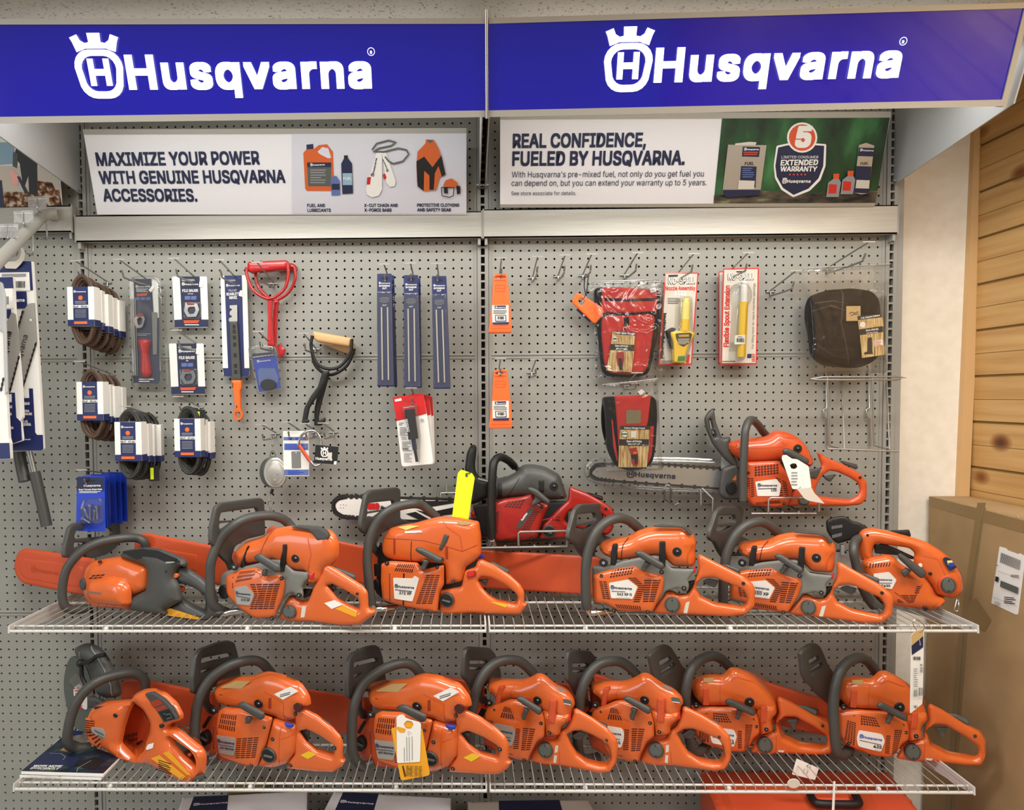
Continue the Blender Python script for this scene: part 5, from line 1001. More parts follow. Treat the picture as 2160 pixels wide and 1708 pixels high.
for k, lb, x, y, L in (('b1', 'holding the upper bundle of brown belts', 159, 550, .19), ('fk', 'holding the blister pack with red file handle', 251, 547, .2), ('g1', 'holding the upper file gauge card', 367, 545, .18), ('sm', 'holding the long blue file kit card', 462, 548, .18), ('rt', 'holding the red lifting tongs', 542, 553, .18), ('cp', 'holding the blue cap blister pack', 545, 699, .16), ('g2', 'holding the lower file gauge card', 372, 696, .18),
    ('b2', 'holding the lower bundle of brown belts', 167.5, 762, .19), ('bt', 'holding the black lifting tongs', 640, 703, .17), ('b3', 'holding the left bundle of black belts', 264, 857, .19), ('b4', 'holding the right bundle of black belts', 375, 836, .17), ('sb', 'holding the blue bolt cards', 172, 991, .19), ('f1', 'holding the leftmost blue file sleeves', 810, 557, .18), ('f2', 'holding the middle blue file sleeves', 866, 555, .18), ('f3', 'holding the rightmost blue file sleeves', 922, 556, .18), ('gg', 'holding the red and white grease gun cards', 867.5, 818, .17),
    ('rl', 'holding the round metal reel', 551, 895, .16), ('dc', 'holding the white gauge card', 606, 890, .16), ('cb', 'holding the orange carabiner', 643, 893, .16), ('e0', 'right of the carabiner with nothing on it', 682, 892, .16), ('w1', 'holding the upper orange wedge', 1058, 544, .16), ('e1', 'first empty one right of the upper orange wedge', 1134, 541, .17), ('e2', 'second empty one right of the upper orange wedge', 1192, 538, .17), ('ot', 'holding the small orange tag on a black loop', 1248, 536, .17), ('p1', 'holding the upper bagged red pouch', 1345, 533, .18),
    ('nz', 'holding the yellow nozzle pack', 1464, 535, .18), ('sp', 'holding the yellow spout pack', 1579, 533, .18), ('e3', 'empty one left of the bagged black gaiters', 1679, 571, .18), ('ga', 'holding the bagged black gaiters', 1833, 510, .24), ('w2', 'holding the lower orange wedge', 1056, 756, .15), ('e4', 'empty one right of the lower orange wedge', 1131, 757, .16), ('p2', 'holding the lower bagged red pouch', 1344, 786, .17)):
    H[k] = hook('grey wire pegboard hook '+lb, x, y, L)
# ------------------------------------------------------------------ hanging belts
def belt(label, key, y, colr, size, cx, cz, rot, group, front):
    x = H[key][0] if cx is None else cx; s = Item('drive_belt', label, 'belt', (x, y, cz), th=rot, group=group)
    b_ = s.part('belt')
    for k, (a, h, yy) in enumerate(((.031, .094, .0), (.026, .088, .006), (.029, .09, .012), (.022, .083, .016))):
        a0 = a*.6
        pts = [(a*math.cos(t)*(1 if abs(math.sin(t)) < .8 else .97)+random.uniform(-.0015, .0015), yy, math.copysign(abs(math.sin(t))**.62, math.sin(t))*h-.008) for t in [2*math.pi*q/18 for q in range(18)]]
        b_.tube(colr, (.0052, .0036), pts, seg=6, local=True, closed=True)
        if colr == 'CK': b_.tube('GS', .0008, [(q[0], q[1]-.005, q[2]) for q in pts], seg=4, local=True, closed=True)
    w, h = .0385, .055; c = s.part('card_sleeve')
    c.box('WH', -w, w, -.009, .024, -h, h)
    def rect(m, x0, z0, x1, z1): c.k += 1; yy = -.0092-c.k*.0002; c.add([(x0, yy, z0), (x1, yy, z0), (x1, yy, z1), (x0, yy, z1)], [(0, 1, 2, 3)], m)
    rect('NV', -.022, -h, .022, h); rect('NV', -w, -h, w, -h+.018)
    c.add([(w+.0003, -.009, -h), (w+.0003, .024, -h), (w+.0003, .024, -h+.018), (w+.0003, -.009, -h+.018)], [(0, 1, 2, 3)], 'NV')
    if front:
        cir = [(.0065*math.cos(RAD(30*k)), .0065*math.sin(RAD(30*k))+.024) for k in range(12)]; c.k += 1; c.add([(a, -.0092-c.k*.0002, q) for a, q in cir], [tuple(range(12))], 'OP')
        rect('WH', -.022, -.004, .022, .004); rect('OP', -.02, -.049, .018, -.042)
        for z in (.014, .011, .008, -.01, -.014, -.018, -.022, -.026, -.03): rect('GR', -.016, z-.0007, .016, z+.0007)
        def tx(sh, x0, x1, z, m):
            v, f, wd = sh; sc = (x1-x0)/wd; c.k += 1; c.add([(x0+a*sc, -.0094-c.k*.0002-w_, z+q*sc) for (a, q), w_ in zip(v, lifts(v))], f, m)
        tx(logo2d(), -.018, .017, .039, 'WH'); tx(text2d(size, .03), -.0205, .0205, -.0025, 'BK')
    if colr == 'CK' and ('third' in label and 'left' in label or 'second' in label and 'right' in label):
        t = s.part('barcode_tag'); xx, zz = (.036, -.088) if 'left' in label else (.022, .062)
        t.box('BK', xx-.014, xx+.014, -.013, -.010, zz-.022, zz+.022); t.box('NY', xx-.010, xx-.001, -.0145, -.0131, zz-.017, zz+.017)
    s.done()
def bundle(key, n, colr, size, cx, cz, y0, dy, what, wh):
    x, z = H[key]; P = ony(cx, cz, y0)
    for k in range(n):
        lb = f'{"front" if k == 0 else ("second" if k == 1 else ("third" if k == 2 else ("fourth" if k == 3 else "rearmost")))} looped {what} belt in a card sleeve, {wh} bundle'
        belt(lb, key, y0+k*dy, colr, size, P[0]+random.uniform(-.002, .002)+.002*k, P[2]+random.uniform(-.004, .004)-.004*k, random.uniform(-12, 6) if k else 2, f'{what} belts of the {wh} bundle', k == 0)
bundle('b1', 5, 'CB', '35.4" · 90 cm', 174, 648, -.18, .034, 'brown', 'upper left')
bundle('b2', 4, 'CB', '35.4" · 90 cm', 193, 848, -.17, .034, 'brown', 'lower left')
bundle('b3', 4, 'CK', '38.2" · 97 cm', 273, 932, -.19, .036, 'black', 'left')
bundle('b4', 3, 'CK', '38.2" · 97 cm', 397, 924, -.15, .036, 'black', 'right')
# ------------------------------------------------------------------ carded goods
def card(name, label, cat, y, anchor, crop, th=0, group=None): return Item(name, label, cat, ony(crop[0]+anchor[0]/crop[2], crop[1]+anchor[1]/crop[2], y), th, crop=crop, group=group)
c3 = (0, 420, 4.0)
s = card('file_kit', 'clear blister pack with red file handle and steel files', 'file kit', -.036, (1220, 1100), c3)
p = s.part('backing_card'); p.pil('WH', 0, .002, .0005, '1090,690 1130,675 1300,670 1330,700 1355,1530 1340,1555 1130,1550 1120,1530', rc=.006)
p.flat('IN', P_('1128,675 1278,672 1330,1450 1150,1490')); p.flat('IN', P_('1120,1490 1355,1445 1355,1530 1340,1555 1130,1550')); p.flat('IN', P_('1290,1000 1345,1000 1350,1450 1310,1460'))
p.logo(1145, 745, 1265, 742, 'WH'); p.rows(1150, 752, 1270, 785, 3, 'WH'); p.flat('CS', P_('1155,798 1250,792 1238,815 1157,820'))
for x in (1142, 1188, 1234): p.flat('LB', P_(f'{x},828 {x+38},826 {x+38},850 {x},852'))
p.rows(1160, 1130, 1275, 1155, 2, 'GR'); p.rows(1175, 1510, 1300, 1545, 2, 'WH'); p.flat('WH', P_('1256,768 1288,728 1308,742 1276,788'))
for x in (1098, 1112, 1126, 1140): s.part('file').tube('ST', .0013, [(x, 840, -.006), (x+24, 1490, -.006)], seg=6)
p = s.part('file_guide'); p.pil('CH', -.014, .004, .001, '1128,1010 1160,970 1200,965 1222,1010 1200,1080 1160,1090 1140,1070', ['1155,1010 1180,990 1200,1010 1195,1050 1170,1065 1158,1045'], rc=.003); p.pil('OD', -.016, .004, .001, '1150,975 1200,965 1202,985 1152,992', rc=.001)
s.part('file_handle').pil('RS', -.022, .02, .01, '1152,1190 1190,1170 1245,1185 1250,1210 1232,1290 1258,1470 1240,1500 1195,1500 1175,1460 1178,1290 1155,1215', rc=.008); s.part('flat_file').pil('MG', -.006, .003, .0006, '1280,950 1325,955 1322,1310 1290,1310', rc=.001)
p = s.part('blister'); p.pil('CL', -.026, .024, .008, '1075,700 1110,650 1180,640 1330,645 1365,700 1400,1560 1380,1590 1110,1590 1100,1560', rc=.01); s.done()
def gauge(label, crop, dx, dy, key, y, sub):
    s = card('file_gauge', label, 'file gauge', y, (1600+dx, 870+dy), crop, group='file gauge cards'); o = lambda t: [(a+dx, b_+dy) for a, b_ in P_(t)]
    p = s.part('backing_card'); p.pil('WH', 0, .0015, .0004, ' '.join(f'{a},{b_}' for a, b_ in o('1452,652 1745,652 1760,1060 1755,1082 1478,1082 1472,1060')), rc=.004)
    p.flat('IN', o('1517,652 1685,652 1700,1015 1760,1015 1760,1078 1475,1080 1472,1018 1535,1015')); p.logo(1535+dx, 725+dy, 1672+dx, 724+dy, 'WH'); p.text('FILE GAUGE', 1540+dx, 783+dy, 1672+dx, 781+dy, 'WH', .03, 1.3); p.text(sub, (1585 if len(sub) > 2 else 1600)+dx, 802+dy, (1630 if len(sub) > 2 else 1617)+dx, 802+dy, 'WH')
    for x in (1560, 1612): p.flat('LB', o(f'{x},818 {x+46},816 {x+46},848 {x},848'))
    p.flat('CS', o('1550,1022 1688,1018 1670,1045 1555,1048')); p.rows(1560+dx, 1052+dy, 1680+dx, 1068+dy, 1, 'WH'); p.flat('GP', o('1530,680 1545,675 1640,675 1648,690 1540,695')); p.flat('WH', o('1685,690 1712,690 1710,745 1680,740'))
    p = s.part('gauge'); p.pil('CH', -.008, .003, .001, ' '.join(f'{a},{b_}' for a, b_ in o('1565,870 1660,880 1680,930 1655,990 1580,995 1550,940')), [' '.join(f'{a},{b_}' for a, b_ in o('1590,910 1640,905 1650,935 1635,965 1600,970 1580,940'))], rc=.003); p.pil('OD', -.01, .003, .001, ' '.join(f'{a},{b_}' for a, b_ in o('1570,868 1625,870 1640,890 1580,892')), rc=.001)
    s.part('blister').pil('CL', -.012, .011, .004, ' '.join(f'{a},{b_}' for a, b_ in o('1535,862 1680,862 1690,880 1685,1000 1670,1010 1550,1008 1540,990')), rc=.004); s.done()
gauge('upper white and navy card with a small metal file gauge', c3, 0, 0, 'g1', -.035, '4.5 mm'); gauge('lower white and navy card with a small metal file gauge', c3, -28, 565, 'g2', -.035, '36')
s = card('file_kit', 'long white and blue card with a file in dark holder and orange handle', 'file kit', -.032, (1990, 1060), c3)
p = s.part('backing_card'); p.pil('WH', 0, .0015, .0004, '1860,660 1875,645 2070,640 2082,655 2105,1470 2095,1498 1890,1495 1880,1470', rc=.006)
p.flat('NV', P_('1893,645 2040,642 2062,1425 2105,1425 2103,1470 2095,1496 1890,1494 1880,1425 1925,1425')); p.logo(1908, 735, 2022, 732, 'WH'); p.text('FILE KIT', 1930, 779, 2000, 777, 'WH', 0, 1.3); p.text('SCARLETT', 1912, 812, 2022, 808, 'WH', .03, 1.3); p.text('MAXI', 1938, 842, 2000, 840, 'WH', .03, 1.3); p.flat('GP', P_('1920,680 1985,678 1988,692 1925,694')); p.flat('WH', P_('2025,770 2050,768 2048,825 2015,815'))
p = s.part('file_guide'); p.pil('SV', -.008, .003, .001, '1938,895 2000,892 2002,1030 1930,1030 1930,1005 1960,990 1935,970 1940,945 1960,930 1935,915', rc=.002)
p = s.part('holder'); p.pil('DG', -.012, .01, .003, '1932,1030 2000,1028 2030,1525 1955,1525', rc=.003); 
for y in (1060, 1100, 1150, 1210, 1300, 1390, 1440): p.flat('BK', P_(f'{1960+(y-1030)*.04},{y} {1985+(y-1030)*.04},{y} {1986+(y-1030)*.04},{y+32} {1962+(y-1030)*.04},{y+32}'))
s.crop = (0, 760, 4.0); p = s.part('handle'); p.pil('OP', -.015, .012, .004, '1950,165 2035,165 2035,235 2022,260 2030,420 2048,450 2048,480 2025,508 1985,505 1965,480 1965,440 1978,415 1968,265 1955,240', ['1985,440 2025,438 2030,470 2015,488 1990,485 1982,465'], rc=.005); p.flat('DW', P_('1960,190 1968,188 1968,232 1960,232')); p.flat('DW', P_('1992,380 2002,378 2003,402 1994,404')); s.done()
# lifting tongs
c5 = (460, 500, 4.0)
def tongs(label, y, grip_m, steel, arm, grip, bows, legs, jaw):
    s = card('lifting_tongs', label, 'tongs', y, bows[0][0][:2], c5)
    for g, o in grip: q = s.part('grip'); q.pil(grip_m, o, .026, .008, g, rc=.005)
    for b_ in bows: s.part('bow').tube(steel, .0048, b_)
    for l, o in legs: s.part('leg').pil(steel, o, .01, .004, l, rc=.003)
    for l, o in jaw: s.part('jaw').pil(steel, o, .012, .003, l, rc=.003)
    s.done()
tongs('red lifting tongs with two looped grips', -.062, 'RS', 'RS', 0, [('245,205 570,190 590,205 595,265 270,300 238,280', 0), ('480,225 620,215 655,235 655,275 500,290', .035)],
    [[(240, 255, 0), (245, 330, 0), (300, 450, 0), (430, 520, 0), (550, 450, 0), (590, 340, 0), (585, 220, 0)], [(315, 300, .035), (330, 400, .035), (400, 490, .035), (490, 530, .035), (600, 460, .035), (650, 350, .035), (640, 250, .035)]],
    [('412,520 458,510 450,700 470,920 410,915 418,700', .0), ('470,530 510,530 495,700 490,900 520,960 480,960 455,900 452,720', .03)], [('500,930 525,890 540,930 565,940 555,990 520,1020 495,1000', .03)])
tongs('black lifting tongs with a wooden grip', -.068, 'WD', 'BK', 0, [('795,790 1130,850 1110,925 830,880 795,850', 0), ('860,900 1145,900 1150,975 1090,985', .04)],
    [[(795, 830, 0), (785, 930, 0), (830, 1060, 0), (920, 1110, 0), (1030, 1090, 0), (1115, 980, 0), (1130, 860, 0)], [(790, 960, .03), (820, 1080, .03), (900, 1150, .03), (980, 1155, .03), (1090, 1080, .03), (1150, 940, .03)]],
    [('880,1130 935,1130 900,1230 830,1350 770,1440 745,1560 705,1555 725,1440 780,1340 840,1260', 0), ('880,1150 940,1140 910,1260 870,1400 845,1520 850,1590 808,1590 810,1450 840,1300', .03)], [('705,1545 745,1530 768,1552 740,1580 705,1575', 0), ('835,1560 900,1520 905,1550 870,1590 830,1590', .03)])
s = card('cap_blister', 'small clear pack with a black cap on a bright blue card', 'blister pack', -.04, (400, 1140), c5)
p = s.part('backing_card'); p.pil('BL', 0, .0015, .0004, '285,985 455,970 490,1010 528,1270 345,1308', rc=.003); p.flat('IN', P_('288,1030 285,985 455,970 478,1005')); p.text('Fuel & Bar/Chain Oil Tank Cap', 293, 1018, 468, 995, 'WH', .02); p.logo(330, 1056, 442, 1042, 'WH'); p.flat('LB', P_('335,1130 350,1105 480,1105 510,1190 500,1230 345,1250'))
q = s.part('cap'); q.disc('BK', 420, 1245, 65, -.012, .012, ry=48)
s.part('blister').pil('CL', -.02, .018, .006, '245,930 300,905 440,895 490,930 550,1230 550,1290 335,1330 320,1300', rc=.008); s.done()
# file sleeves
def sleeve(label, y, cx, cz, bx, bz, tilt, group, size):
    P0 = ony(cx, cz, -.155); P0 = P0+np.array([random.uniform(-.002, .004), y+.155, 0]); s = Item('file_sleeve', label, 'file sleeve', P0, random.uniform(-6, 6) if y > -.15 else 0, group=group)
    p = s.part('header_card'); w0, w1, hh = .0205, .0245, .318
    p.pil('NV', 0, .0025, .0006, [(-w0, 0), (w0, 0), (w1+tilt, -hh), (-w1+tilt, -hh)], rc=.003, local=True)
    def rect(m, pts): p.k += 1; p.add([(a, -.0004-p.k*.0002, b_) for a, b_ in pts], [tuple(range(len(pts)))], m)
    def tx(sh, x0, x1, z, m):
        v, f, wd = sh; sc = (x1-x0)/wd; p.k += 1; p.add([(x0+a*sc, -.0004-p.k*.0002-w_, z+q*sc) for (a, q), w_ in zip(v, lifts(v))], f, m)
    rect('BK', [(-.010, -.014), (.010, -.014), (.010, -.009), (-.010, -.009)]); tx(logo2d(), -.016, .016, -.0285, 'WH'); tx(text2d('INTENSIVE', .03), -.0155, .0155, -.0365, 'WH'); tx(text2d('CUT', .03), -.006, .006, -.0435, 'WH')
    for z, wd in ((-.068, .010), (-.0715, .015), (-.075, .012), (-.0785, .014), (-.082, .008)): rect('GR', [(-wd, z), (wd, z), (wd, z+.0014), (-wd, z+.0014)])
    tx(text2d(size, .02), -.006, .006, -.0905, 'WH')
    for x in (-.0085, .0085): s.part('round_file').tube('PV', .0021, [(x, -.004, -.095), (x+tilt*.9, -.004, -.30)], seg=7, local=True)
    q = s.part('pouch'); q.pil('CL', -.009, .008, .003, [(-w0-.0005, -.05), (w0+.0005, -.05), (w1+tilt-.001, -hh+.003), (-w1+tilt+.001, -hh+.003)], rc=.003, local=True); s.done()
for nm, x, zt, ks, sz in (('left', 812, 577, 3, '3/16"'), ('middle', 867, 580, 3, '5/32"'), ('right', 925, 582, 2, '7/32"')):
    for k in range(ks): sleeve(f'navy file sleeve with steel files, {("front", "second", "rear")[k]} one on the {nm} hook of three', -.155+k*.03, x, zt, 0, 0, random.uniform(-.004, .006), f'file sleeves on the {nm} hook', sz)
# grease gun cards
c6 = (500, 800, 4.0)
for k in range(3):
    d = k*14; s = card('grease_gun_card', ('front red and white card with a small dark blue grease gun', 'second red and white grease gun card, partly hidden', 'rearmost red and white grease gun card, mostly hidden')[k], 'grease gun', -.145+k*.035, (1480, 420), c6, group='grease gun cards')
    off = (0, 46, 74)[k]; dz = (0, 10, 22)[k]; o = lambda t: ' '.join(f'{a+off*(1-(b_-140)/700)},{b_+dz*(1-(b_-140)/640)}' for a, b_ in P_(t))
    p = s.part('backing_card'); p.pil('WH', 0, .0016, .0005, o('1312,155 1330,148 1550,117 1572,128 1602,290 1655,690 1645,712 1400,735 1388,720 1345,350'), rc=.004)
    p.flat('RD', P_(o('1312,155 1330,148 1550,117 1572,128 1600,288 1500,315 1345,350')))
    if k == 0:
        p.flat('WH', P_('1330,170 1385,158 1390,178 1335,188')); p.flat('OD', P_('1400,172 1440,165 1440,185 1405,188')); p.text('Grease', 1367, 372, 1405, 370, 'BK', .02); p.text('Gun', 1367, 388, 1392, 386, 'BK', .02)
        for y in (400, 520, 620): p.rows(1372+(y-400)*.16, y, 1440+(y-400)*.16, y+75, 6, 'GR')
        p.text('Pistolet', 1385, 492, 1428, 490, 'BK'); p.text('graisseur', 1388, 508, 1436, 506, 'BK'); p.text('Pistola', 1400, 590, 1440, 588, 'BK'); p.text('engrasadora', 1402, 606, 1475, 603, 'BK'); p.rows(1548, 330, 1582, 360, 2, 'GR')
        g = s.part('grease_gun'); A = [s.tr(1458, 250, 0), s.tr(1492, 500, 0), s.tr(1505, 590, 0), s.tr(1522, 690, 0)]
        for a, b_, r, m in ((A[0], A[1], .0145, 'BK'), (A[1], A[2], .0062, 'IN'), (A[2], A[3], .0042, 'BK')): g.tube(m, r, [(a[0], -.016, a[1]), (b_[0], -.016, b_[1])], seg=16, local=True)
        q = s.part('gun_label'); q.pil('IN', -.0312, .002, .001, '1418,325 1440,332 1462,440 1448,448', rc=.002); q.text('OREGON', 1456, 440, 1438, 335, 'WH', .03)
        s.part('blister').pil('CL', -.034, .032, .008, '1385,225 1500,208 1520,215 1548,500 1545,700 1520,705 1495,640 1450,520', rc=.006)
    s.done()
# reel, gauge card, carabiner, tag
s = card('retractor_reel', 'round metal key reel hanging by a ring', 'key reel', -.12, (300, 780), c6)
p = s.part('case'); p.disc('DG', 285, 785, 96, .0, .028, ry=128, seg=32); p.disc('AL', 320, 790, 100, -.004, .012, ry=130, seg=36, bev=.003); p.disc('SV', 322, 790, 78, -.0065, .004, ry=104, seg=32, bev=.002); p.disc('GR', 342, 797, 9, -.008, .003, seg=10); p.disc('GR', 318, 852, 12, -.008, .003, seg=10)
s.part('ring').tube('GS', .0016, '280,665,.01 285,620,.01 300,605,.01 318,620,.01 325,660,.01'); s.part('ring').tube('CH', .0009, '300,610,.01 303,570,.01 295,540,.01 290,500,.01 305,480,.01 310,520,.01 300,560,.01'); s.part('chain').tube('CH', .0016, '280,960,.01 278,1000,.01 272,1020,.01'); s.part('stopper').tube('BK', .0045, '300,925,.008 288,965,.008')
s.part('clip').tube('CH', .0015, '262,1060,.01 265,1030,.01 290,1025,.01 303,1045,.01 285,1065,.01 285,1110,.01 275,1110,.01 275,1065,.01', smooth=False); s.done()
s = card('gauge_card', 'white card with a flat steel depth gauge beside the reel', 'gauge card', -.125, (500, 620), c6)
p = s.part('backing_card'); p.pil('WH', 0, .001, .0003, '387,435 605,435 608,815 392,815', rc=.001)
p.flat('LB', P_('392,485 600,485 600,512 393,512')); p.flat('LB', P_('398,540 602,540 602,595 398,595')); p.flat('LB', P_('400,760 605,760 605,808 400,808')); p.rows(410, 545, 590, 590, 4, 'BL'); p.rows(430, 765, 570, 803, 3, 'BL'); p.flat('BL', P_('432,505 440,492 465,490 462,508')); p.text('63', 495, 508, 522, 508, 'BL')
s.part('depth_gauge').pil('ST', -.001, .001, .0003, '457,608 535,606 540,748 462,750', ['490,612 502,612 502,622 490,622'], rc=.001); s.done()
s = card('carabiner', 'steel and orange carabiner', 'carabiner', -.14, (620, 580), c6); s.part('frame').tube('CH', .0036, '620,690,0 650,725,0 690,720,0 715,690,0 715,560,0 695,480,0 650,435,0 590,440,0 540,480,0 515,550,0', smooth=True); s.part('gate').tube('OC', .0052, '523,555,0 615,690,0'); s.done()
s = card('swing_tag', 'black square tag with white crown emblem on the carabiner', 'tag', -.146, (755, 640), c6, 6); p = s.part('tag'); p.pil('BK', 0, .003, .0006, '662,552 855,570 842,718 648,705', rc=.001); p.flat('WH', P_('820,690 842,690 840,718 815,716'))
v, f, w = logo2d(); n0 = 0
icon = [(t, 0) for t in ()]
p.text('Husqvarna', 665, 676, 802, 684, 'WH', .03, 1.0)
A = np.array(s.tr(706, 640)); B = np.array(s.tr(772, 646)); sc = np.linalg.norm(B-A)/1.2; keep = [t for t in f if max(v[i][0] for i in t) <= 1.25]; p.on_surf([(A[0]+x*sc, A[1]+y*sc) for x, y in v], keep, 'WH', flat=True); p.flat('PV', P_('772,618 803,616 800,672 762,668')); s.done()
# blue bolt cards
c4 = (0, 760, 4.0)
for k in range(7):
    y = -.165+k*.021; s = Item('bolt_card', 'front blue card with a pack of steel shear bolts' if k == 0 else 'blue bolt card fanned out behind the front one', 'bolt card', tuple(ony(191, 1060, -.165)+np.array([.003*k, .021*k, random.uniform(-.003, .003)])), 14*min(k, 3)-6*max(0, k-3) if k else 0, crop=c4, group='shear bolt cards')
    if k == 0: p = s.part('card'); p.pil('BL', 0, .001, .0004, '650,985 660,978 875,978 882,990 890,1430 885,1445 650,1440 640,1425', rc=.003)
    else: p = s.part('card'); c = s.tr(765, 1210); z = random.uniform(-.004, .004); p.pil('BL', 0, .001, .0004, [(-.04, .075+z), (.04, .075+z), (.042, -.073+z), (-.042, -.073+z)], rc=.003, local=True)
    if k == 0:
        p.flat('IN', P_('650,985 875,985 878,1100 648,1100'), lift=.0008); p.logo(680, 1065, 848, 1062, 'WH'); p.text('Snow Thrower Shear Bolts', 665, 1095, 862, 1092, 'WH', .03); p.rows(670, 1100, 850, 1120, 2, 'WH'); p.flat('BK', P_('725,1008 805,1008 800,1022 730,1024'))
        for a, b_ in (((700, 1235), (745, 1330)), ((758, 1215), (762, 1350)), ((815, 1225), (820, 1340)), ((690, 1330), (760, 1370)), ((800, 1260), (790, 1350))):
            q = s.part('shear_bolt'); q.tube('CH', .0026, [(*a, -.008), (*b_, -.008)], seg=8); q.tube('CH', .0052, [(*a, -.008), (a[0]+(b_[0]-a[0])*.12, a[1]+(b_[1]-a[1])*.12, -.008)], seg=6)
        s.part('blister').pil('CL', -.016, .015, .005, '690,1170 840,1160 860,1190 855,1380 680,1380 665,1250', rc=.008)
    s.done()
# right bay goods
c7 = (1000, 480, 4.0)
for k, (dx, dy, y, w) in enumerate(((0, 0, -.13, 'upper'), (2, 808, -.12, 'lower'))):
    s = card('felling_wedge', f'{w} orange plastic felling wedge with barcode label', 'wedge', y, (225+dx, 640+dy), c7, group='felling wedges'); o = lambda t: ' '.join(f'{a+dx},{b_+dy}' for a, b_ in P_(t))
    q = s.part('wedge_body'); q.pil('HO', 0, .02, .003, o('165,405 180,388 268,385 280,402 285,445 305,640 322,870 312,885 130,888 122,875 150,640 160,445'), [o('178,415 205,410 265,412 262,425 182,428')], rc=.004); q.slots(o('182,485 262,485 262,538 182,538'), 1, 1, 1, .05, 'OC'); q.line('OC', P_(o('182,485 262,487 258,538 182,538 182,485')), 4); q.line('OC', P_(o('165,445 285,443')), 5); q.line('OC', P_(o('126,850 318,850')), 4)
    l = s.part('label'); l.pil('PW', -.001, .0012, .0004, o('152,655 290,653 292,815 155,818'), rc=.001); l.flat('NV', P_(o('172,658 268,656 268,682 174,684'))); l.logo(180+dx, 678+dy, 262+dx, 676+dy, 'WH'); l.rows(162+dx, 692+dy, 282+dx, 730+dy, 3, 'GS'); l.flat('BK', P_(o('176,738 270,736 272,790 180,792'))); l.flat('PW', P_(o('182,744 264,742 266,784 186,786'))); l.bars(194+dx, 748+dy, 256+dx, 775+dy, 12); l.flat('NV', P_(o('156,800 292,796 292,815 156,817'))); s.done()
s = card('bar_wrench_tag', 'orange tag with dark blue edge hanging on a black loop', 'tag', -.06, (970, 680), c7)
p = s.part('tag'); p.pil('OP', 0, .008, .002, '825,612 865,550 890,552 1112,690 1105,715 1030,805 1010,805 835,640', ['880,610 905,592 930,610 928,640 905,655 882,640'], rc=.005); p.line('OC', P_('965,690 975,672 1000,670 1018,690 1010,715 985,722 965,690'), 3); q = s.part('navy_card'); q.pil('NV', .01, .002, .0005, '862,695 875,680 1000,770 975,800', rc=.001); q.flat('WH', P_('915,735 930,728 940,742 925,750'))
s.part('loop').tube('BK', .0016, '905,625,-.002 940,575,-.002 930,500,.0 935,410,.0 950,395,.005 962,415,.005 955,500,.004 945,580,.0', seg=6); s.part('zip_tie').tube('WH', .0014, '910,625,-.002 945,580,-.002', seg=6); s.done()
def pouch_label(s, pts, title, item, size, o):
    l = s.part('paper_label'); l.pil('STRAW', o, .001, .0003, pts, rc=.001); return l
s = card('tool_pouch', 'upper red and black tool pouch in a clear zip bag', 'tool pouch', -.055, (1300, 850), c7)
p = s.part('pouch'); p.pil('BF', 0, .035, .014, '1030,510 1060,498 1560,520 1580,560 1560,900 1500,1180 1470,1240 1350,1262 1130,1250 1090,1200 1060,900 1030,600', rc=.02)
p = s.part('red_panel'); p.pil('RF', -.006, .012, .006, '1080,510 1200,497 1545,525 1550,700 1525,720 1080,720', rc=.006); p.line('BF', P_('1085,605 1300,612 1550,605'), 26); p.line('DR', P_('1080,570 1300,572 1545,572'), 4); p.line('BF', P_('1085,722 1250,735 1540,712'), 22)
p = s.part('red_pocket'); p.pil('RF', -.009, .012, .008, '1085,740 1535,725 1500,1000 1470,1170 1440,1225 1300,1240 1130,1225 1100,1130 1078,880', rc=.02); p.line('BF', P_('1285,735 1285,830'), 50); p.line('DR', P_('1470,740 1440,1220'), 4)
s.part('snap_hook').tube('CH', .0022, '1290,850,-.014 1265,840,-.014 1260,870,-.014 1290,900,-.014 1325,920,-.014 1310,960,-.014', seg=6)
l = s.part('paper_label'); l.pil('STRAW', -.016, .001, .0003, '1170,875 1360,890 1350,1050 1330,1220 1115,1205 1150,1020', rc=.001); l.flat('BK', P_('1175,870 1362,888 1361,912 1172,895')); l.text('Chain Saw Pouch', 1178, 892, 1355, 904, 'WH', .02); l.flat('BK', P_('1152,980 1352,990 1350,1040 1145,1030')); l.text('Item #TP325', 1190, 1003, 1298, 1008, 'WH', .03); l.text('Size: 9" x 12"', 1200, 1024, 1285, 1028, 'WH', .03); l.flat('PW', circ(1188, 938, 20, 14)); l.flat('GS', P_('1172,930 1204,930 1204,946 1172,946')); l.flat('DR', P_('1205,1045 1265,1050 1268,1110 1255,1170 1212,1168 1198,1090')); l.flat('BK', P_('1215,1100 1250,1105 1250,1200 1225,1200'))
l = s.part('price_sticker'); l.pil('WH', -.017, .001, .0003, '1482,515 1530,505 1538,538 1492,548', rc=.001); l.rows(1492, 520, 1530, 538, 2, 'GR')
s.part('zip_bag').pil('BG', -.022, .06, .004, '990,455 1590,435 1605,560 1600,1000 1630,1240 1625,1260 1560,1250 1100,1285 1005,1280 1040,1000 1030,600', rc=.01, both=False); s.part('zip_seal').tube('CM', .0016, '990,455,-.02 1280,448,-.024 1592,432,-.02', seg=6); s.done()
c7b = (1220, 860, 6.353)
s = card('tool_pouch', 'lower red and black tool pouch in a clear zip bag', 'tool pouch', -.2, (740, 450), c7b)
p = s.part('pouch'); p.pil('BF', 0, .035, .014, '350,-140 420,-150 1010,-160 1060,-100 1075,100 1050,560 1010,740 900,830 640,840 520,790 420,600 340,300 330,100', rc=.02)
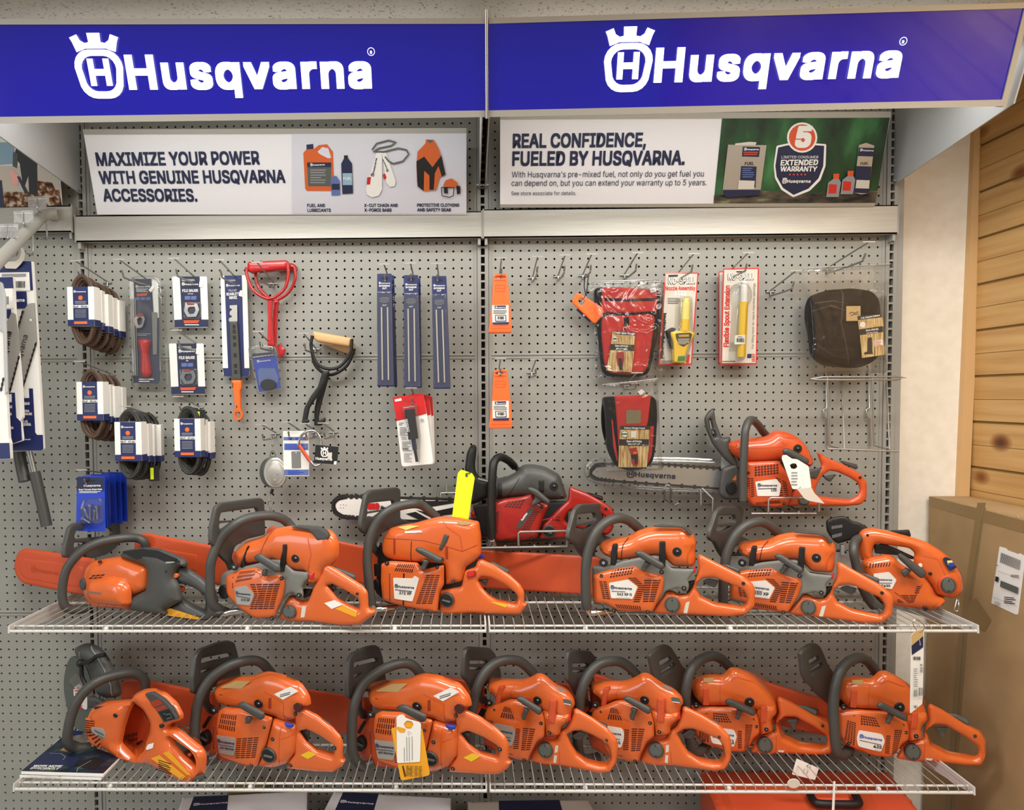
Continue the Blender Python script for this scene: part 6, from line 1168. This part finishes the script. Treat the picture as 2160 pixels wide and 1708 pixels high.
p = s.part('red_panel'); p.pil('RF', -.006, .012, .005, '490,-160 980,-175 940,180 900,330 930,760 600,780 540,500 520,200', rc=.006); p = s.part('red_stripe'); p.pil('RF', -.003, .006, .002, '445,150 462,160 480,330 535,700 520,720 470,520', rc=.002); p = s.part('red_stripe'); p.pil('RF', -.003, .006, .002, '965,250 1015,245 985,640 930,760 940,500', rc=.003)
s.part('leather_patch').pil('KH', -.008, .002, .0006, '640,40 650,30 830,30 840,45 835,210 640,215', rc=.003)
l = s.part('paper_label'); l.pil('STRAW', -.0105, .001, .0003, '560,240 955,245 950,500 915,815 535,810 545,500', rc=.001); l.flat('BK', P_('560,240 955,242 955,290 562,290')); l.text('Codura Wedge Pouch', 615, 278, 890, 282, 'WH', .025); l.flat('BK', P_('548,420 945,420 942,510 545,502')); l.text('Item #TP925', 645, 458, 845, 464, 'WH', .03); l.text('Size: 5.5" x 9"', 662, 492, 825, 496, 'WH', .03); l.flat('BK', circ(620, 352, 46, 18)); l.flat('PW', circ(620, 352, 40, 18)); l.flat('GN', P_('582,340 656,340 656,362 582,362')); l.flat('PW', P_('700,310 775,310 770,400 705,400')); l.flat('BK', P_('535,795 915,795 915,815 535,810'))
l.flat('DR', P_('675,545 780,530 785,600 800,650 805,730 790,775 740,780 715,740 700,620')); l.flat('OP', P_('735,590 780,585 782,615 737,618')); l.flat('BK', P_('700,625 795,620 795,680 780,755 755,755 750,690 715,685'))
l = s.part('price_sticker'); l.pil('WH', -.012, .001, .0003, '790,-215 850,-250 890,-215 835,-170', rc=.001)
s.part('zip_bag').pil('BG', -.018, .055, .004, '335,-330 1065,-390 1085,0 1100,400 1140,800 1130,835 980,840 900,845 420,870 405,860 390,400', rc=.008); s.part('zip_seal').tube('CM', .0016, '325,-310,-.018 700,-345,-.02 1070,-395,-.018', seg=6); s.done()
c8 = (1380, 480, 4.0)
s = card('nozzle_pack', 'white carded pack with a yellow pouring nozzle', 'nozzle pack', -.055, (210, 760), c8)
p = s.part('backing_card'); p.pil('RD', 0, .002, .0005, '92,378 375,378 318,1158 35,1158', rc=.003); p.flat('PV', P_('100,390 362,390 308,1145 50,1145'))
p.text('NO-SPILL', 117, 476, 340, 474, 'BK', .05, 1.5); p.text('NO-SPILL', 120, 473, 337, 471, 'WH', .02, 1.5); p.text('Nozzle Assembly', 96, 528, 345, 526, 'RD', .03, 1.4); p.text('6132', 170, 572, 268, 570, 'WH', .03, 1.3); p.rows(112, 590, 220, 645, 4, 'GS'); p.flat('BK', P_('80,720 105,722 75,1105 50,1105')); p.text('ONLY FITS NO-SPILL CANS', 97, 730, 70, 1095, 'WH', .02, 1.1); p.rows(55, 1120, 160, 1140, 2, 'GS'); p.flat('RD', P_('272,1070 300,1070 292,1140 268,1140')); p.flat('BK', P_('120,400 200,398 195,412 118,415'))
p = s.part('nozzle_tip'); A, B = s.tr(258, 595), s.tr(245, 790); p.tube('CY', .0085, [(A[0], -.02, A[1]), (s.tr(252, 640)[0], -.02, s.tr(252, 640)[1])], local=True, seg=16); p.tube('CY', .0118, [(s.tr(252, 635)[0], -.02, s.tr(252, 635)[1]), (B[0], -.02, B[1])], local=True, seg=16)
p = s.part('nozzle_body'); p.tube('YL', .0125, [(s.tr(245, 780)[0], -.02, s.tr(245, 780)[1]), (s.tr(240, 880)[0], -.02, s.tr(240, 880)[1])], local=True, seg=16); p.pil('YL', -.03, .026, .005, '140,880 195,870 290,868 352,885 340,920 295,985 270,1060 262,1145 172,1138 170,1050 165,960 150,920', rc=.006)
q = s.part('warning_label'); q.pil('BK', -.032, .003, .0008, '180,892 305,885 322,900 300,970 250,1005 210,985 185,930', rc=.003); q.text('WARNING', 208, 922, 292, 918, 'YL', .03, 1.3); q.rows(200, 935, 298, 985, 5, 'PV'); s.part('green_band').pil('GN', -.0315, .003, .0008, '202,1085 262,1080 258,1122 198,1125', rc=.002); s.part('lever').pil('BK', -.02, .012, .003, '100,870 150,840 190,850 150,900 165,1030 140,1010', rc=.004)
s.part('blister').pil('CL', -.042, .04, .01, '215,575 330,575 335,850 355,890 275,1140 150,1140 130,860 200,850', rc=.01); s.done()
for k in (1, 0):
    s = card('spout_pack', ('front white carded pack with a flexible yellow spout', 'rear spout pack showing only its left edge')[k], 'spout pack', -.06+k*.03, (710, 740), c8, group='spout packs')
    p = s.part('backing_card')
    if k == 0: p.pil('RD', 0, .002, .0005, '582,345 885,338 865,1155 560,1155', rc=.003); p.flat('PV', P_('590,356 872,350 855,1142 572,1142'))
    else: p.pil('RD', 0, .002, .0005, '545,368 800,368 800,1150 543,1152', rc=.003); p.flat('PV', P_('550,378 790,378 790,1140 550,1140')); s.done(); continue
    p.text('NO-SPILL', 622, 442, 835, 440, 'BK', .05, 1.5); p.text('NO-SPILL', 625, 440, 832, 438, 'WH', .02, 1.5); p.text('Flexible Spout Extension', 625, 1005, 636, 490, 'RD', .035, 1.2); p.text('For filling hard-to-reach machine openings', 838, 1020, 852, 470, 'GS', .0, 1.0); p.rows(575, 1120, 690, 1138, 1, 'GS'); p.flat('IN', P_('785,1065 820,1065 818,1100 782,1100'))
    for j in range(5): p.flat('RD', P_(f'{822},{1066+j*14} {850},{1066+j*14} {849},{1073+j*14} {821},{1073+j*14}'))
    p.flat('BK', P_('690,368 770,365 770,376 695,378'))
    q = s.part('spout'); q.tube('PW', .0095, [(s.tr(742, 465)[0], -.018, s.tr(742, 465)[1]), (s.tr(738, 640)[0], -.018, s.tr(738, 640)[1])], local=True, seg=14); q.tube('YL', .0118, [(s.tr(738, 635)[0], -.018, s.tr(738, 635)[1]), (s.tr(718, 1092)[0], -.018, s.tr(718, 1092)[1])], local=True, seg=16)
    for j in range(40):
        t = j/39; x = 737-19*t; y = 700+390*t; c = s.tr(x, y); q.tube('YL', .0122, [(c[0], -.018, c[1]), (c[0], -.018, c[1]-.0014)], local=True, seg=14)
    q = s.part('barcode_sticker'); q.pil('PW', -.031, .001, .0003, '682,908 772,905 768,982 676,985', rc=.001); q.bars(692, 932, 760, 965, 12); q.rows(700, 915, 745, 925, 1, 'GS')
    s.part('blister').pil('CL', -.038, .036, .01, '655,560 690,470 730,455 800,465 840,540 830,620 800,650 775,1120 660,1120 690,650', rc=.01); s.done()
s = card('gaiters', 'folded black gaiters in a clear zip bag', 'gaiters', -.11, (1640, 840), c8)
p = s.part('gaiter'); p.pil('BF', 0, .05, .025, '1335,640 1370,560 1500,515 1590,510 1700,500 1860,520 1930,600 1950,900 1930,1100 1780,1185 1480,1160 1380,1080 1360,900 1330,760', rc=.03, dome=.012); p.line('BK', P_('1590,520 1560,800 1640,1150'), 12); p.line('BK', P_('1340,640 1500,620 1590,640'), 8); p.line('BK', P_('1345,700 1480,660 1590,700'), 8); p.line('BK', P_('1390,1000 1500,1080 1640,1110'), 8)
q = s.part('leather_patch'); q.pil('KT', -.016, .002, .0006, '1622,662 1742,660 1742,785 1622,788', rc=.002); q.line('BK', P_('1645,725 1665,712 1690,722 1720,708'), 6); q.line('BK', P_('1655,742 1690,730 1725,728'), 5)
l = s.part('paper_label'); l.pil('BK', -.0165, .001, .0003, '1715,745 1915,728 1945,1075 1752,1102', rc=.001); l.flat('STRAW', P_('1718,780 1925,755 1935,830 1725,858')); l.flat('STRAW', P_('1735,908 1930,880 1945,1072 1752,1100')); l.text('H.D. Codura Gaiters', 1745, 770, 1903, 745, 'WH', .03); l.text('Item #G150', 1785, 875, 1890, 862, 'WH', .03); l.text('One Size Fits All', 1790, 895, 1885, 884, 'WH', .02); l.flat('PW', circ(1758, 818, 24, 14)); l.flat('BK', P_('1798,930 1835,925 1838,1040 1845,1065 1770,1070 1768,1055 1795,1045')); l.flat('PW', P_('1855,955 1925,945 1928,990 1858,1002')); l.rows(1860, 955, 1920, 995, 4, 'CS')
s.part('zip_bag').pil('BG', -.028, .09, .006, '1255,345 1990,305 2000,330 1975,600 1960,1000 1975,1210 1960,1225 1800,1200 1350,1225 1325,1180 1340,900 1320,640', rc=.012); s.part('zip_seal').tube('CM', .0018, '1255,345,-.02 1600,325,-.024 1995,305,-.02', seg=6); s.done()
# hang tags on saws
s = card('hang_tag', 'fluorescent yellow tag tied to the hand guard of the red chainsaw', 'tag', -.20, (985, 420), (690, 920, 3.4286)); p = s.part('tag'); p.pil('NY', 0, .001, .0003, '970,240 1050,268 1068,300 1020,610 902,595 945,265', rc=.003); p.line('KH', P_('1010,275 1008,295'), 16); s.part('tie').tube('BK', .0012, '1010,285,-.002 1005,270,-.004 1035,265,.0 1045,255,.02', seg=5); s.done()
s = card('hang_tag', 'folded white tag on the starter handle of the saw with clear bar cover', 'tag', -.225, (1560, 500), (1220, 850, 3.375))
p = s.part('tag'); p.pil('WH', 0, .001, .0003, '1448,395 1452,372 1480,368 1520,395 1560,400 1640,450 1660,600 1560,612 1525,612', ['1505,440 1525,428 1550,430 1560,455 1540,470 1515,465'], rc=.003); p.rows(1515, 485, 1560, 590, 5, 'GR'); p.line('BK', P_('1565,612 1580,595 1590,618 1565,612'), 3)
s.part('lower_leaf').pil('PV', -.002, .001, .0003, '1558,612 1660,600 1680,640 1755,716 1640,695 1610,680', rc=.003); s.done()
s = card('hang_tag', 'white tag over an orange warning tag on a starter handle, lower shelf', 'tag', -.45, (800, 1200), (700, 1330, 4.879))
p = s.part('warning_tag'); p.pil('YO', .002, .001, .0003, '610,1005 680,990 930,1010 1008,1470 995,1490 730,1540 708,1530', ['740,960 770,930 820,935 840,970 810,1010 760,1005'], rc=.003); p.text('WARNING', 722, 1390, 748, 1500, 'BK', .04); 
for x in (765, 800, 850, 895): p.rows(x, 1385, x+38, 1495, 9, 'DW')
p = s.part('white_tag'); p.pil('WH', 0, .001, .0003, '665,890 690,868 740,862 760,900 900,940 918,960 908,1350 670,1362', ['738,960 770,925 820,932 842,965 815,1010 760,1005'], rc=.004); p.flat('YO', P_('672,985 735,1000 760,1010 750,1045 700,1045 668,1010'))
for x, a, b_ in ((745, 1200, 1345), (770, 1090, 1340), (795, 1090, 1340), (825, 1085, 1330)): p.line('GS', [(x, a), (x+3, b_)], 4)
p.line('GS', P_('785,1035 820,1050 785,1075 785,1035'), 3); s.done()
s = card('price_tag', 'long white price tag hanging from the upper shelf by a wire ring', 'price tag', -.455, (1060, 500), cL)
p = s.part('tag'); p.pil('PW', 0, .001, .0003, '1012,170 1045,130 1122,105 1127,160 1115,720 1112,770 1010,855 1003,850', rc=.003); p.flat('KT', P_('1014,172 1045,132 1120,108 1118,170 1014,260')); p.flat('IN', P_('1014,258 1118,172 1118,270 1018,340')); p.logo(1095, 250, 1085, 200, 'WH'); p.bars(1028, 352, 1092, 382, 9, 'BK'); p.bars(1086, 418, 1110, 432, 5, 'BK'); p.rows(1030, 450, 1065, 620, 9, 'GR'); p.bars(1086, 440, 1108, 490, 7, 'GS'); p.bars(1025, 640, 1055, 700, 8, 'GS'); p.bars(1065, 620, 1105, 690, 8, 'GS'); p.bars(1022, 775, 1056, 800, 5, 'BK'); s.part('ring').tube('CH', .0013, '1060,120,0 1040,90,0 1028,50,0 1060,30,0 1110,60,0 1130,95,0 1110,130,0 1080,140,0', seg=6); s.done()
s = card('fallen_tag', 'white tag fallen onto the lower shelf near its front rail', 'tag', -.32, (720, 190), (1460, 1560, 3.0857)); p = s.part('tag'); p.pil('WH', 0, .001, .0003, '680,122 825,185 800,262 650,225', rc=.002); p.line('BK', P_('745,170 768,152 768,182 745,170'), 3); p.line('GR', P_('730,185 720,220'), 3); p.line('GR', P_('755,195 745,222'), 3); s.done()
s = card('cable_tie', 'white strap hanging down from the front of the lower right shelf', 'strap', -.44, (925, 350), (1460, 1560, 3.0857)); s.part('strap').pil('WH', 0, .002, .0005, '921,272 934,272 924,520 908,520', rc=.001); s.done()
s = card('price_disc', 'small clear round tag under the front of the lower right shelf', 'tag', -.435, (660, 295), (1460, 1560, 3.0857)); s.part('disc').disc('PV', 662, 285, 42, 0, .001, ry=32); s.done()
# ------------------------------------------------------------------ cartons, case, brochures
A = ony(1958, 1046, YW-.012)
s = Item('carton', 'large brown cardboard carton with shipping label, standing against the pine wall', 'carton', (A[0], YW-.012, 0), th=90)
p = s.part('box'); z0 = A[2]; D = .62; TH = min(.15, XS-A[0]-.012)
p.pil('CARD', 0, TH, .004, [(0, .0), (D, 0), (D, z0), (.0, z0)], rc=.004, local=True, step=.08)
p.flat('TP', P_('2062,1060 2080,1060 2040,1340 2012,1720 1992,1720 2022,1340'), flatten=True)
p.flat('TP', P_('1960,1047 2075,1075 2071,1100 1960,1066')); p.flat('TP', P_('2075,1075 2160,1098 2160,1124 2072,1100')); p.flat('KH', P_('2071,1090 2073,1090 2034,1340 2006,1720 2004,1720 2032,1340'))
p.flat('TP', P_('2060,1262 2092,1308 2078,1332 2032,1300 2040,1270'))
s.crop = (1900, 1000, 5.023); l = s.part('shipping_label'); l.pil('WH', -.0012, .001, .0003, '1045,765 1115,785 1130,805 1240,845 1260,838 1320,870 1240,1480 1220,1488 958,1365', rc=.001)
for k in range(22): x = 1066+k*10; l.flat('BK', P_(f'{x},{830+k*3.8} {x+4.5},{831+k*3.8} {x-10},{935+k*3.8} {x-14},{934+k*3.8}'))
l.line('GR', P_('1030,1020 1275,1110'), 3); l.line('GR', P_('985,1300 1245,1400'), 3); l.flat('BK', P_('1018,1080 1052,1090 1045,1142 1010,1130')); l.flat('GS', P_('1072,1125 1260,1200 1252,1268 1065,1190')); l.rows(1180, 1060, 1270, 1090, 2, 'BK', 8); l.rows(1110, 1290, 1235, 1370, 4, 'BK', 12); l.rows(1010, 1345, 1080, 1390, 4, 'GR', 8); l.rows(1030, 955, 1060, 970, 1, 'BK', 3)
s.done()
def flatbox(name, label, cat, pts, z, h, m, group=None, r=.002):
    q = P_(pts); s = Item(name, label, cat, onz(q[0][0], q[0][1], z), lean=-90, group=group or ('product boxes on the base deck' if cat == 'box' else None)); p = s.part('box' if cat == 'box' else 'body')
    p.pil(m, 0, h, r, pts, rc=.003, step=.1); return s, p
s, p = flatbox('product_box', 'white and navy box on the base deck below the cut-off saw, leftmost of three', 'box', '385,1681 648,1667 644,1800 340,1815', .40, .24, 'PO')
p.flat('IN', P_('409,1680 482,1677 470,1805 360,1812')); p.logo(407, 1699, 479, 1694, 'PO', .8); s.done()
s, p = flatbox('product_box', 'white and navy box on the base deck with lettering, middle of three', 'box', '704,1669 951,1682 944,1815 636,1800', .40, .24, 'PO')
p.flat('IN', P_('724,1670 799,1674 760,1806 665,1802')); p.logo(717, 1692, 787, 1697, 'PO', .8); p.line('GR', P_('815,1676 860,1679'), 3); s.done()
s, p = flatbox('product_box', 'white and navy box on the base deck with wide navy band, rightmost of three', 'box', '987,1690 1243,1686 1292,1800 985,1805', .385, .225, 'PV')
p.flat('IN', P_('1052,1689 1180,1687 1212,1803 1055,1804')); s.done()
s = card('folded_card', 'small olive folded card lying on the leftmost white and navy box', 'card', -.10, (520, 1672), (0, 0, 1)); p = s.part('card'); p.pil('KH', 0, .04, .006, '478,1664 484,1661 556,1658 559,1662 559,1680 478,1685', rc=.004); p.line('DW', P_('479,1675 558,1670'), 2); s.done()
s, p = flatbox('tool_case', 'orange-red plastic carrying case with black handle under the lower shelf', 'case', '1478,1622 1875,1622 2016,1800 1556,1800', .47, .3, 'CS', r=.012)
p.line('OC', P_('1520,1650 1545,1720 1590,1800'), 14); s.crop = (1460, 1560, 3.0857)
q = s.part('handle_recess'); q.pil('OC', -.001, .004, .001, '690,320 1150,320 1205,430 1190,460 760,460', rc=.01); q = s.part('handle_mount'); q.pil('CS', -.02, .02, .006, '780,318 1010,318 1030,385 790,385', rc=.006)
q = s.part('handle'); q.tube('BK', .0105, '765,350,-.012 790,395,-.016 830,415,-.018 950,420,-.018 1075,418,-.018 1080,390,-.016 1060,355,-.012'); s.done()
s = simple('base_deck', 'grey base deck under the boxes and the orange case', 'deck'); s.part('deck').box('GL', -1.9, 1.235, -.42, -.004, .0, .158); s.done()
cI = (0, 1330, 4.5196)
for z, nm, pts in ((ZL+.004, 'lower', '185,1378 560,1030 1130,1230 965,1402'), (ZL+.012, 'upper', '200,1345 600,1005 1150,1200 985,1372')):
    q = P_(pts); s = Item('brochure', 'upper dark glossy brochure stack under the cut-off saw' if nm == 'upper' else 'lower brochure with green edge under the dark brochures', 'brochure', onz(q[0][0]/cI[2], 1330+q[0][1]/cI[2], z), lean=-90, crop=cI)
    p = s.part('pages'); p.pil('WH', 0, .006, .0006, pts, rc=.001, step=.05)
    if nm == 'upper':
        p.flat('FOLIO', P_('205,1338 600,1008 1145,1202 985,1360')); p.flat('IN', P_('330,1235 420,1165 560,1150 640,1200 760,1210 700,1290 300,1290')); p.flat('TN', P_('570,1140 620,1110 700,1130 680,1170')); p.flat('NV', P_('690,950 790,960 790,990 690,1005')); p.flat('BK', P_('700,1290 900,1200 1000,1240 900,1330')); p.line('GR', P_('730,1350 745,1310 870,1240'), 6); p.line('SV', P_('470,1170 580,1175 625,1205 600,1235'), 6)
        p.text('WORK MORE', 310, 1302, 580, 1306, 'WH', .02, 1.15); p.text('EFFICIENTLY', 285, 1324, 550, 1330, 'WH', .02, 1.15); p.rows(290, 1338, 480, 1344, 1, 'GR')
    else: p.flat('DN', P_('195,1372 560,1040 1125,1230 960,1390')); p.text('NEIGHBORHOOD', 240, 1398, 580, 1396, 'PV', .02, .8)
    s.done()
# ------------------------------------------------------------------ goods cut off at the left edge
c1 = (0, 240, 5.34)
s = Item('faceout_arm', 'sloping grey steel arm at the upper left carrying hooks and clear plates', 'arm', ony(600/5.34, 240+1115/5.34, -.05), crop=c1)
s.part('arm').tube('GU', (.017, .007), '640,1118,0 560,1125,-.01 480,1150,-.03 0,1640,-.36 -200,1850,-.5', seg=8, smooth=False); q = s.part('end_block'); c = s.tr(610, 1178, 0); q.box('GU', c[0]-.012, c[0]+.008, -.01, .01, c[1]-.006, c[1]+.006)
for pts in ('505,1200,-.03 520,1215,-.03 530,1400,-.03 510,1412,-.05 460,1408,-.09 445,1385,-.09', '372,1355,-.1 375,1560,-.1 355,1585,-.12 300,1570,-.17 285,1545,-.17', '195,1500,-.2 200,1560,-.2 180,1600,-.22'): s.part('wire_hook').tube('ST', .0024, pts, seg=7)
for k, (x0, y0, x1, y1, o) in enumerate(((310, 930, 520, 1050, -.1), (152, 1090, 372, 1230, -.18), (-30, 1240, 202, 1395, -.26))):
    q = s.part('clear_plate'); q.pil('CM', o, .002, .0005, f'{x0},{y0} {x1},{y0-4} {x1},{y1} {x0+5},{y1}', rc=.001); q.line('PW', P_(f'{x0},{y0+30} {x1},{y0+28}'), 4)
    xm = (x0+x1)/2; s.part('plate_wire').tube('CH', .0017, f'{xm+5},{y0+20},{o} {xm+8},{y1+20},{o} {xm+40},{y1+65},{o+.02}', seg=6)
s.done()
def barpack(label, y, body):
    s = card('bar_package', label, 'saw bar pack', y, (40, 760), (0, 0, 1), group='packed saw bars'); body(s); s.done()
def chain_edge(p, a, b_, n, o):
    p.line('BK', [a, b_], 3.2)
    for k in range(n):
        t = (k+.5)/n; x, y = a[0]+(b_[0]-a[0])*t, a[1]+(b_[1]-a[1])*t; p.flat('BK', [(x-2.4, y-3), (x+2.6, y-1.5), (x+2.2, y+2), (x-2.2, y+2.6)])
def p1(s):
    p = s.part('backing_card'); p.pil('WH', 0, .012, .001, '-8,551 67,551 79,730 91,946 88,951 22,952 0,952', rc=.002)
    p.flat('NV', P_('-8,551 66,551 70,612 -8,614')); p.flat('WH', P_('0,575 62,574 64,613 0,614')); p.bars(31, 593, 55, 607, 16); p.flat('GR', P_('5,578 56,577 56,583 5,584')); p.flat('NV', P_('20,615 57,615 59,650 20,651')); p.text('Husqvarna', 12, 637, 53, 636, 'WH', .03)
    q = s.part('saw_bar'); q.pil('AL', -.004, .004, .001, '50,653 60,640 72,638 77,722 47,820 18,822 36,700', rc=.003); q.text('Husqvarna', 39, 782, 59, 708, 'BK', .0, 1.0); q.disc('WH', 64, 675, 2.5, -.0045, .001, seg=8)
    k = s.part('saw_chain'); k.so = -.005; k.base = -.005; chain_edge(k, (49, 654), (34, 705), 5, 0); chain_edge(k, (77, 722), (48, 820), 9, 0)
    r = s.part('lower_print'); r.pil('NV', -.0005, .001, .0003, '25,820 69,819 74,912 78,917 90,917 91,946 88,950 22,951 21,900', rc=.001); r.flat('WH', P_('30,821 61,819 62,839 30,840'))
    for t, x0, x1, y in (('RATE', 44, 51, 824), ('TES', 44, 50, 831), ('SADO', 44, 53, 837)): r.text(t, x0, y+1.5, x1, y+1, 'GS')
    for t, x0, x1, y in (('SAW BAR', 38, 63, 854), ('GUIDE-CHAÎNE', 30, 62, 869), ('TRONÇONNEUSE', 28, 68, 875.5), ('ESPADA DE', 36, 59, 891), ('MOTOSIERRA', 28, 66, 898), ('www.husqvarna.com', 32, 65, 928)): r.text(t, x0, y, x1, y-.5, 'WH', .03, 1.3 if y < 900 else 1)
barpack('rearmost packed saw bar at the left edge with bar code and navy foot', -.20, p1)
def p2(s):
    p = s.part('backing_card'); p.pil('WH', 0, .012, .001, '-40,585 27,583 30,655 44,815 47,880 42,888 46,922 46,930 -40,955', rc=.002); p.flat('NV', P_('-40,586 27,584 29,608 -40,610')); p.flat('WH', P_('-20,609 27,608 29,650 -20,652')); p.bars(10, 625, 19, 642, 6); p.flat('NV', P_('-20,653 24,652 25,688 -20,690')); p.text('Husqvarna', -24, 678, 18, 677, 'WH', .03)
    q = s.part('saw_bar'); q.pil('AL', -.004, .004, .001, '10,690 24,658 32,662 42,735 36,755 20,826 -20,826', rc=.003); q.text('Husqvarna', 12, 775, 24, 700, 'BK')
    k = s.part('saw_chain'); k.base = -.005; chain_edge(k, (41, 750), (21, 826), 7, 0)
    r = s.part('lower_print'); r.pil('NV', -.0005, .001, .0003, '-20,828 31,828 34,880 44,890 46,928 -20,952', rc=.001); r.flat('WH', P_('-10,832 25,831 25,848 -10,849'))
    for t, x0, x1, y in (('SAW BAR', 0, 26, 861), ('CHAÎNE', 5, 25, 876), ('DE', 16, 22, 898), ('MOTOSIERRA', -5, 29, 905)): r.text(t, x0, y, x1, y-.5, 'WH', .03, 1.3)
barpack('middle packed saw bar at the left edge, partly covering the rearmost', -.26, p2)
def p3(s):
    p = s.part('backing_card'); p.pil('WH', 0, .012, .001, '-60,640 4,640 10,780 18,925 21,934 22,968 -60,970', rc=.002); p.flat('NV', P_('-60,640 4,640 5,690 -60,692')); p.flat('NV', P_('-60,935 20,934 22,967 -60,969')); chain_edge(p, (8, 796), (2, 825), 3, 0)
    q = s.part('grey_sleeve'); q.pil('GL', -.006, .005, .002, '-10,590 4,596 11,625 16,828 10,832 6,700 -10,690', rc=.004)
barpack('frontmost packed saw bar cut by the left edge beside a grey sleeve', -.32, p3)
s = card('torn_label', 'torn curled white paper strip above the left saw bar packs', 'paper', -.21, (30, 560), c1); s.part('paper').pil('PV', 0, .001, .0003, '35,1665 175,1660 215,1630 240,1560 230,1490 262,1520 288,1560 270,1640 235,1690 180,1745 60,1740', rc=.004); s.done()
c9 = (0, 780, 5.025)
s = card('long_handled_tool', 'tool with two dark foam grips hanging below the left saw bar packs', 'tool', -.14, (350, 1000), c9)
s.part('foam_grip').tube('DG', .0165, '205,800,.02 215,950,.01 262,1180,.0', seg=16); s.part('steel_shaft').tube('ST', .0078, '290,780,0 320,900,0 365,1085,0', seg=14, smooth=False); s.part('foam_grip').tube('DG', .0155, '365,1080,0 440,1400,0 495,1655,0', seg=16); s.done()
